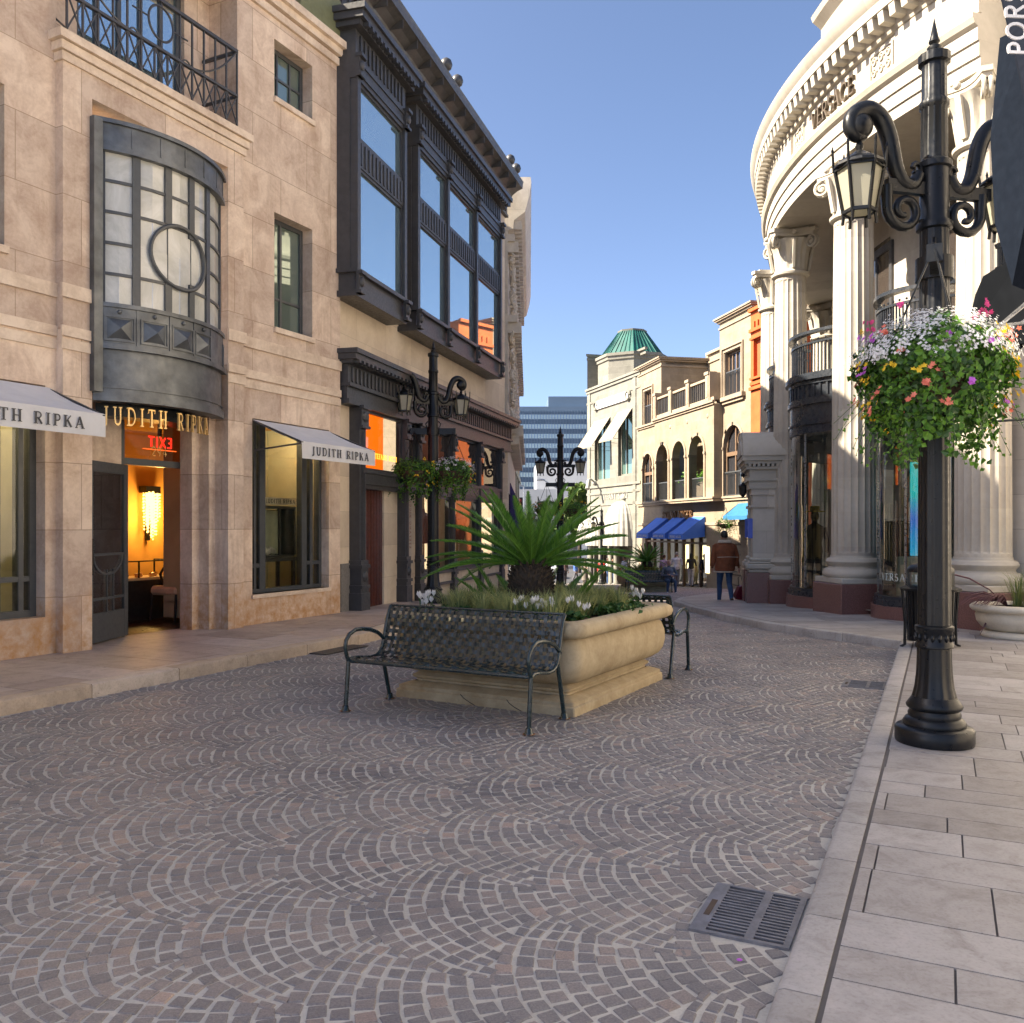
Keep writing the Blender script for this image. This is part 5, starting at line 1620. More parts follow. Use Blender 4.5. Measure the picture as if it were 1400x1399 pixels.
g = MB()
# letters climbing along the slanted left edge of the front panel
P0 = Vector(at(1397, 78, 4.79)); P1 = Vector(at(1386, -60, 4.84)); dx = (P1 - P0).normalized(); dn = Vector((.1, -.99, 0)).normalized(); dz = dx.cross(dn).normalized() * -1
if dz.x > 0: dz = -dz
lettering(g, 'PORSCHE DESIGN', .115, lambda x, z, d: tuple(P0 + dx * x + dz * (z - .03) + dn * (.008 * d + .006)), gap=.12, sans=True)
g.build('lettering', mat('white_sign_letter', (.55, .55, .58), .5), SG)
g = MB(); g.tube([at(1412, 60, 5.1), (9.0, 7.5, at(1412, 60, 5.1)[2] + .2)], .05, 8); g.tube([at(1412, 200, 5.1), (9.0, 7.5, at(1412, 200, 5.1)[2])], .05, 8); g.build('wall_bracket', M_BLACK, SG)
CN = thing('entrance_canopy', 'black metal canopy with thin struts at the right edge behind the flower basket', 'canopy', (0, 0, 0), 0)
g = MB()
f0 = [at(1344, 378, 8.9), at(1404, 340, 8.3), at(1404, 470, 8.3), at(1352, 470, 8.9), at(1326, 455, 9.2)]
b0 = [(p_[0] + .5, p_[1] + 1.1, p_[2] + .1) for p_ in f0]
g.add(f0 + b0, [(0, 1, 2, 3, 4), (9, 8, 7, 6, 5)] + [(i, 5 + i, 5 + (i + 1) % 5, (i + 1) % 5) for i in range(5)])
g.build('canopy_body', mat('canopy_black', (.008, .009, .011), 1.0, spec=0), CN)
for a, b in (((1366, 446, 8.2), (1420, 400, 7.6)), ((1366, 446, 8.2), (1420, 440, 7.6)), ((1372, 460, 8.2), (1420, 425, 7.6))):
    g = MB(); g.tube([at(*a), at(*b)], .018, 6); g.build('strut', M_STEEL, CN)
g = MB(); g.tube([at(1310, 580, 9.3), at(1420, 572, 8.4)], .012, 6); g.build('tie_rod', M_BLACK, CN)
g = MB()
for u_ in (1366, 1372): g.bar(at(u_, 336, 9.4), at(u_, 372, 9.4), .03)
g.bar(at(1362, 337, 9.4), at(1384, 330, 9.4), .05); g.bar(at(1362, 368, 9.4), at(1384, 362, 9.4), .04); g.build('bracket', M_BLACK, CN)
# ================================================================== street lamps
def make_lamp():
    t = thing('street_lamp', 'nearest black cast-iron lamp post on the right pavement, rising in front of the rotunda', 'street lamp', (0, 0, 0), 0, 'cast-iron lamp posts along the street')
    g = MB()
    g.lathe([(.262, 0), (.266, .02), (.266, .10), (.255, .115), (.21, .125), (.213, .145), (.195, .175), (.175, .185), (.178, .21), (.165, .235), (.185, .25), (.19, .27), (.17, .3), (.15, .33)], 40)
    def gad(r, z, a): return r * (1 + .035 * math.cos(a * 10)) if z > .3 else r
    g.lathe([(.15, .31), (.128, .40), (.117, .5), (.113, .6), (.112, .69)], 80, mod=gad)
    g.lathe([(.112, .68), (.128, .685), (.13, .71), (.122, .72), (.122, .80), (.13, .81), (.13, .84), (.112, .85)], 32)
    for i in range(16):
        a = 2 * PI * i / 16; g.ball((.122 * math.cos(a), .122 * math.sin(a), .76), (.016, .016, .03), 6, 4)
    g.build('base', M_BLACK, t, smooth=50)
    g = MB()
    def fl(r, z, a): return r * (1 + .022 * math.cos(a * 14))
    g.lathe([(.112, .84), (.110, 1.0), (.106, 2.2), (.100, 3.3), (.098, 3.72)], 112, mod=fl)
    g.lathe([(.1, 3.7), (.122, 3.71), (.122, 3.75), (.1, 3.77), (.098, 4.14), (.118, 4.15), (.118, 4.19), (.092, 4.21)], 32)
    g.lathe([(.092, 4.2), (.088, 4.58), (.10, 4.59), (.10, 4.63), (.086, 4.65), (.084, 4.9), (.108, 4.91), (.108, 4.97), (.07, 4.99)], 56, mod=lambda r, z, a: r * (1 + .02 * math.cos(a * 14)))
    g.build('pole', M_BLACK, t, smooth=50)
    g = MB(); g.lathe([(.03, 4.97), (.05, 5.0), (.05, 5.03), (.025, 5.05), (.04, 5.07), (.03, 5.1), (.0, 5.25)], 12); g.build('finial', M_BLACK, t, smooth=50)
    for s in (-1, 1):
        g = MB()
        P = []
        for k in range(9): P.append((s * (.10 + .055 * k), 0, 4.12 + .012 * k * k * .0))
        # rising swan neck: from the post bracket up and over to the lantern
        pts = [(.13, 4.10), (.17, 4.02), (.24, 4.03), (.285, 4.12), (.31, 4.24), (.335, 4.36), (.385, 4.47), (.46, 4.52), (.535, 4.49), (.575, 4.43), (.575, 4.36), (.535, 4.32), (.49, 4.345)]
        pts = [(a, b) for a, b in pts]
        dense = []
        for k in range(len(pts) - 1):
            p0 = pts[max(k - 1, 0)]; p1 = pts[k]; p2 = pts[k + 1]; p3 = pts[min(k + 2, len(pts) - 1)]
            for q in range(4):
                u = q / 4
                f = lambda i: .5 * (2 * p1[i] + (p2[i] - p0[i]) * u + (2 * p0[i] - 5 * p1[i] + 4 * p2[i] - p3[i]) * u * u + (3 * p1[i] - p0[i] - 3 * p2[i] + p3[i]) * u ** 3)
                dense.append((s * (.13 + (f(0) - .13) * 1.25), 0, f(1)))
        n = len(dense)
        g.tube(dense, [.044 + .016 * math.sin(PI * i / n) for i in range(n)], 10)
        g.ball((s * .62, 0, 4.39), (.098, .08, .095), 14, 10)
        g.tube([(s * (.15 + .035 * math.cos(a)), 0, 4.14 + .035 * math.sin(a)) for a in [k * .7 for k in range(9)]], .02, 6)
        g.box(min(s * .09, s * .40), max(s * .09, s * .47), -.026, .026, 3.95, 4.04)
        # open scroll below the bracket
        sc_ = []
        for k in range(34):
            u = k / 33
            if u < .35:
                v = u / .35; sc_.append((s * (.40 - .005 * v), 0, 3.99 - .15 * v))
            else:
                v = (u - .35) / .65; ang = -v * PI * 2.55; r = .14 * (1 - .75 * v)
                cxx, czz = .255, 3.83
                sc_.append((s * (cxx + r * math.cos(ang)), 0, czz + r * math.sin(ang)))
        g.tube(sc_, [.046 - .022 * k / 33 for k in range(34)], 8)
        g.bar((s * .09, 0, 3.76), (s * .12, 0, 3.76), .03)
        g.build('arm', M_BLACK, t, smooth=60)
        # lantern hanging from the ball
        X = s * .62
        g = MB()
        g.lathe([(.03, 4.33), (.018, 4.28), (.03, 4.25), (.02, 4.22), (.05, 4.2), (.085, 4.175), (.13, 4.15), (.172, 4.12), (.178, 4.10), (.165, 4.09)], 12, (X, 0, 0))
        for k in range(6):
            a = PI / 6 + PI * k / 3; c, s2 = math.cos(a), math.sin(a)
            g.bar((X + .165 * c, s2 * .165, 4.10), (X + .105 * c, s2 * .105, 3.76), .018)
            g.bar((X + .105 * c, s2 * .105, 3.77), (X + .112 * c, s2 * .112, 3.70), .016)
            g.bar((X + .172 * c, s2 * .172, 4.08), (X + .18 * c, s2 * .18, 4.24), .013)
            g.tube([(X + .18 * c, s2 * .18, 4.23), (X + .18 * c, s2 * .18, 4.27)], [.012, .001], 5)
            a2 = a + PI / 3
            g.bar((X + .108 * c, s2 * .108, 3.785), (X + .108 * math.cos(a2), .108 * math.sin(a2), 3.785), .022)
            g.bar((X + .163 * c, s2 * .163, 4.09), (X + .163 * math.cos(a2), .163 * math.sin(a2), 4.09), .02)
        ln = g.build('lantern', M_BLACK, t)
        g = MB(); g.lathe([(.098, 3.78), (.152, 4.09)], 6, (X, 0, 0), PI / 6, PI / 6 + 2 * PI)
        g.build('lamp_glass', M_LAMPG, ln)
    # crossbar for the flower baskets
    g = MB()
    g.bar((0, -.40, 3.42), (0, .40, 3.42), .06, .12); g.lathe([(.095, 3.34), (.128, 3.34), (.128, 3.50), (.095, 3.50)], 24)
    for s in (-1, 1): g.box(-.05, .05, s * .42 - .03, s * .42 + .03, 3.36, 3.48)
    for s in (-1, 1): g.tube([(0, s * .12, 3.48), (0, s * .15, 3.57), (0, s * .1, 3.62)], .012, 6)
    bk = g.build('basket_bracket', M_BLACK, t); bk.rotation_euler = (0, 0, math.radians(-39.5))
    return t


_t = NT('lantern_glass'); _b = _t.bsdf(Base_Color=(.50, .48, .38), Roughness=.25); _b.inputs['Specular IOR Level'].default_value = .6
_tl = _t.n('BsdfTranslucent', {'Color': (.6, .57, .45, 1)}); _t.surf(_t.n('MixShader', {0: .45, 1: _b.outputs[0], 2: _tl.outputs[0]}).outputs[0]); M_LAMPG = _t.m
lamp = make_lamp()
LP1 = (3.06, 6.36)
lamp.location = (*LP1, zr(LP1[1])); lamp.rotation_euler = (0, 0, math.radians(14))
GL = 'cast-iron lamp posts along the street'
LP2 = (-1.57, 17.5); lamp2 = dup(lamp, (*LP2, zl(17.5)), math.radians(30), 'black cast-iron lamp post on the left pavement in front of the dark bronze shopfront', GL)
LP3 = (1.49, 27.1); lamp3 = dup(lamp, (*LP3, zst(27.1) + .1), math.radians(-8), 'black cast-iron lamp post down the street rising behind the big sago palm', GL)
LP4 = (6.05, 59.2); lamp4 = dup(lamp, (*LP4, zst(59)), math.radians(20), 'far black lamp post standing in front of the pale building with dome awnings', GL)
LP5 = (1.55, 62.0); lamp5 = dup(lamp, (*LP5, zst(62)), math.radians(70), 'farthest thin black lamp post beside the green traffic lights', GL)

for l_, w_ in ((lamp2, -90), (lamp3, -90), (lamp4, 0), (lamp5, 0)):
    for c_ in l_.children:
        if c_.name.startswith('basket_bracket'): c_.rotation_euler = (0, 0, math.radians(w_) - l_.rotation_euler[2])
# ================================================================== flower baskets
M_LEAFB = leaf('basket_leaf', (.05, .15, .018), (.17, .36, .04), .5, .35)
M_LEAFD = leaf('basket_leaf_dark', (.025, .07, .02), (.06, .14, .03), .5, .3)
M_PET = {k: leaf('petal_' + k, a, b, .6, .3) for k, a, b in (('white', (.72, .72, .74), (.86, .86, .85)), ('yellow', (.75, .48, .02), (.9, .62, .03)), ('pink', (.75, .07, .30), (.85, .14, .42)), ('coral', (.75, .18, .12), (.85, .28, .2)), ('magenta', (.50, .10, .60), (.62, .18, .7)))}


def leaves(m, pts, size, r, droop=.3):
    """one folded leaf at each point, facing roughly outward"""
    for (p, n) in pts:
        n = Vector(n).normalized(); n = (n + Vector((r.uniform(-.7, .7), r.uniform(-.7, .7), r.uniform(-.4, .7)))).normalized()
        a = n.orthogonal().normalized(); a.rotate(Matrix.Rotation(r.uniform(0, 6.28), 3, n)); b = n.cross(a)
        s = size * r.uniform(.6, 1.35); p = Vector(p)
        tip = p + a * s - n * s * droop; mid = p + a * s * .45
        l = mid + b * s * .42 + n * s * .1; q = mid - b * s * .42 + n * s * .1
        m.add([tuple(p), tuple(l), tuple(tip), tuple(q)], [(0, 1, 2), (0, 2, 3)])


def flower(m, p, n, s, r, petals=5):
    n = Vector(n).normalized(); a = n.orthogonal().normalized(); b = n.cross(a); p = Vector(p); o = r.random() * 6
    vs = [tuple(p + n * s * .12)]
    k = petals * 2
    for i in range(k):
        t = o + 2 * PI * i / k; q = s * (.55 if i % 2 else 1.0)
        vs.append(tuple(p + (a * math.cos(t) + b * math.sin(t)) * q + n * s * (.22 if i % 2 == 0 else .05)))
    m.add(vs, [(0, 1 + i, 1 + (i + 1) % k) for i in range(k)])


def make_basket(label, loc, R, seed, n=2600, white=True, lf=.052, zs=1.0, flo=1.0, seed_cols=('yellow', 'coral', 'pink', 'magenta')):
    r = random.Random(seed)
    t = thing('flower_basket', label, 'flower basket', loc, 0, 'flower baskets hanging on the lamp posts')
    g = MB(); g.lathe([(.0, -.18), (.16, -.17), (.3, -.08), (.36, .04), (.37, .06), (.34, .06), (.28, .0)], 20); g.build('bowl', mat('coir_liner', (.07, .045, .03), .9, 0, .4, 20), t, smooth=60)
    g = MB()
    for k in range(3):
        a = 2 * PI * k / 3 + .5; g.tube([(.35 * math.cos(a), .35 * math.sin(a), .05), (0, 0, .86)], .007, 5)
    g.build('chain', M_BLACK, t)
    lf1, lf2, lf3 = MB(), MB(), MB()
    pts = []
    for i in range(n):
        a = r.uniform(0, 2 * PI); u = r.random()
        lob = 1 + .14 * math.sin(3 * a + seed) + .10 * math.sin(7 * a + 2 * seed)
        if u < .62:      # mound
            th = math.acos(r.uniform(-.25, 1)); q = R * lob * r.uniform(.72, 1.0)
            d = Vector((math.sin(th) * math.cos(a), math.sin(th) * math.sin(a), math.cos(th)))
            p = Vector((d.x * q, d.y * q, .05 + d.z * q * .62 * zs))
        else:            # trailing skirt, in uneven tassels
            w = .5 + .5 * math.sin(5 * a + seed) * math.sin(2 * a + 1)
            dep = (r.random() ** 1.5) * (.25 + .62 * w) * zs * R / .6
            q = R * lob * (.96 - .55 * dep) * r.uniform(.75, 1.02)
            d = Vector((math.cos(a), math.sin(a), -.2)); p = Vector((q * math.cos(a), q * math.sin(a), -dep))
        pts.append((p, d))
    k = int(n * .62)
    r.shuffle(pts)
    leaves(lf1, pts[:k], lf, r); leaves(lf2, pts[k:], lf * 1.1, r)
    for _ in range(26):  # loose sprigs
        a = r.uniform(0, 2 * PI); q = R * r.uniform(.6, 1); p = Vector((q * math.cos(a), q * math.sin(a), -.1)); d = Vector((math.cos(a), math.sin(a), r.uniform(-1.6, .6))).normalized()
        q0 = p.copy()
        for j in range(9):
            p = p + d * .03 + Vector((r.uniform(-.01, .01), r.uniform(-.01, .01), -.006 * j)); leaves(lf1, [(p, (r.uniform(-1, 1), r.uniform(-1, 1), .5))], lf * .7, r)
        lf3.tube([tuple(q0), tuple((q0 + p) / 2 + Vector((0, 0, .03))), tuple(p)], .002, 4)
    lf1.build('foliage', M_LEAFB, t, fixn=False)['kind'] = 'stuff'; lf2.build('dark_foliage', M_LEAFD, t, fixn=False)['kind'] = 'stuff'  # second set: darker green leaves mixed at random with the first
    if white:            # cloud of small white flowers over the top
        g = MB()
        for i in range(int(230 * flo)):
            a = r.uniform(0, 2 * PI); th = math.acos(r.uniform(-.02, 1)); q = R * r.uniform(.95, 1.12)
            d = Vector((math.sin(th) * math.cos(a), math.sin(th) * math.sin(a), math.cos(th)))
            c = Vector((d.x * q, d.y * q, .07 + d.z * q * .68 * zs))
            for j in range(r.choice((7, 9, 12))):
                p = c + Vector((r.gauss(0, .022), r.gauss(0, .022), r.gauss(0, .014))); flower(g, p, d + Vector((r.uniform(-.4, .4), r.uniform(-.4, .4), .2)), .0115, r, 4)
        g.build('white_flowers', M_PET['white'], t, fixn=False)['kind'] = 'stuff'
    for ci, cname in enumerate(seed_cols):
        g = MB()
        for i in range(int(({'yellow': 26, 'coral': 9, 'pink': 7, 'magenta': 4}[cname]) * flo)):
            a = r.gauss([.2, 3.6, .6, 3.1][ci] + r.choice((0, 0, 2.6)), .7); z = r.uniform(-.3, .32) if cname != 'pink' else r.uniform(.25, .5)
            q = R * (1.04 - .25 * abs(z)) * r.uniform(.95, 1.1)
            d = Vector((math.cos(a), math.sin(a), .25)); c = Vector((q * math.cos(a), q * math.sin(a), z * zs))
            for j in range(5): flower(g, c + Vector((r.gauss(0, .018), r.gauss(0, .018), r.gauss(0, .014))), d + Vector((r.uniform(-.5, .5), r.uniform(-.5, .5), .2)), .021, r, 5)
            if cname == 'pink': lf3.tube([(c.x * .8, c.y * .8, c.z - .3), tuple(c)], .0025, 4)
        g.build(cname + '_flowers', M_PET[cname], t, fixn=False)['kind'] = 'stuff'
    if lf3.v: lf3.build('flower_stems', M_LEAFD, t)['kind'] = 'stuff'
    return t


def rotv(v, a): return (v[0] * math.cos(a) - v[1] * math.sin(a), v[0] * math.sin(a) + v[1] * math.cos(a))


def basket_pos(lp, rot, s, z):
    q = rotv((0, s * .44), rot); return (lp[0] + q[0], lp[1] + q[1], z)


BZ = 2.60
make_basket('biggest flower basket, crowned with white flowers, in front of the near lamp post', basket_pos(LP1, math.radians(-25.5), -1, zr(6.3) + BZ), .47, 1, 7600, lf=.043, flo=1.9)
make_basket('flower basket behind the near lamp post, half hidden by the big one', basket_pos(LP1, math.radians(-25.5), 1, zr(6.3) + BZ), .40, 2, 1500)
make_basket('green and yellow flower basket on the left side of the bronze shopfront lamp post', (LP2[0] - .37, LP2[1] - .1, zl(17.5) + BZ - .05), .42, 3, 2600, lf=.045, white=False, seed_cols=('yellow',), flo=1.4)
make_basket('white-blooming flower basket on the right side of the bronze shopfront lamp post', (LP2[0] + .40, LP2[1] - .05, zl(17.5) + BZ - .05), .41, 4, 2600, lf=.045, flo=.45, seed_cols=('yellow',))
make_basket('flower basket with orange and yellow blooms on the lamp post behind the palm, left one', (LP3[0] - .42, LP3[1], zst(27) + .1 + BZ), .45, 5, 1100, white=False, seed_cols=('yellow', 'coral'), flo=1.6)
make_basket('dark green flower basket on the lamp post behind the palm, right one', (LP3[0] + .42, LP3[1], zst(27) + .1 + BZ), .42, 6, 900, white=False, seed_cols=('yellow',), flo=.8)

# ================================================================== planter, benches, palm
PA = math.atan2(.868, .497)                     # direction of the planter's long side
pd = Vector((math.cos(PA), math.sin(PA), 0)); qd = Vector((-pd.y, pd.x, 0))
PC = Vector((.52, 7.33, 0)); PL, PW = 2.12, 1.86
PO = PC + pd * PL / 2 + qd * PW / 2             # planter centre
M_PLANT = stone('buff_cast_stone', (.36, .28, .17), (.49, .40, .26), 0, 0, vein=3.2, bump=.2, rough=.8, stain=(.05, (.25, .17, .08)))


def loft(m, prof, hx, hy, rad=.16, n=5, close=True):
    """rounded rectangle rings: prof [(inset, z)]"""
    rings = []
    for ins, z in prof:
        a, b = hx - ins, hy - ins; r = max(.02, min(rad, a, b)); ring = []
        for cx, cy, a0 in ((a - r, b - r, 0), (-a + r, b - r, 90), (-a + r, -b + r, 180), (a - r, -b + r, 270)):
            for k in range(n + 1):
                t = math.radians(a0 + 90 * k / n); ring.append((cx + r * math.cos(t), cy + r * math.sin(t), z))
        rings.append(ring)
    k = len(rings[0]); vs = [p for r_ in rings for p in r_]; fs = []
    for i in range(len(rings) - 1):
        for j in range(k): fs.append((i * k + j, i * k + (j + 1) % k, (i + 1) * k + (j + 1) % k, (i + 1) * k + j))
    if close: fs.append(tuple(range(k))[::-1])
    m.add(vs, fs)


def make_planter(label, z=0):
    t = thing('planter', label, 'planter', (PO.x, PO.y, z), PA, 'stone planters in the street')
    g = MB()
    g.bbox(-PL / 2, PL / 2, -PW / 2, PW / 2, -.05, .085, .012)
    loft(g, [(.015, .086), (.015, .115), (.05, .13), (.12, .15)], PL / 2, PW / 2, .03)
    g.build('base', M_PLANT, t, smooth=40)
    g = MB(); loft(g, [(.13, .15), (.13, .17), (.105, .185), (.1, .205), (.13, .222), (.145, .24)], PL / 2, PW / 2, .05); g.build('plinth_moulding', M_PLANT, t, smooth=45)
    g = MB()
    loft(g, [(.14, .235), (.06, .26), (.0, .30), (-.035, .36), (-.05, .44), (-.045, .54), (-.02, .62), (.01, .66)], PL / 2, PW / 2, .14)
    g.build('body', M_PLANT, t, smooth=45)
    g = MB()
    rim = [(.03, .655), (-.06, .66), (-.1, .685), (-.115, .73), (-.1, .775), (-.06, .80), (.02, .80), (.07, .78), (.08, .7)]
    loft(g, rim, PL / 2, PW / 2, .13, close=False)
    g.build('rim', M_PLANT, t, smooth=50)
    g = MB(); loft(g, [(.06, .70), (.3, .735), (.7, .76)], PL / 2, PW / 2, .1, close=False); k = [(x_, y_, z_) for x_, y_, z_ in g.v[-24:]]; g.face(k)
    g.build('soil', mat('bark_soil', (.06, .035, .022), .95, 0, .5, 14, .8, 40), t)
    return t


planter = make_planter('square buff stone planter with rounded rim and bulging sides, in the middle of the cobbles')
# hairline cracks in the base
g = MB()
for x, zz in ((.05, .12), (-.42, .1)):
    P = [(x + rnd.uniform(-.02, .02) + .05 * k, -PW / 2 - .0015, .0 + .03 * k) for k in range(4)]
    Pw = [planter.matrix_world @ Vector(p) for p in P]
    g.tube([(-PL / 2 - .001, p[0], p[2]) for p in P], .004, 4)
g.build('crack', M_DARKIN, planter)


def make_bench(label, rusty=True):
    """woven steel strap bench; local x along the seat, front towards -y"""
    t = thing('bench', label, 'bench', (0, 0, 0), 0, 'woven metal benches at the planters')
    Lb = 1.78
    prof = [(-.30, .435), (-.27, .45), (-.2, .45), (-.1, .436), (0, .425), (.08, .432), (.13, .455), (.165, .50), (.19, .57), (.215, .66), (.245, .76), (.275, .83), (.30, .862)]
    P = [Vector((0, a, b)) for a, b in prof]; D = [0]
    for i in range(len(P) - 1): D.append(D[-1] + (P[i + 1] - P[i]).length)
    T = D[-1]

    def at_(s):
        s = max(0, min(T, s))
        for i in range(len(P) - 1):
            if s <= D[i + 1] + 1e-9:
                u = (s - D[i]) / (D[i + 1] - D[i]); p = P[i].lerp(P[i + 1], u); d = (P[i + 1] - P[i]).normalized(); return p, Vector((0, -d.z, d.y))
        return P[-1], Vector((0, -1, 0))
    nc, nr = 27, 13
    sb = 6.4 / nr * T                              # where the seat turns into the back
    seat, back = MB(), MB()
    ps = Lb / nc; pr = T / nr
    for j in range(nr):                            # straps along the bench
        s0 = pr * (j + .5); m = seat if s0 < sb else back; vs = []
        for i in range(nc * 2 + 1):
            x = -Lb / 2 + ps * i / 2; off = .0045 * math.cos(PI * i + PI * j) if i % 2 else 0.0
            off = .005 * math.sin(PI * (i / 2) + PI * j + PI / 2) if i % 2 == 0 else .005 * (1 if ((i - 1) // 2 + j) % 2 else -1)
            for ds in (-pr * .27, pr * .27):
                p, n = at_(s0 + ds); vs.append((x, p.y + n.y * off, p.z + n.z * off))
        m.add(vs, [(2 * i, 2 * i + 2, 2 * i + 3, 2 * i + 1) for i in range(nc * 2)])
    for i in range(nc):                            # straps over the bench
        x0 = -Lb / 2 + ps * (i + .5)
        for m, a, b in ((seat, 0, sb), (back, sb, T)):
            k = int((b - a) / pr * 3); vs = []
            for q in range(k + 1):
                s_ = a + (b - a) * q / k; p, n = at_(s_); j = int(s_ / pr - 1e-6); off = -.005 * (1 if (i + j) % 2 else -1) * abs(math.sin(PI * s_ / pr)) ** .5
                for dx in (-ps * .26, ps * .26): vs.append((x0 + dx, p.y + n.y * off, p.z + n.z * off))
            m.add(vs, [(2 * q, 2 * q + 1, 2 * q + 3, 2 * q + 2) for q in range(k)])
    seat.build('seat', M_BENCH, t, fixn=False); back.build('backrest', M_BENCH, t, fixn=False)
    g = MB()
    g.tube([(-Lb / 2, -.305, .432), (Lb / 2, -.305, .432)], .017, 8)
    for s in (-1, 1): g.tube([(s * Lb / 2, p.y, p.z) for p in P], .015, 8)
    g.tube([(-Lb / 2, .302, .866), (Lb / 2, .302, .866)], .011, 8)
    g.build('frame', M_BENCH, t, smooth=60)
    for s in (-1, 1):
        x = s * Lb / 2
        g = MB(); pts = [(-.305, .42), (-.335, .48), (-.355, .55), (-.345, .61), (-.30, .66), (-.22, .69), (-.12, .69), (0, .67), (.1, .635), (.17, .59), (.205, .555)]
        g.tube([(x, a, b) for a, b in pts], .018, 8); g.build('armrest', M_BENCH, t, smooth=60)
        for (a0, z0, a1) in ((-.31, .44, -.35), (.16, .47, .285)):
            g = MB(); g.tube([(x, a0, z0), (x, a1, .02)], .019, 8); g.lathe([(.04, .0), (.04, .012), (.03, .02), (.026, .05), (.019, .055)], 12, (x, a1, 0))
            lg = g.build('leg', M_BENCH, t, smooth=60)
            if rusty:
                g = MB(); n_ = 9; vs = [(x, a1, .0096)] + [(x + (.05 + .012 * math.sin(3.1 * k + a1 * 9)) * math.cos(2 * PI * k / n_), a1 + (.05 + .012 * math.sin(2.3 * k)) * math.sin(2 * PI * k / n_), .0092) for k in range(n_)]
                g.add(vs, [(0, 1 + k, 1 + (k + 1) % n_) for k in range(n_)]); g.build('rust_stain', M_RUST, lg)
    return t


M_RUST = mat('rust', (.28, .10, .02), .9, 0, .5, 40)
bench = make_bench('dark green woven steel bench facing us, in front of the near planter')
FLe = Vector((-1.43, 7.56, 0)); FR = Vector((.123, 6.71, 0))
bdir = (FR - FLe).normalized(); bn = Vector((-bdir.y, bdir.x, 0))
bc = (FLe + FR) / 2 + bn * .35
brot = math.atan2(bdir.y, bdir.x)
bench.location = (bc.x, bc.y, .006); bench.rotation_euler = (0, 0, brot)
GB = 'woven metal benches at the planters'
c2 = PC + pd * (PL + .34) + qd * .84
dup(bench, (c2.x, c2.y, .004), brot + PI, 'woven steel bench on the far side of the near planter, only its end showing', GB)

# ---- sago palm
M_FROND = leaf('sago_frond', (.04, .125, .022), (.14, .30, .045), .28, .24)
M_TRUNK = mat('sago_trunk', (.045, .032, .022), .95, 0, .5, 30, .6, 60)


def frond(m, base, az, el, ln, curve, r, nl=44, wl=.15, twist=0.0):
    """arching midrib with stiff narrow leaflets in a shallow V"""
    d = Vector((math.cos(az) * math.cos(el), math.sin(az) * math.cos(el), math.sin(el))); p = Vector(base); side = Vector((-math.sin(az), math.cos(az), 0))
    pts = []; step = ln / nl
    for i in range(nl + 1):
        pts.append((p.copy(), d.copy())); p = p + d * step
        d = (d + Vector((0, 0, -1)) * curve * step * (1 + i / nl)).normalized()
    m.tube([tuple(q[0]) for q in pts[::4]] + [tuple(pts[-1][0])], [.011 * (1 - .8 * k / (len(pts[::4]))) for k in range(len(pts[::4]) + 1)], 5)
    for i in range(4, nl + 1):
        u = i / nl; q, dd = pts[i]; up = side.cross(dd).normalized() * -1
        if up.z < 0: up = -up
        w = wl * (math.sin(PI * min(1, .12 + u * .86)) ** .6) * r.uniform(.82, 1.12)
        for s in (-1, 1):
            a = (side * s * .78 + dd * (.75 + .5 * u) + up * r.uniform(.38, .58)).normalized(); tip = q + a * w + Vector((0, 0, -.06 * w))
            h = dd * .0078
            mid = q + a * w * .5 + up * .004
            m.add([tuple(q - h), tuple(q + h), tuple(mid + h * .9), tuple(mid - h * .9), tuple(tip)], [(0, 1, 2, 3), (3, 2, 4)])


def make_palm(label, loc, seed=3, k=1.0, nf=56):
    r = random.Random(seed)
    t = thing('sago_palm', label, 'palm', loc, 0, 'sago palms in the planters')
    g = MB(); g.lathe([(.10, -.1), (.17, .05), (.2, .2), (.19, .33), (.13, .42), (0, .45)], 16)
    for i in range(150):
        a = i * 2.4; z = .02 + .42 * (i / 150); q = .185 - .5 * max(0, z - .3)
        g.tube([(q * math.cos(a), q * math.sin(a), z), ((q + .05) * math.cos(a), (q + .05) * math.sin(a), z + .05)], [.02, .008], 4)
    g.build('trunk', M_TRUNK, t, smooth=30)
    g = MB()
    for i in range(nf):
        az = i * 2.39996 + r.uniform(-.15, .15); u = i / nf
        if u < .45 and math.cos(az + PI / 2) > .72: continue
        el = math.radians(9 + 58 * u ** 1.35 + r.uniform(-4, 4)); ln = (1.16 - .30 * u) * r.uniform(.9, 1.06)
        frond(g, (.05 * math.cos(az), .05 * math.sin(az), .40 + .03 * u), az, el, ln, .46 - .2 * u, r, 60, .112)
    g.build('crown', M_FROND, t, fixn=False)
    g = MB()
    for i in range(18):                       # offsets round the foot
        az = i * 2.39996
        if math.cos(az + PI / 2) > .45: continue
        b = r.uniform(.28, .5)
        frond(g, (b * math.cos(az), b * math.sin(az), -.02), az + r.uniform(-.5, .5), math.radians(r.uniform(40, 70)), r.uniform(.38, .6), .6, r, 34, .085)
    g.build('offset_shoots', M_FROND, t, fixn=False)
    t.scale = (k, k, k)
    return t


palm = make_palm('big sago palm with a dark shaggy trunk in the near stone planter', (PO.x - .05, PO.y - .02, .80))
# ---- grass and bedding round the palm
M_GRASS = leaf('blue_green_grass', (.13, .21, .09), (.52, .52, .22), .6, .35)
M_BED = leaf('bedding_leaf', (.03, .09, .02), (.08, .17, .04), .5, .2)


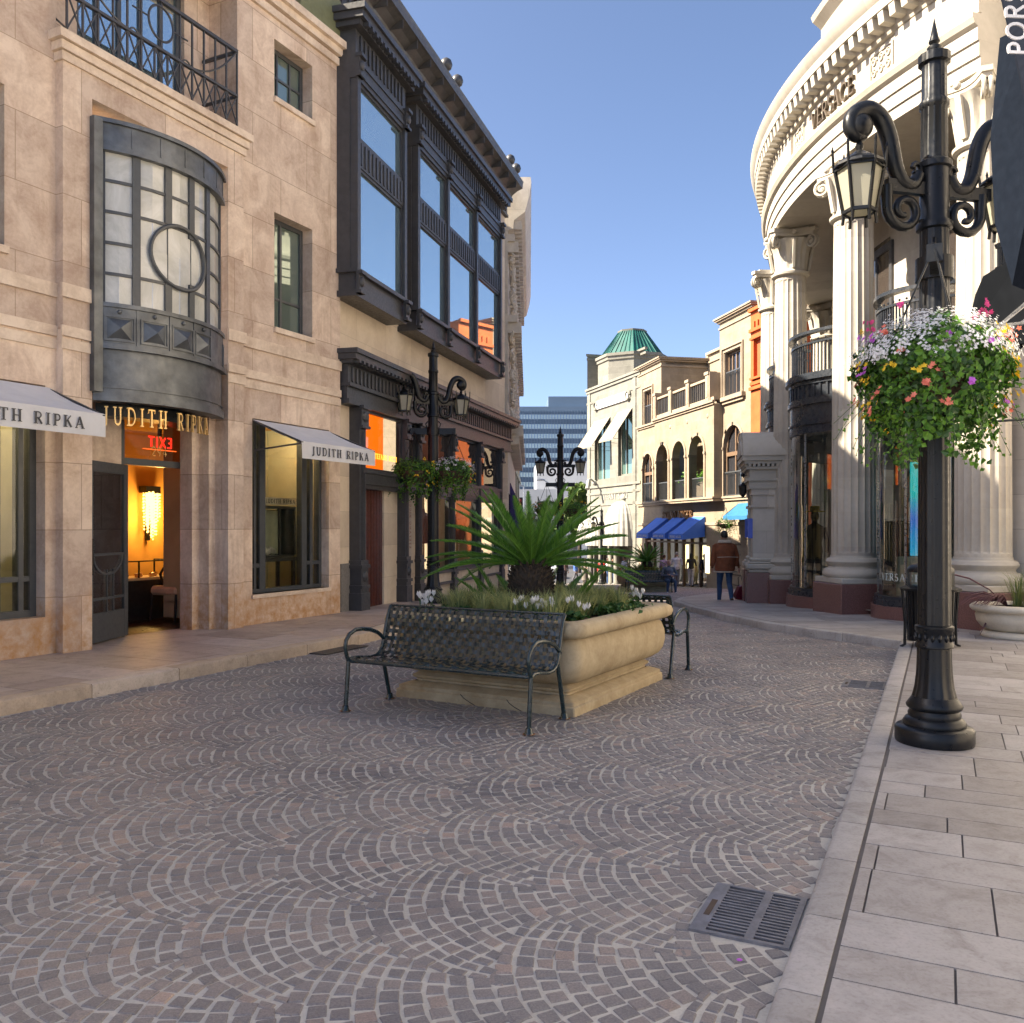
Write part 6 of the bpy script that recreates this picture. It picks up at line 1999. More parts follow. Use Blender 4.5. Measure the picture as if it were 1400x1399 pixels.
def tufts(m, spots, r, h=.28, nb=80, spread=.13):
    for (x, y, z) in spots:
        for i in range(nb):
            a = r.uniform(0, 2 * PI); l = h * r.uniform(.55, 1.15); o = r.uniform(0, .07); lean = r.uniform(.25, 1.3)
            b = Vector((x + o * math.cos(a), y + o * math.sin(a), z)); out = Vector((math.cos(a), math.sin(a), 0)); w = Vector((-math.sin(a), math.cos(a), 0)) * .0035
            p1 = b + Vector((0, 0, l * .6)) + out * l * .25 * lean; p2 = b + Vector((0, 0, l * (.95 - .35 * lean * .5))) + out * l * .75 * lean
            m.add([tuple(b - w), tuple(b + w), tuple(p1 + w * .8), tuple(p1 - w * .8), tuple(p2)], [(0, 1, 2, 3), (3, 2, 4)])


def in_planter(rr, m=.2):
    a = rr.uniform(-PL / 2 + m, PL / 2 - m); b = rr.uniform(-PW / 2 + m, PW / 2 - m)
    return PO + pd * a + qd * b


rg = random.Random(21); sp = []
for i in range(78):
    q = in_planter(rg, .22)
    if (q - PO).length < .3: continue
    sp.append((q.x, q.y, .745))
g = MB(); tufts(g, sp, rg, .30, 110); o = g.build('ornamental_grass', M_GRASS, None, fixn=False); tag(o, 'tufts of fine blue-green grass round the foot of the big sago palm', 'grass', kind='stuff')


def cyclamen(label, p, seed, nfl=9, col='white'):
    r = random.Random(seed); t = thing('cyclamen', label, 'flower', p, 0, 'white cyclamens in the planter')
    g = MB(); pts = []
    for i in range(70):
        a = r.uniform(0, 2 * PI); q = .13 * r.random() ** .5; pts.append(((q * math.cos(a), q * math.sin(a), .03 + .06 * r.random()), (math.cos(a) * .5, math.sin(a) * .5, 1)))
    leaves(g, pts, .06, r); g.build('leaves', M_BED, t, fixn=False)
    g = MB(); s = MB()
    for i in range(nfl):
        x, y = r.gauss(0, .055), r.gauss(0, .055); z = r.uniform(.13, .22)
        s.tube([(x * .6, y * .6, .03), (x, y, z)], .003, 4)
        for k in range(5):
            a = 2 * PI * k / 5 + r.random(); c, sn = math.cos(a), math.sin(a)
            g.add([(x, y, z - .01), (x + .018 * c - .014 * sn, y + .018 * sn + .014 * c, z + .022), (x + .014 * c, y + .014 * sn, z + .055), (x + .018 * c + .014 * sn, y + .018 * sn - .014 * c, z + .022)], [(0, 1, 2), (0, 2, 3)])
    s.build('stems', M_BED, t); g.build('petals', M_PET[col], t, fixn=False)
    return t


for i, (a, b, lb) in enumerate(((-.88, .72, 'white cyclamen at the left corner of the planter, above the bench end'), (-.80, -.48, 'white cyclamen clump behind the bench back near the right corner of the planter'), (-.84, -.28, 'small white cyclamen just left of the clump at the right corner'), (-.62, -.72, 'white cyclamen beside the right rim of the planter'), (.80, -.70, 'pale cyclamen at the far right corner of the planter'))):
    q = PO + pd * a + qd * b; cyclamen(lb, (q.x, q.y, .73), 30 + i, 12 if i in (0, 1) else 6)
for i, (a, b, lb) in enumerate(((.55, -.62, 'low dark green bedding shrub by the far right rim of the planter'), (-.75, .42, 'low dark green bedding plant beside the left cyclamen'), (.15, -.72, 'low green bedding plant halfway along the right rim'))):
    q = PO + pd * a + qd * b; r = random.Random(50 + i); g = MB()
    leaves(g, [((q.x + r.gauss(0, .12), q.y + r.gauss(0, .12), .76 + .1 * r.random()), (0, 0, 1)) for _ in range(260)], .05, r)
    tag(g.build('bedding_plant', M_BED, None, fixn=False), lb, 'plant', kind='stuff')

# ---- far planter with its palm and benches
F0 = Vector((5.62, 37.2, zst(36.5)))
p2 = dup(planter, tuple(F0), PA + .62, 'second stone planter far down the street behind the dark blue bench')
palm2 = dup(palm, (F0.x + .1, F0.y, F0.z + .8), 1.1, 'smaller-looking sago palm in the far planter, in front of the blue awnings')
b2 = dup(bench, (5.55, 35.75, zst(35.8) + .005), .06, 'dark blue woven bench far down the street, with the seated man at its right end', GB)
g = MB(); r = random.Random(77); leaves(g, [((F0.x + r.gauss(0, .55), F0.y + r.gauss(0, .4), F0.z + .8 + .22 * r.random()), (0, 0, 1)) for _ in range(900)], .09, r)
tag(g.build('bedding_plant', leaf('yellow_green_bedding', (.10, .16, .02), (.25, .30, .04)), None, fixn=False), 'yellow-green bedding filling the far planter', 'plant')

# ================================================================== litter bin, pot, drains
BX = px(1272, 884, zr(11))
lb = thing('litter_bin', 'black slatted litter bin with a domed lid half hidden behind the near lamp post', 'litter bin', (BX[0], BX[1], zr(BX[1])), 0)
g = MB()
for i in range(22):
    a = 2 * PI * i / 22; c, s = math.cos(a), math.sin(a); g.bar((.26 * c, .26 * s, .1), (.285 * c, .285 * s, .72), .035, .01, up=(c, s, 0))
g.lathe([(.25, .08), (.27, .08), (.27, .12), (.25, .12)], 28); g.build('slat_cage', M_BLACK, lb)
g = MB(); g.lathe([(.24, .1), (.255, .7), (.0, .7)], 24); g.build('liner', M_DARKIN, lb)
g = MB(); g.lathe([(.35, .70), (.355, .73), (.29, .75), (.26, .76)], 28); g.build('collar', M_BLACK, lb, smooth=50)
g = MB()
for a in (.5, 2.6, 4.2, 5.6): g.bar((.24 * math.cos(a), .24 * math.sin(a), .75), (.24 * math.cos(a), .24 * math.sin(a), .96), .2, .03, up=(math.cos(a), math.sin(a), 0))
g.lathe([(.27, .93), (.27, .97), (.22, 1.02), (.1, 1.05), (0, 1.055)], 28); g.build('lid', M_BLACK, lb, smooth=50)
for a in (PI * .0, PI * .5, PI, PI * 1.5):
    g = MB(); c, s = math.cos(a), math.sin(a); g.tube([(.35 * c, .35 * s, .72), (.315 * c, .315 * s, .3), (.32 * c, .32 * s, .03), (.37 * c, .37 * s, .0)], .02, 6); g.build('leg', M_BLACK, lb, smooth=60)
PT = px(1390, 871, zr(12) + .0); PT = (PT[0] + .05, PT[1])
pt_ = thing('flower_pot', 'wide pale cast-stone bowl planter with a rolled rim at the right edge', 'planter', (PT[0], PT[1], zr(PT[1]) - .01), 0)
M_POT = stone('pale_cast_stone', (.50, .45, .36), (.60, .55, .45), vein=5, rough=.85)
g = MB(); g.lathe([(.46, 0), (.48, .02), (.48, .06), (.45, .09), (.41, .1)], 48); g.build('foot', M_POT, pt_, smooth=50)
g = MB(); g.lathe([(.40, .1), (.47, .14), (.53, .22), (.545, .30), (.53, .36)], 48); g.build('bowl', M_POT, pt_, smooth=50)
g = MB(); g.lathe([(.53, .35), (.58, .36), (.61, .39), (.61, .42), (.58, .45), (.53, .455), (.5, .43), (.5, .36)], 48); g.build('rim', M_POT, pt_, smooth=60)
g = MB(); g.lathe([(0, .40), (.51, .40)], 24); g.build('soil', bpy.data.materials['bark_soil'], pt_)
rg = random.Random(5); g = MB()
for (dx, dy) in ((0, 0), (.15, -.1), (-.12, -.12), (.05, -.22), (.28, .05)):
    tufts(g, [(PT[0] + dx, PT[1] + dy, .53)], rg, .55, 55, .1)
tag(g.build('potted_grass', leaf('strappy_grass', (.06, .12, .03), (.25, .27, .08), .5, .3), None, fixn=False), 'clump of long green strappy grass in the bowl at the right edge', 'plant')
g = MB()
for i in range(60):
    a = rg.uniform(2.2, 4.2); l = rg.uniform(.3, .7); x, y = PT[0] - .2, PT[1] - .05; out = Vector((math.cos(a), math.sin(a) * .6, 0)); w = Vector((0, 0, .006))
    P = [Vector((x, y, .52)) + out * l * t + Vector((0, 0, l * (1.1 * t - 1.05 * t * t))) for t in (0, .25, .5, .75, 1)]
    g.tube([tuple(p) for p in P], [.006, .006, .005, .004, .001], 4)
for i in range(3):
    P = [Vector((PT[0] - .15, PT[1], .5)) + Vector((-.95 + .25 * i, -.1, .0)) * t + Vector((0, 0, (1.0 - .4 * i) * t - .55 * t * t)) for t in (0, .3, .6, .8, 1)]
    g.tube([tuple(p) for p in P], [.008, .009, .012, .012, .002], 5)
tag(g.build('purple_fountain_grass', leaf('purple_blade', (.09, .035, .05), (.2, .09, .09), .6, .2), None, fixn=False), 'arching purple fountain grass leaning left out of the pale bowl', 'plant')
cyclamen('single white flower at the rim of the pale bowl', (PT[0] - .02, PT[1] - .38, .42), 61, 3)

# drain grates in the gutter
M_GRATE = mat('cast_iron_grate', (.20, .20, .22), .45, .6, .25, 12, .1, 60)


def grate(label, o, w, l, n, z=.0):
    """o: corner at the kerb side; w across towards the street, l along the kerb"""
    t = thing('drain_grate', label, 'drain grate', (o[0], o[1], z), math.atan2(aR.y, aR.x), 'drain grates beside the right kerb')
    g = MB(); h = .0115
    g.box(0, l, w - .062, w, 0, h); g.box(0, l, 0, .025, 0, h); g.box(0, .02, .025, w - .062, 0, h); g.box(l - .02, l, .025, w - .062, 0, h); m = (w - .062) * .48
    g.box(.02, l - .02, m - .017, m + .017, 0, h)
    st = (l - .04) / n
    for i in range(n - 1):
        x = .02 + st * (i + 1)
        g.box(x - st * .22, x + st * .22, .025, m - .017, .0, h - .001); g.box(x - st * .22, x + st * .22, m + .017, w - .062, .0, h - .001)
    fr = g.build('grating', M_GRATE, t)
    g = MB(); g.quad((.02, .01, .0035), (l - .02, .01, .0035), (l - .02, w - .02, .0035), (.02, w - .02, .0035)); g.build('sump', M_DARKIN, t)
    g = MB(); g.prism([(l * .3, w - .046), (l * .3, w - .022), (l * .62, w - .022), (l * .62, w - .046)], 'z', h, h + .0012); g.build('lifting_slot', mat('rusty_slot', (.06, .04, .03), .8), t)
    return t


o_ = px(1078, 1302, .0)
grate('large iron drain grate in the cobbles at the bottom right, beside the kerb', (KR0[0] + aR.x * ((o_[1] - KR0[1]) / aR.y) - nR.x * .01, KR0[1] + (o_[1] - KR0[1]) - nR.y * .01), .385, .50, 16)
o_ = px(1213, 944, .0)
grate('smaller dark drain grate further along the kerb, past the lamp post', (KR0[0] + aR.x * ((o_[1] - KR0[1]) / aR.y) - nR.x * .01, KR0[1] + (o_[1] - KR0[1]) - nR.y * .01), .40, .42, 13)
g = MB(); q = px(462, 889, 0); g.T = Matrix.Translation((q[0], q[1], .004)) @ Matrix.Rotation(math.atan2(aL.y, aL.x), 4, 'Z')
g.box(-.45, .45, -.16, .1, 0, .0105); tag(g.build('drain_cover', mat('dark_iron_cover', (.05, .05, .055), .5, .5, .3, 20), None), 'flat dark iron cover in the gutter by the left kerb', 'drain cover')
g = MB(); q = px(1011, 1319, 0); g.ball((q[0], q[1], .018), (.012, .009, .004), 7, 4); tag(g.build('fallen_petal', M_PET['magenta'], None), 'single magenta petal fallen on the cobbles near the grate', 'petal')
# ================================================================== beige arcaded building (far right)
B = Frame((8.18, 56.7), (.204, -.979)); bS, bZ = B.s, B.z
zG = zst(50) + .06
BB = thing('arcade_building', 'sunlit beige stone building with four round arches, balustraded terrace and blue shop awnings', 'building', (*B.o, 0), B.rot)
M_BEIGE = stone('beige_ashlar', (.235, .19, .135), (.30, .25, .18), .9, .45, (.33, .26, .18), .006, .8, 1.0, bump=.1, jstr=.5)
M_BTRIM = stone('beige_trim', (.27, .215, .155), (.33, .27, .20), vein=1.0, bump=.1)
M_DKGL = glass_mirror('dark_window_glass', (.8, .85, .9), .25, (.03, .03, .035))
LB0 = bS(1030)
zc1 = bZ(873, 690); zs1 = zc1 - .35            # first-floor cornice
zter = bZ(900, 575); ztop = bZ(872, 507); ztopR = bZ(985, 442) + .1


def archwall(m, x0, x1, z0, z1, y0, y1, arches):
    """wall with round-headed openings (xa, xb, zbase, zspring)"""
    xs = x0
    for xa, xb, zb, zsp in arches:
        m.box(xs, xa, y0, y1, z0, z1)
        r = (xb - xa) / 2; c = (xa + xb) / 2
        if zb > z0: m.box(xa, xb, y0, y1, z0, zb)
        P = [(c - r * math.cos(PI * k / 16), zsp + r * math.sin(PI * k / 16)) for k in range(17)]
        for k in range(16):
            (a, b), (c_, d) = P[k], P[k + 1]
            m.quad((a, y0, b), (c_, y0, d), (c_, y0, z1), (a, y0, z1)); m.quad((a, y1, b), (a, y1, z1), (c_, y1, z1), (c_, y1, d)); m.quad((a, y0, b), (a, y1, b), (c_, y1, d), (c_, y0, d))
        m.quad((xa, y0, zb), (xa, y0, zsp), (xa, y1, zsp), (xa, y1, zb)); m.quad((xb, y0, zb), (xb, y1, zb), (xb, y1, zsp), (xb, y0, zsp))
        xs = xb
    m.box(xs, x1, y0, y1, z0, z1)


def archivolt(m, xa, xb, zsp, y, w=.16, d=.06, zb=None):
    r = (xb - xa) / 2; c = (xa + xb) / 2; P = [(c - r * math.cos(PI * k / 16), zsp + r * math.sin(PI * k / 16)) for k in range(17)]; Q = [(c - (r + w) * math.cos(PI * k / 16), zsp + (r + w) * math.sin(PI * k / 16)) for k in range(17)]
    for k in range(16): m.prism([P[k], P[k + 1], Q[k + 1], Q[k]], 'y', y - d, y)
    if zb is not None:
        for x in (xa, xb):
            s = -1 if x == xa else 1
            m.box(min(x, x + s * w), max(x, x + s * w), y - d, y, zb, zsp - .1); m.box(min(x, x + s * (w + .05)), max(x, x + s * (w + .05)), y - d - .04, y, zsp - .1, zsp + .02)


pA, pB = bS(895, .5), bS(976, .5)              # projecting loggia
uL = bS(904); uR = bS(984)
arL = (bS(879), bS(893), zc1 + .1, bZ(886, 640))
arR = (bS(990), bS(1016), zc1 + .1, bZ(1003, 610))
g = MB()
archwall(g, 0, pA + .01, zc1, zter - .2, 0, .4, [arL]); archwall(g, pB - .01, LB0, zc1, zter - .2, 0, .4, [arR])
g.build('wall', M_BEIGE, BB)
la = []
for u0, u1 in ((898, 914), (920, 937), (943, 963)): la.append((bS(u0, .5), bS(u1, .5), zc1 + .1, bZ(905, 632)))
g = MB(); archwall(g, pA, pB, zc1, zter - .2, -.5, -.1, la); g.box(pA, pA + .3, -.0999, -.001, zc1, zter - .2); g.box(pB - .3, pB, -.0999, -.001, zc1, zter - .2)
g.box(pA, pB, 1.8, 2.0, zc1 - .1, zter); g.box(pA, pB, .401, 1.8, zter - .3, zter - .05)
g.build('loggia', M_BEIGE, BB)
g = MB()
for a in la: archivolt(g, a[0], a[1], a[3], -.5, zb=a[2])
archivolt(g, arL[0], arL[1], arL[3], 0, zb=arL[2]); archivolt(g, arR[0], arR[1], arR[3], 0, zb=arR[2])
for z, d in ((zc1 - .12, .1), (zc1, .16)): g.box(-.05, LB0, -d, -.001, z, z + .1); g.box(pA - d, pB + d, -.5 - d, -d - .001, z, z + .1)
g.box(-.05, LB0, -.06, -.001, zc1 - 1.35, zc1 - 1.2)
for z, d in ((zter - .25, .08), (zter - .14, .16)): g.box(pA - d, pB + d, -.5 - d, -.5 + .0, z, z + .1); g.box(-.1, pA, -d - .0, -.001, z, z + .1)
for k in range(3): g.ball((la[k][1] + .25 if k < 2 else la[k][1] + .4, -.5, zter - .75), (.13, .05, .13), 10, 6)
g.build('moulding', M_BTRIM, BB, smooth=35)
# upper floor: left block, set-back terrace wall, right block
w1 = (bS(881), bS(891), bZ(885, 583) + .1, bZ(885, 535)); w2 = (bS(991), bS(1013), bZ(1000, 540), bZ(1000, 480))
g = MB()
g.wall(0, uL, zter - .2, ztop, 0, .3, [w1]); g.box(uL - .3, uL, .3, 3.2, zter - .2, ztop); g.box(0, uL, .3, 6, ztop - .3, ztop - .01)
g.wall(uR, LB0, zter - .2, ztopR, 0, .3, [w2]); g.box(uR, uR + .3, .3, 3.2, zter - .2, ztopR); g.box(uR, LB0, .3, 6, ztopR - .3, ztopR - .01)
tw1 = (bS(953, -3) - .2, bS(962, -3) + .3, zter + .1, zter + 2.5); tw2 = (bS(930, -3), bS(936, -3) + .5, zter + .1, zter + 2.3)
g.wall(uL - .3, uR + .3, zter - .2, ztop + .35, 3.0, 3.3, [tw1, tw2])
g.box(0, LB0, 3.3, 9, -2, ztop - .5)
g.build('upper_wall', M_BEIGE, BB)
g = MB()
for x0, x1, zt, y in ((-.15, uL + .15, ztop, 0), (uR - .15, LB0 + .1, ztopR, 0)):
    for d, h in ((.06, -.45), (.1, -.14), (.2, -.04), (.26, .04)): g.box(x0 + .15 - d, x1 - .15 + d, y - d, 3.3, zt + h, zt + h + .08)
g.box(uL, uR, 2.85, 3.3, ztop + .3, ztop + .45); g.box(uL, uR, 2.92, 3, ztop - .2, ztop - .1)
for w in (w1, w2):
    for d, e in ((.05, .12), (.08, .3)): g.box(w[0] - e, w[1] + e, -d, -.001, w[3] + e - .08, w[3] + e); g.box(w[0] - e, w[0] - e + .07, -d, -.001, w[2], w[3] + e - .08); g.box(w[1] + e - .07, w[1] + e, -d, -.001, w[2], w[3] + e - .08)
g.box(w2[0] - .5, w2[1] + .5, -.22, -.001, w2[2] - .25, w2[2] - .05); g.box(w2[0] - .4, w2[1] + .4, -.12, -.001, w2[2] - .4, w2[2] - .25)
g.build('upper_moulding', M_BTRIM, BB)
# balustrade
g = MB(); zb_ = zter - .02
piers = [bS(u, .55) for u in (896, 917, 941, 968)]
for x in piers: g.box(x - .2, x + .2, -.62, -.22, zb_, zb_ + 1.35); g.box(x - .25, x + .25, -.67, -.17, zb_ + 1.35, zb_ + 1.5); g.box(x - .12, x + .12, -.64, -.62, zb_ + .2, zb_ + 1.2)
g.box(piers[0], pB + .1, -.55, -.3, zb_, zb_ + .16); g.box(piers[-1], piers[-1] + .3, -.6, 0, zb_, zb_ + 1.45)
for a, b in zip(piers[:-1], piers[1:]): g.box(a + .2, b - .2, -.52, -.32, zb_ + 1.1, zb_ + 1.22)
g.build('balustrade', M_BTRIM, BB)
g = MB()
for a, b in zip(piers[:-1], piers[1:]):
    n = 9
    for i in range(n): x = a + .25 + (b - a - .5) * i / (n - 1); g.bar((x, -.42, zb_ + .16), (x, -.42, zb_ + 1.1), .045)
g.build('terrace_railing', M_FRAME, BB)


def rail(parent, x0, x1, z0, z1, y):
    m = MB(); n = max(3, int((x1 - x0) / .13))
    for i in range(n + 1): x = x0 + (x1 - x0) * i / n; m.bar((x, y, z0), (x, y, z1), .025)
    m.bar((x0, y, z1), (x1, y, z1), .06); m.bar((x0, y, z0 + .05), (x1, y, z0 + .05), .04); m.build('railing', M_FRAME, parent)


for a in la: rail(BB, a[0] + .02, a[1] - .02, zc1 + .1, zc1 + 1.15, -.35)
M_BRWN = mat('brown_window_frame', (.16, .10, .06), .6)
for a, rr in ((arL, .9), (arR, 1.1)):
    r = (a[1] - a[0]) / 2; c = (a[0] + a[1]) / 2
    f = MB(); f.box(c - .05, c + .05, .12, .2, a[2], a[3] + r - .05); f.box(a[0], a[1], .11, .21, a[3] - .45, a[3] - .25); f.box(a[0], a[0] + .09, .12, .2, a[2], a[3]); f.box(a[1] - .09, a[1], .12, .2, a[2], a[3])
    f.tube([(c - (r - .05) * math.cos(PI * k / 12), .16, a[3] + (r - .05) * math.sin(PI * k / 12)) for k in range(13)], .05, 5)
    f.tube([(c + .5 * r + .3 * r * math.cos(k * PI / 8), .14, a[3] + .3 * r + .3 * r * math.sin(k * PI / 8)) for k in range(16)], .03, 5, closed=True)
    w = f.build('arched_window', M_BRWN, BB)
    p = MB(); p.quad((a[0], .22, a[2]), (a[1], .22, a[2]), (a[1], .22, a[3] + r), (a[0], .22, a[3] + r)); p.build('pane', M_DKGL, w, fixn=False)
    rail(BB, a[0] + .02, a[1] - .02, zc1 + .1, zc1 + 1.3, .05)
for w, nn in ((w1, 2), (w2, 3), (tw1, 1), (tw2, 1)):
    y = .2 if w in (w1, w2) else 3.15
    wd = w[1] - w[0]; framed(BB, w[0], w[1], w[2], w[3], y, [(w[0] + wd * k / (nn + 1), .09) for k in range(1, nn + 1)], [], .1, .08, M_BRWN, M_DKGL, gy=.06)
    if y < 1: rail(BB, w[0] + .03, w[1] - .03, w[2], w[2] + 1.2, .08)
for a, lb_ in ((la[1], 'green potted shrub behind the railing of the third arch of the beige loggia'), (la[2], 'green potted shrub behind the railing of the fourth arch of the beige loggia')):
    m = MB(); r = random.Random(int(a[0] * 10)); c = (a[0] + a[1]) / 2; q = [B.w(c + r.gauss(0, .3), .3 + r.gauss(0, .2), zc1 + .9 + r.random() * .7) for _ in range(260)]
    leaves(m, [(p_, (0, 0, 1)) for p_ in q], .2, r); tag(m.build('potted_shrub', M_LEAFB, None, fixn=False), lb_, 'plant')
# ground floor: sign band, shopfront and blue awnings
sf0, sf1 = bS(882), bS(966)
g = MB(); g.wall(0, LB0, zG - .6, zc1, 0, .35, [(sf0, sf1, zG - .7, zc1 - 1.75), (bS(996), bS(1013), zG - .7, zc1 - 1.9)])
for k in range(7): g.box(bS(966) + .02, LB0, -.012, -.001, zG + .5 * k, zG + .5 * k + .45)
g.build('ground_wall', M_BEIGE, BB)
g = MB(); lettering(g, 'BRUNO ANGER', .46, lambda x, z, d: (x, -.02 - .1 * d, zc1 - .98 + z), centre=bS(927), gap=.1); g.build('shop_sign', mat('brown_sign_letter', (.16, .08, .03), .5), BB)
f = MB()
for k in range(9): x = sf0 + (sf1 - sf0) * k / 8; f.box(x - .06, x + .06, .1, .25, zG - .1, zc1 - 1.75)
f.box(sf0, sf1, .1, .25, zG + 2.4, zG + 2.5)
w = f.build('shopfront', M_BRWN, BB)
p = MB(); p.quad((sf0, .2, zG), (sf1, .2, zG), (sf1, .2, zc1 - 1.75), (sf0, .2, zc1 - 1.75)); p.build('pane', M_GLASS, w, fixn=False)
p = MB(); p.quad((sf0, 1.4, zG), (sf1, 1.4, zG), (sf1, 1.4, zc1 - 1.5), (sf0, 1.4, zc1 - 1.5)); p.build('shop_back_wall', M_OLIVE, w, fixn=False)
for u_ in (918, 942, 968):
    p = MB(); x = bS(u_); p.box(x - .22, x + .22, -.06 if u_ > 960 else .9, -.002 if u_ > 960 else 1.0, zG + .9, zG + 2.3); p.build('lit_panel', emit('warm_lit_panel%d' % u_, (1, .78, .42), .5), BB)
M_BLUE = mat('blue_canvas', (.05, .16, .62), .75, 0, .08, 2)
for u0, u1 in ((898, 915), (921, 939), (944, 965)):
    awning(BB, bS(u0), bS(u1), bZ(925, 707.5), 1.25, .92, .30, M_BLUE, text='BRUNO ANGER', tsz=.13, y0=-.05, sides=True, tcol=M_AWN)
dsw = thing('doorway_awning', 'turquoise-blue awning corner beside the rotunda porch, right of the beige arches', 'awning', B.w(bS(1022), -.02, 0), B.rot)
awning(dsw, bS(1010) - bS(1022), 1.6, bZ(1020, 688), .8, .62, .18, mat('turquoise_canvas', (.015, .12, .27), .8), sides=True)
g = MB(); g.box(bS(997), bS(1012), .3, .34, zG, zc1 - 1.9); g.build('door', mat('brown_door', (.1, .05, .03), .5), BB)
# orange building next door
RB = thing('orange_building', 'narrow bright orange rendered facade between the beige building and the rotunda', 'building', B.w(LB0 + .03, -.15, 0), B.rot)
M_OR = stone('orange_render', (.36, .08, .02), (.43, .11, .03), vein=2, bump=.15)
zt = bZ(1046, 418)
g = MB(); wx0 = bS(1036) - LB0; wx1 = wx0 + 1.2
g.wall(0, 2.4, -2.5, zt, 0, .3, [(wx0, wx1, bZ(1040, 515), bZ(1040, 465))]); g.box(0, 2.4, .3, 6, zt - .4, zt - .02); g.box(0, .3, .3, 6, -2.5, zt); g.build('wall', M_OR, RB)
g = MB()
for z, d in ((zt - .1, .15), (bZ(1040, 452), .12), (bZ(1040, 532), .12), (bZ(1040, 525), .06)): g.box(0, 2.4, -d, -.001, z, z + .15)
g.box(wx0 - .15, wx0, -.08, -.001, bZ(1040, 515), bZ(1040, 462)); g.box(wx1, wx1 + .15, -.08, -.001, bZ(1040, 515), bZ(1040, 462)); g.box(wx0 - .3, wx1 + .3, -.15, -.001, bZ(1040, 518), bZ(1040, 515)); g.box(wx0 - .3, wx1 + .3, -.15, -.001, bZ(1040, 463), bZ(1040, 460))
for k in range(4): g.box(wx0 - .1 + .35 * k, wx0 + .05 + .35 * k, -.08, -.001, bZ(1040, 450), bZ(1040, 438))
g.build('moulding', M_OR, RB)
g = MB(); g.box(wx0, wx1, .1, .14, bZ(1040, 515), bZ(1040, 465)); g.build('shutter', mat('rust_shutter', (.45, .09, .03), .6), RB)

# ================================================================== pale corner building with dome awnings
T = Frame((5.58, 65.1), (.296, -.955)); tS, tZ = T.s, T.z
TB = thing('corner_building', 'pale stone corner building with a green copper dome and white dome awnings', 'building', (*T.o, 0), T.rot)
M_PALES = stone('pale_corner_stone', (.165, .162, .138), (.225, .22, .19), 1.4, .5, (.4, .39, .34), .005, .8, .9, bump=.1, jstr=.4)
LT = 9.2; zp = tZ(871, 508); zf_ = tZ(850, 680)
g = MB()
ww = [(tS(813), tS(834), tZ(824, 657), tZ(824, 580)), (tS(845), tS(864), tZ(855, 650), tZ(855, 568))]
g.wall(0, LT, -3, zp, 0, .35, ww + [(tS(842), tS(862), -3.2, zf_ - 2.2), (tS(812), tS(829), -3.2, zf_ - 2.2)])
g.box(0, LT, .35, 8, zp - .5, zp - .02); g.box(0, LT, 3, 12, -3, 3)
g.T = Matrix.Rotation(0, 4, 'Z')
g.prism([(0, 0), (-.75, .7), (-.75, 3), (0, 3)], 'z', -3, tZ(798, 490))      # chamfered corner tower
g.prism([(-.75, .7), (-.9, 12), (3.5, 12), (3.5, 2.5), (0, 2.5)], 'z', -3, zp + 2.1)
g.build('wall', M_PALES, TB)
g = MB()
for z, d in ((zp - .1, .18), (zp - .3, .1), (zp - 1.1, .05), (zf_ + .8, .1), (zf_ + .3, .06), (zf_ - .5, .06)): g.box(-.02, LT, -d, -.001, z, z + .16)
for x in (tS(806), tS(868)): g.box(x - .22, x + .22, -.06, -.001, -2.5, zp - .3)
tw = tZ(798, 490)
for z, d in ((tw, .12), (tw - .3, .06)):
    g.prism([(d * .6, -d), (-.75 - d * .6, .7 - d), (-.75 - d, 3), (d, 3)], 'z', z, z + .18)
    g.box(.2, 5, 2.4 - d, 2.5, z - .25, z - .1)
g.build('moulding', M_PALES, TB)
g = MB()                                       # white panel with scroll ends under the cornice
x0, x1, zc_ = tS(816), tS(860), tZ(838, 548)
g.box(x0, x1, -.12, -.001, zc_ - .28, zc_ + .3); g.build('sign_panel', mat('white_panel', (.6, .6, .62), .6), TB)
g = MB()
for x in (x0, x1): g.tube([(x + .28 * math.cos(a), -.1, zc_ + .28 * math.sin(a)) for a in [k * .7 for k in range(9)]], .1, 6)
g.tube([(-.38 + .22 * math.cos(a), .33 + .2 * math.cos(a) * -.9, tZ(798, 560) + .35 * math.sin(a)) for a in [k * PI / 8 for k in range(16)]], .05, 5, closed=True)
g.build('scroll_ornament', M_PALES, TB, smooth=50)
g = MB(); lettering(g, 'TIFFANY & CO', .42, lambda x, z, d: (x, -.01 - .03 * d, zf_ - .08 + z), centre=tS(840), gap=.2); g.build('shop_sign', mat('grey_sign_letter', (.35, .35, .33), .6), TB)
M_TEAL = glass_mirror('teal_glass', (.55, .75, .70), .45, (.12, .20, .18))
for w in ww:
    framed(TB, w[0], w[1], w[2], w[3], .22, [(w[0] + (w[1] - w[0]) * .4, .12)], [], .12, .08, M_PALES, M_TEAL, gy=.06)
    awning(TB, w[0] - .1, w[1] + .1, w[3] + .35, 1.35, 2.0, .12, M_CAN if 'M_CAN' in globals() else mat('cream_canvas', (.27, .235, .17), .85), y0=-.03)
g = MB(); g.box(-.55, -.25, .28, .52, tZ(798, 650), tZ(798, 570)); g.build('window', M_BRWN, TB)
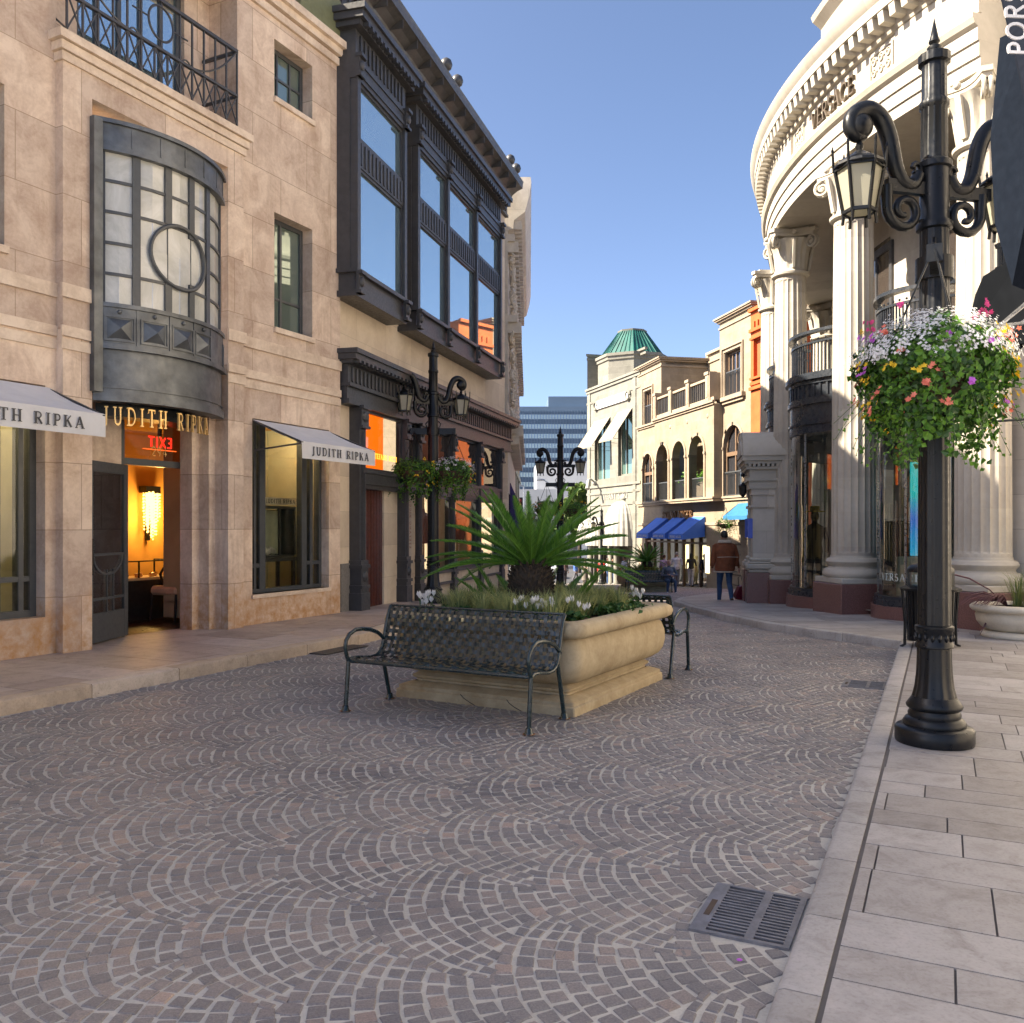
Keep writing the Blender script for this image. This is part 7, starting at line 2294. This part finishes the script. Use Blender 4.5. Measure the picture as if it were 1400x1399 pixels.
# copper dome: flattened octagon with seams
t_ = NT('green_copper'); co = t_.n('TexCoord').outputs['Object']
nz = t_.n('TexNoise', {'Vector': co, 'Scale': 1.2, 'Detail': 5.0}).outputs[0]
b_ = t_.bsdf(Base_Color=t_.ramp(nz, [(.35, (.006, .07, .062)), (.65, (.012, .115, .095))]), Roughness=.5); M_COP = t_.surf(b_.outputs[0])
zd0 = tZ(815, 488) + .1; zd1 = zd0 + 1.85
dc_ = (1.6, 2.9)
g = MB(); a8 = [PI / 8 + k * PI / 4 for k in range(8)]
lo_ = [(dc_[0] + 2.35 * math.cos(a), dc_[1] + 2.35 * math.sin(a), zd0) for a in a8]; hi_ = [(dc_[0] + 1.0 * math.cos(a), dc_[1] + 1.0 * math.sin(a), zd1) for a in a8]
g.add(lo_ + hi_, [(k, (k + 1) % 8, 8 + (k + 1) % 8, 8 + k) for k in range(8)] + [tuple(range(8, 16))])
for k in range(8):
    for q in range(5):
        t = q / 5; a = Vector(lo_[k]).lerp(Vector(lo_[(k + 1) % 8]), t); b = Vector(hi_[k]).lerp(Vector(hi_[(k + 1) % 8]), t); g.bar(tuple(a), tuple(b), .06, .1)
g.build('dome', M_COP, TB)
g = MB(); g.lathe([(2.5, zp - .2), (2.5, zd0 - .5), (2.6, zd0 - .45), (2.6, zd0 - .25), (2.7, zd0 - .2), (2.7, zd0), (2.2, zd0 + .02)], 8, (dc_[0], dc_[1], 0), PI / 8, PI / 8 + 2 * PI); g.lathe([(1.04, zd1 - .06), (1.08, zd1 + .1), (0, zd1 + .12)], 8, (dc_[0], dc_[1], 0), PI / 8, PI / 8 + 2 * PI); g.build('drum', M_PALES, TB)
# dome awnings
M_DOMEA = mat('white_dome_canvas', (.29, .285, .265), .85, 0, .08, 3)


def dome_awning(xc, z0, w, h, y=-.02, d=1.3):
    g = MB(); n = 12; m_ = 8; vs = []
    for i in range(m_ + 1):
        t = i / m_ * PI / 2; sc = math.cos(t) ** .75 if i < m_ else 0.02
        for k in range(n * 2 + 1):
            a = PI * k / (n * 2); rr_ = sc * (1 - .035 * (k % 2))
            vs.append((xc - w / 2 * math.cos(a) * rr_, y - d * math.sin(a) * rr_, z0 + h * math.sin(t)))
    L_ = n * 2 + 1
    g.add(vs, [(i * L_ + k, i * L_ + k + 1, (i + 1) * L_ + k + 1, (i + 1) * L_ + k) for i in range(m_) for k in range(L_ - 1)])
    g.build('dome_awning', M_DOMEA, TB, fixn=False)


dome_awning(tS(851), tZ(851, 746), tS(866) - tS(837), 3.0); dome_awning(tS(820), tZ(820, 746), 2.2, 2.0, d=1.0); dome_awning(tS(806), tZ(806, 744), 2.0, 1.9, d=1.0)
g = MB(); q = (tS(853), -.05, tZ(853, 695)); g.ball(q, (.42, .22, .6), 8, 6); g.ball((q[0], -.05, q[2] + .7), (.3, .2, .25), 8, 6); g.build('sculpted_boss', mat('grey_boss', (.28, .28, .25), .7), TB, smooth=60)
g = MB()
for u_ in (815, 829, 843, 850): x = tS(u_); g.lathe([(.24, -2.6), (.24, -2.3), (.19, -2.2), (.17, zf_ - 2.4), (.24, zf_ - 2.3), (.24, zf_ - 2.1)], 12, (x, -.4, 0))
g.build('entrance_column', M_PALES, TB, smooth=40)
g = MB(); g.box(tS(828), tS(838), .4, .45, -2.6, -.2); g.build('blue_poster', mat('blue_poster', (.03, .07, .30), .5), TB)
wl = thing('wall_lamp', 'curved grey wall lamp on the pale corner building below the canopied windows', 'lamp', T.w(tS(818), -.02, tZ(818, 660)), T.rot)
g = MB(); g.tube([(-.5, 0, 0), (-.4, -.3, .2), (0, -.6, .25), (.4, -.9, .1), (.7, -1.1, -.5)], [.06, .07, .07, .12, .16], 8); g.ball((-.5, -.05, 0), .2, 8, 6); g.build('arm', mat('grey_wall_lamp', (.3, .3, .28), .6), wl, smooth=60)

# ================================================================== distance: tower, white building, trees, signals
TW = thing('office_tower', 'distant blue-glass office tower with pale horizontal window bands', 'building', (0, 0, 0), 0)
yT = 230.0
def far(u, v, y): return ((u - 700) / FPX * y, y, CAMH - (v - HV) / FPX * y)
M_TWR = mat('blue_grey_cladding', (.10, .15, .22), .35, 0, .15, .06)
x0, _, zt0 = far(703, 556, yT); x1, _, _ = far(806, 556, yT); xm, _, zt1 = far(750, 541, yT)
g = MB(); g.box(x0, x1, yT, yT + 40, -6, zt0); g.box(xm, x1, yT + 1.5, yT + 30, zt0, zt1); g.build('body', M_TWR, TW)
M_BAND = glass_mirror('tower_band_glass', (.75, .8, .8), .4, (.42, .44, .38)); g = MB(); gm = MB()
for k in range(9):
    v0 = 567 + 13.2 * k; z1 = far(703, v0, yT)[2]; z0 = far(703, v0 + 6.2, yT)[2]
    g.quad((x0 + .3, yT - .06, z0), (x1, yT - .06, z0), (x1, yT - .06, z1), (x0 + .3, yT - .06, z1))
g.build('window_band', M_BAND, TW, fixn=False)
for k in range(26): x = x0 + (x1 - x0) * k / 26; gm.box(x - .12, x + .12, yT - .25, yT, -6, zt0 - 1)
gm.build('mullion', M_TWR, TW)
WBD = thing('white_building', 'low white building filling the end of the street below the tower', 'building', (0, 0, 0), 0)
yW = 120.0; a = far(690, 672, yW); b = far(800, 648, yW); c = far(790, 705, yW)
g = MB(); g.box(a[0] - 2, b[0] + 8, yW, yW + 20, -4, a[2] + .3); g.box(a[0] + 4.5, b[0] + 8, yW + 4, yW + 20, a[2], b[2] + 2.0); g.build('wall', stone('white_render', (.34, .35, .37), (.40, .41, .43), vein=.3, bump=.05), WBD)
g = MB()
for k in range(5): p_ = far(704 + 18 * k, 715, yW - .1); g.box(p_[0], p_[0] + 1.3, yW - .08, yW + .2, -3.5, .2)
g.build('window', M_DKGL, WBD)
BR2 = thing('brown_block', 'brown stone block in the distance, between the carved white facade and the tower', 'building', (0, 0, 0), 0)
a = far(690, 604, 150); b = far(706, 604, 150)
g = MB(); g.box(a[0] - 8, b[0], 150, 165, -4, a[2]); g.build('wall', stone('brown_far', (.30, .22, .17), (.38, .28, .22)), BR2)
g = MB()
for k in range(8): g.box(b[0] - 1.6, b[0] - .4, 149.9, 150.2, 3 + 1.5 * k, 4 + 1.5 * k)
g.build('window', M_DKGL, BR2)
GB2 = thing('grey_block', 'pale grey office block far behind, left of the blue tower', 'building', (0, 0, 0), 0)
a = far(688, 574, 260); b = far(703, 574, 260)
g = MB(); g.box(a[0] - 6, b[0] - .2, 260, 280, -4, a[2]); g.build('wall', stone('grey_far', (.42, .42, .40), (.5, .5, .47)), GB2)
g = MB()
for k in range(9):
    for j in range(3): g.box(b[0] - 4.6 + 1.5 * j, b[0] - 3.8 + 1.5 * j, 259.8, 260.2, 9 + 2.4 * k, 10.4 + 2.4 * k)
g.build('window', M_DKGL, GB2)
M_FARL = leaf('far_tree_leaf', (.035, .08, .015), (.14, .20, .03), .6, .25)


def tree(label, p, h, R, seed, n=1500, lf=.5):
    r = random.Random(seed); t = thing('street_tree', label, 'tree', p, 0, 'trees at the end of the street')
    g = MB(); g.tube([(0, 0, 0), (.1, 0, h * .4), (0, .1, h * .8)], [.22, .16, .06], 8)
    for k in range(6): a = k * 1.1; g.tube([(0, 0, h * (.3 + .07 * k)), (R * .6 * math.cos(a), R * .6 * math.sin(a), h * (.5 + .07 * k))], [.09, .03], 6)
    g.build('trunk', M_TRUNK, t)
    g = MB(); cl = [(R * .7 * math.cos(k * 2.4) * r.random(), R * .7 * math.sin(k * 2.4) * r.random(), h * r.uniform(.38, .92), R * r.uniform(.3, .55)) for k in range(13)]
    pts = []
    for i in range(n):
        c = r.choice(cl); d = Vector((r.gauss(0, 1), r.gauss(0, 1), r.gauss(0, 1))).normalized(); q = c[3] * r.uniform(.6, 1.05)
        pts.append(((c[0] + d.x * q, c[1] + d.y * q, c[2] + d.z * q * .8), tuple(d)))
    leaves(g, pts, lf, r); g.build('crown', M_FARL, t, fixn=False)
    return t


tree('green street tree against the pale corner building at the end of the street', (6.4, 84, -2.9), 9.0, 2.1, 1)
tree('darker low tree below the purple awning at the end of the street', (.9, 92, -2.9), 4.8, 1.9, 2, 900)
tree('bushy tree beside the green traffic lights at the end of the street', (3.4, 96, -2.9), 5.0, 2.1, 3, 900)
for k, (u, v, y) in enumerate(((711.5, 696, 72), (741, 699, 84))):
    p_ = far(u, v, y)
    t = thing('traffic_light', ['traffic light showing green, hanging just right of the purple awning', 'traffic light showing green, the further right one of the two'][k], 'traffic light', p_, 0)
    g = MB(); g.bbox(-.2, .2, -.14, .14, -.35, .95, .04)
    for z in (-.05, .3, .65): g.lathe([(.15, -.02), (.17, -.02), (.17, .0), (.15, .0)], 14, (0, -.15, z))
    g.bar((0, .05, .3), (-1.5 if k == 0 else -.4, .05, 2.2 if k == 0 else 1.4), .07); g.build('housing', M_BLACK, t)
    g = MB(); g.ball((0, -.15, -.05), (.15, .06, .15), 10, 6); g.build('green_lens', emit('signal_green%d' % k, (.0, .75, .55), .7), t)
    for z, cc in ((.3, (.12, .07, .01)), (.65, (.12, .01, .01))): g = MB(); g.ball((0, -.15, z), (.14, .05, .14), 10, 6); g.build('dark_lens', mat('lens%d%d' % (k, int(z * 100)), cc, .3), t)
    g = MB(); h_ = p_[2] + 2.86; sx = -1.5 if k == 0 else -.4; g.tube([(sx, .05, 2.2 if k == 0 else 1.4), (sx, .05, -h_)], .09, 8); g.build('pole', M_FRAME, t)
for k, (u0, u1, v0, y) in enumerate(((733, 762, 656, 100), (706, 716, 664, 118))):
    a = far(u0, v0, y); b = far(u1, v0 + (12 if k == 0 else 2), y)
    t = thing('road_lamp', ['grey road lamp with a long slanting arm beyond the third lamp post', 'small grey road lamp further off near the left facades'][k], 'street lamp', (b[0], y, 0), 0)
    g = MB(); g.tube([(a[0] - b[0] + .8, 0, a[2]), (0, 0, b[2]), (0, 0, -2.9)], [.06, .09, .12], 8); g.build('pole', M_STEEL, t)
    g = MB(); g.ball((a[0] - b[0] + .4, 0, a[2]), (.65, .2, .12), 10, 6); g.build('lamp_head', M_STEEL, t, smooth=60)
# a pale car parked at the end of the street
def car(label, loc, rot, colr):
    t = thing('parked_car', label, 'car', loc, rot, 'cars at the end of the street')
    g = MB(); P = [(-2.15, .35), (-2.2, .62), (-1.9, .82), (-1.1, .9), (-.5, 1.38), (.8, 1.42), (1.5, 1.0), (2.1, .92), (2.2, .6), (2.1, .32)]
    g.prism([(x, z) for x, z in P], 'y', -.82, .82); g.build('body', mat('car_paint_' + t.name, colr, .25, .1, .05, coat=.6), t, smooth=30)
    g = MB()
    for y in (-.825, .822): g.prism([(-.85, .95), (-.42, 1.3), (.75, 1.33), (1.3, .98)], 'y', y, y + .003)
    g.prism([(-.825 + .05, 0), (.775, 0), (.7, 0), (-.7, 0)], 'z', 1.0, 1.0) if False else None
    g.add([(-1.08, -.7, .93), (-1.08, .7, .93), (-.54, .62, 1.36), (-.54, -.62, 1.36)], [(0, 1, 2, 3)]); g.add([(1.52, -.7, 1.03), (1.52, .7, 1.03), (.86, .62, 1.41), (.86, -.62, 1.41)], [(0, 1, 2, 3)]); g.build('window', M_DKGL, t)
    for x in (-1.35, 1.3):
        for y in (-.78, .62):
            g = MB(); g.T = Matrix.Translation((x, y, .33)) @ Matrix.Rotation(-PI / 2, 4, 'X'); g.lathe([(.2, 0), (.33, .0), (.33, .16), (.2, .16)], 18); w = g.build('wheel', M_BLACK, t); g = MB(); g.T = Matrix.Translation((x, y, .33)) @ Matrix.Rotation(-PI / 2, 4, 'X'); g.lathe([(0, .02), (.2, .02), (.2, .14), (0, .14)], 14); g.build('rim', M_STEEL, w)
    for y in (-.62, .62): g = MB(); g.ball((-2.16, y, .66), (.06, .16, .08), 8, 5); g.build('headlight', M_AWN, t)
    return t
car('white car seen between the palm trunk and the people at the end of the street', (2.6, 76, -2.83), -1.35, (.7, .72, .74))
car('pale blue car further left at the end of the street', (.6, 82, -2.83), -1.4, (.35, .5, .6))
# small basket and lantern beside the porch
make_basket('small far flower basket hanging beside the rotunda porch under the turquoise awning', (B.w(bS(1016), -.9, bZ(1016, 718))), .5, 9, 700, white=False, seed_cols=('yellow', 'coral'), flo=.6)
t = thing('wall_lantern', 'small dark lantern on a bracket left of the rotunda porch', 'lantern', (ED.w(-.16, 1.0, 0)[0], ED.w(-.16, 1.0, 0)[1], 2.3), ED.rot)
g = MB(); g.lathe([(.02, .62), (.03, .55), (.14, .45), (.16, .42), (.12, .1), (.05, .02), (0, -.05)], 6); g.build('lantern_body', M_BLACK, t)
g = MB(); g.tube([(0, 0, .6), (0, 0, .75), (.15, 0, .85), (.3, 0, .8)], .02, 6); g.ball((0, 0, .85), .08, 8, 6); g.build('bracket', M_BLACK, t); t.scale = (.62,) * 3
# ================================================================== people
SKIN = mat('skin', (.45, .25, .17), .55, 0, .08); SKIN2 = mat('tanned_skin', (.33, .18, .11), .55, 0, .08)
HAIRS = {'black': mat('black_hair', (.012, .010, .009), .5), 'brown': mat('brown_hair', (.05, .025, .012), .5), 'grey': mat('grey_hair', (.3, .29, .28), .6)}
_cl = {}


def cloth(c):
    k = tuple(c)
    if k not in _cl: _cl[k] = mat('cloth_%d' % len(_cl), c, .85, 0, .22, 9, .25, 30)
    return _cl[k]


def fuse(m, mats, assign, voxel, name, parent):
    """one continuous skin over the limbs, then colour the faces by the nearest limb"""
    me = bpy.data.meshes.new('tmp'); me.from_pydata(m.v, [], m.f); me.update()
    bm = bmesh.new(); bm.from_mesh(me); bmesh.ops.recalc_face_normals(bm, faces=bm.faces[:]); bm.to_mesh(me); bm.free()
    o = bpy.data.objects.new('tmp', me); COL.objects.link(o)
    r = o.modifiers.new('r', 'REMESH'); r.mode = 'VOXEL'; r.voxel_size = voxel
    s = o.modifiers.new('s', 'SMOOTH'); s.factor = .5; s.iterations = 2
    dg = bpy.context.evaluated_depsgraph_get(); ev = o.evaluated_get(dg)
    nm = bpy.data.meshes.new_from_object(ev); nm.name = name
    bpy.data.objects.remove(o); bpy.data.meshes.remove(me)
    nm.materials.clear()
    for x in mats: nm.materials.append(x)
    nm.polygons.foreach_set('use_smooth', [True] * len(nm.polygons))
    n = len(nm.polygons); c = np.zeros(n * 3); nm.polygons.foreach_get('center', c); c = c.reshape(-1, 3)
    best = np.full(n, 1e9); idx = np.zeros(n, np.int32)
    for a, b, r_, mi in assign:
        a = np.array(a); b = np.array(b); d = b - a; L2 = max(1e-9, d @ d)
        t = np.clip(((c - a) @ d) / L2, 0, 1); q = a + t[:, None] * d; ds = np.linalg.norm(c - q, axis=1) - r_
        k = ds < best; best[k] = ds[k]; idx[k] = mi
    nm.polygons.foreach_set('material_index', idx)
    o = bpy.data.objects.new(name, nm); COL.objects.link(o); o.parent = parent
    return o


def person(label, loc, rot, H=1.72, top=(.1, .1, .12), legs=(.05, .06, .1), shoes=(.02, .02, .02), hair='black', skin=None, pose='stand', arms=('down', 'down'), lean=0.0, head=(0, 0), stride=0.0, skirt=False, sleeve=True, bald=False, voxel=.018, wide=1.0, longhair=False, seed=0):
    """local front is -y"""
    skin = skin or SKIN; k = H / 1.75
    t = thing('person', label, 'person', loc, rot); t.scale = (k, k, k)
    m = MB(); A = []                            # materials: 0 skin 1 top 2 legs 3 shoes
    def limb(P, R, mi, n=10, sx=1.0):
        m.tube(P, R, n, sx=sx)
        for i in range(len(P) - 1): A.append((P[i], P[i + 1], (R[i] + R[i + 1]) / 2 * (1 if sx <= 1 else sx * .8), mi))
        for i in (0, len(P) - 1): m.ball(P[i], R[i] * .98, 8, 6)
    sit = pose == 'sit'
    hz = .50 if sit else .93
    V = lambda x, y, z: (x, y, z)
    hip = [V(-.1, 0, hz), V(.1, 0, hz)]
    ly = lean
    chest = V(0, -ly * .7, hz + .42); neck = V(0, -ly, hz + .57); hd = V(head[0], -ly - .02 + head[1], hz + .73)
    w = .17 * wide
    # trunk
    m.tube([V(0, 0, hz - .06), V(0, -.01, hz + .06), V(0, -ly * .4, hz + .2), chest, V(0, -ly * .9, hz + .53)], [.13 * wide, .145 * wide, .135 * wide, .155 * wide, .085], 14, sx=1.28)
    A.append((V(0, 0, hz + .08), chest, .17 * wide, 1)); A.append((chest, V(0, -ly * .9, hz + .5), .14, 1)); A.append((V(-.06, 0, hz - .03), V(.06, 0, hz - .03), .15, 2))
    sh = [V(-w - .02, -ly * .85, hz + .49), V(w + .02, -ly * .85, hz + .49)]
    limb([V(-w, -ly * .85, hz + .485), V(w, -ly * .85, hz + .485)], [.072, .072], 1)
    limb([neck, V(hd[0], hd[1], hd[2] - .04)], [.058, .055], 0)
    # head with jaw, nose, ears
    m.ball(hd, (.078, .098, .118), 14, 10); m.ball((hd[0], hd[1] - .035, hd[2] - .06), (.055, .06, .06), 10, 7); m.ball((hd[0], hd[1] - .1, hd[2] - .015), (.014, .022, .022), 6, 5)
    for s in (-1, 1): m.ball((hd[0] + s * .08, hd[1] + .01, hd[2] - .01), (.014, .025, .034), 6, 5)
    A.append((hd, (hd[0], hd[1], hd[2] - .05), .1, 0))
    # legs
    for i, s in enumerate((-1, 1)):
        h = hip[i]; s0 = s
        if sit: kn = V(s * .14, -.44, hz + .0); an = V(s * .15, -.40 - .06 * s, .07)
        else:
            f = stride * s; kn = V(s * .085, -f * .55 - .01 - abs(f) * .12, .50); an = V(s * .07, -f * 1.0 + (.06 if f < 0 else 0), .08 + (.07 if f < -.1 else 0))
        limb([h, V((h[0] + kn[0]) / 2, (h[1] + kn[1]) / 2, (h[2] + kn[2]) / 2), kn, V((kn[0] + an[0]) / 2, (kn[1] + an[1]) / 2 + .015, (kn[2] + an[2]) / 2 + .03), an], [.1, .088, .068, .064, .048], 2)
        dz = .05 if (not sit and stride * s < -.1) else 0
        limb([V(an[0], an[1] + .04, an[2] - .03 + dz * .3), V(an[0] + s * .01, an[1] - .09, an[2] - .045 - dz), V(an[0] + s * .015, an[1] - .16, an[2] - .05 - dz)], [.042, .042, .03], 3)
    if skirt:
        m.lathe([(.15, hz + .05), (.19, hz - .2), (.24, .35), (.255, .3), (.0, .3)], 18); A.append((V(0, 0, hz), V(0, 0, .3), .22, 2))
    # arms and five-fingered hands
    for i, s in enumerate((-1, 1)):
        a = arms[i]; S = sh[i]
        if a == 'down': E = V(s * (w + .09), S[1] + .03, S[2] - .29); Wd = V(s * (w + .08), S[1] - .05, S[2] - .53)
        elif a == 'fold': E = V(s * (w + .12), S[1] - .06, S[2] - .27); Wd = V(-s * .02, S[1] - .24, S[2] - .27 + .03 * s)
        elif a == 'up': E = V(s * (w + .1), S[1] - .08, S[2] - .25); Wd = V(s * .08, S[1] - .26, S[2] - .10)
        elif a == 'fore': E = V(s * (w + .08), S[1] + .0, S[2] - .28); Wd = V(s * (w + .02), S[1] - .24, S[2] - .30)
        elif a == 'hold': E = V(s * (w + .1), S[1] + .02, S[2] - .28); Wd = V(s * (w + .17), S[1] - .03, S[2] - .53)
        limb([S, V((S[0] + E[0]) / 2, (S[1] + E[1]) / 2, (S[2] + E[2]) / 2), E], [.058, .052, .042], 1)
        limb([E, V((E[0] + Wd[0]) / 2, (E[1] + Wd[1]) / 2, (E[2] + Wd[2]) / 2), Wd], [.043, .04, .028], 1 if sleeve else 0)
        d = (Vector(Wd) - Vector(E)).normalized(); p = Vector(Wd); pal = p + d * .085
        limb([tuple(p), tuple(pal)], [.028, .034], 0, 8)
        q = d.orthogonal().normalized(); q = Vector((0, 1, 0)) - d * d.y; q = q.normalized() if q.length > .1 else d.orthogonal().normalized(); nn = d.cross(q)
        for f_, (o_, l_) in enumerate(((-.027, .075), (-.009, .085), (.009, .08), (.026, .062))):
            b0 = pal + q * o_; b1 = b0 + d * l_ * .55 + nn * (-.012 * s); b2 = b0 + d * l_ * .85 + nn * (-.035 * s); limb([tuple(b0), tuple(b1), tuple(b2)], [.0105, .0095, .008], 0, 6)
        th = p + d * .03 - q * .03; limb([tuple(th), tuple(th - q * .02 + d * .035 - nn * .012 * s), tuple(th - q * .018 + d * .062 - nn * .022 * s)], [.012, .0115, .009], 0, 6)
    fuse(m, [skin, cloth(top), cloth(legs), cloth(shoes)], A, voxel, 'body', t)
    if not bald:
        g = MB(); g.ball((hd[0], hd[1] + .012, hd[2] + .03), (.09, .107, .108), 14, 9)
        if longhair: g.ball((hd[0], hd[1] + .055, hd[2] - .06), (.095, .07, .16), 12, 9)
        g.v = [(x, y, z) if not (y < hd[1] - .055 and z < hd[2] + .055) else (x, hd[1] - .05, z) for x, y, z in g.v]
        g.build('hair', HAIRS[hair], t, smooth=180)
    return t


def stand(u, v, z): return (*px(u, v, z), z)


# man in the rust jacket walking away along the curved pavement
zm = zr(24.0) + .0
mp = px(991, 826, zm)
man = person('man in a rust-brown suede jacket and jeans walking away along the curved pavement', (mp[0], mp[1], zm), PI + .12, 1.80, top=(.20, .065, .025), legs=(.035, .075, .16), shoes=(.08, .05, .035), hair='black', arms=('hold', 'down'), stride=.2, lean=.04, wide=1.22, voxel=.012)
g = MB(); g.lathe([(.185, .80), (.205, .86), (.195, 1.05), (.21, 1.28), (.2, 1.40), (.13, 1.49), (.09, 1.52)], 20, mod=lambda r, z, a: r * (1 + .22 * math.cos(a) ** 2))
for s in (-1, 1): g.tube([(s * .22, -.03, 1.42), (s * .29, .01, 1.16), (s * .31, -.05, .93)], [.085, .072, .058], 10)
jk = g.build('jacket', mat('rust_suede', (.22, .07, .028), .9, 0, .3, 5, .3, 30), man, smooth=60)
g = MB(); g.lathe([(.13, 1.49), (.155, 1.5), (.14, 1.55), (.09, 1.57), (.09, 1.5)], 16, mod=lambda r, z, a: r * (1 + .15 * math.cos(a) ** 2)); g.lathe([(.2, .775), (.245, .78), (.245, .81), (.2, .81)], 20, mod=lambda r, z, a: r * (1 + .22 * math.cos(a) ** 2)); g.tube([(-.26, .2, 1.15), (0, .25, 1.16), (.26, .2, 1.15)], .008, 5)
g.build('sherpa_trim', mat('cream_fleece', (.5, .42, .33), .95, 0, .2, 20, .6, 60), jk, smooth=60)
bx = man.matrix_world
bag = thing('handbag', 'maroon bag swinging from the right hand of the man in the rust jacket', 'bag', (mp[0] + .44, mp[1] - .02, zm + .10), PI + .3)
g = MB(); g.prism([(-.24, .0), (.16, .02), (.24, .12), (.12, .34), (.02, .38), (-.16, .30)], 'y', -.07, .07); g.build('bag_body', mat('maroon_leather', (.14, .012, .025), .45), bag)
g = MB(); g.tube([(.1, 0, .34), (.13, 0, .56), (.05, 0, .62), (-.02, 0, .36)], .01, 6); g.build('strap', M_DARKIN, bag)

ps = zst(36)
p_ = px(916, 806, zst(36.0))
seat_p = (6.38, 35.72)
person('bald seated man in grey shirt and jeans with folded arms on the far bench', (seat_p[0], seat_p[1], zst(35.8) - .02), .1, 1.76, top=(.10, .115, .15), legs=(.03, .06, .12), shoes=(.55, .55, .55), pose='sit', arms=('fold', 'fold'), bald=True, lean=.02, wide=1.15)
PE = 'x'
zf = zst(50) + .06
def pz(u, v, H):
    """stand a person of height H whose head is at v, feet hidden: solve the depth from the sloping street"""
    y = 30.0
    for _ in range(60): y = FPX * (CAMH - (zst(y) + .05 + H)) / (v - HV) if v > HV + 1 else 48
    return ((u - 700) / FPX * y, y, zst(y) + .05)
def at_y(u, y): return ((u - 700) / FPX * y, y, zst(y) + (.06 if u > 870 else .0))


person('person in a pale lilac shirt seen from behind the seated man, bending forward', at_y(925, 46), PI - .3, 1.78, top=(.55, .53, .58), legs=(.18, .18, .2), hair='grey', lean=.16, wide=1.2, arms=('fore', 'fore'))
person('person in a mauve top behind the far palm, left of the lilac shirt', at_y(908, 47), 2.5, 1.66, top=(.35, .25, .36), legs=(.05, .05, .08), hair='brown')
person('woman in a black top and pale patterned trousers standing by the shop window', at_y(945, 47.2), PI - .2, 1.74, top=(.02, .02, .025), legs=(.42, .40, .42), hair='black', longhair=True, sleeve=False, skin=SKIN2, stride=.08)
person('short-haired person all in dark navy walking beside the patterned trousers', at_y(963, 47.6), .2, 1.70, top=(.018, .022, .05), legs=(.02, .02, .03), hair='brown', arms=('down', 'up'), stride=.1)
person('woman with long brown hair in a grey-brown coat carrying a dark bag', at_y(800, 57), .15, 1.70, top=(.24, .20, .16), legs=(.15, .13, .11), hair='brown', longhair=True, skirt=True, arms=('fold', 'down'))
person('person in a red shirt behind the far lamp post', at_y(822, 61), -.4, 1.72, top=(.60, .03, .03), legs=(.05, .08, .06), hair='black')
person('man in a white shirt and blue jeans talking beside the red shirt', at_y(831, 61), 1.3, 1.76, top=(.62, .60, .66), legs=(.05, .10, .24), hair='brown', arms=('fore', 'down'), sleeve=False)
person('man in a dark navy jacket and jeans next to the orange bag', at_y(838.5, 59.8), -1.0, 1.72, top=(.02, .022, .035), legs=(.05, .09, .22), shoes=(.6, .6, .6), hair='black')
person('man in a white shirt and khaki trousers left of the far bench', at_y(853.5, 53), -1.2, 1.74, top=(.68, .70, .74), legs=(.24, .19, .11), hair='brown', arms=('fore', 'down'))
person('person in dark clothes half hidden behind the palm fronds near the lamp', at_y(772, 58), .5, 1.7, top=(.08, .05, .05), legs=(.03, .03, .04), hair='black')
person('person in a pale pink top behind the left palm fronds', at_y(745, 60), .2, 1.66, top=(.60, .36, .36), legs=(.25, .3, .35), hair='brown')
person('person in a blue shirt crossing at the end of the street', at_y(787, 66), 1.3, 1.7, top=(.05, .12, .35), legs=(.1, .1, .12), hair='black', stride=.18)
b_ = at_y(846, 59.6)
t = thing('shopping_bag', 'orange-brown bag beside the man in the dark navy jacket', 'bag', (b_[0] + .05, b_[1], b_[2] + .75), .3)
g = MB(); g.bbox(-.22, .22, -.1, .1, 0, .5, .04); g.build('bag_body', mat('orange_bag', (.50, .14, .03), .6), t); g = MB(); g.tube([(-.12, 0, .5), (-.1, 0, .68), (.1, 0, .68), (.12, 0, .5)], .012, 6); g.build('handle', M_DARKIN, t)
b_ = at_y(969, 47.4)
t = thing('shopping_bag', 'black shopping bag held beside the person in dark navy', 'bag', (b_[0] + .02, b_[1], b_[2] + .2), .2)
g = MB(); g.bbox(-.2, .2, -.08, .08, 0, .46, .02); g.build('bag_body', mat('black_paper_bag', (.02, .025, .04), .5), t); g = MB(); g.tube([(-.1, 0, .46), (-.08, 0, .62), (.08, 0, .62), (.1, 0, .46)], .008, 6); g.build('handle', M_DARKIN, t)
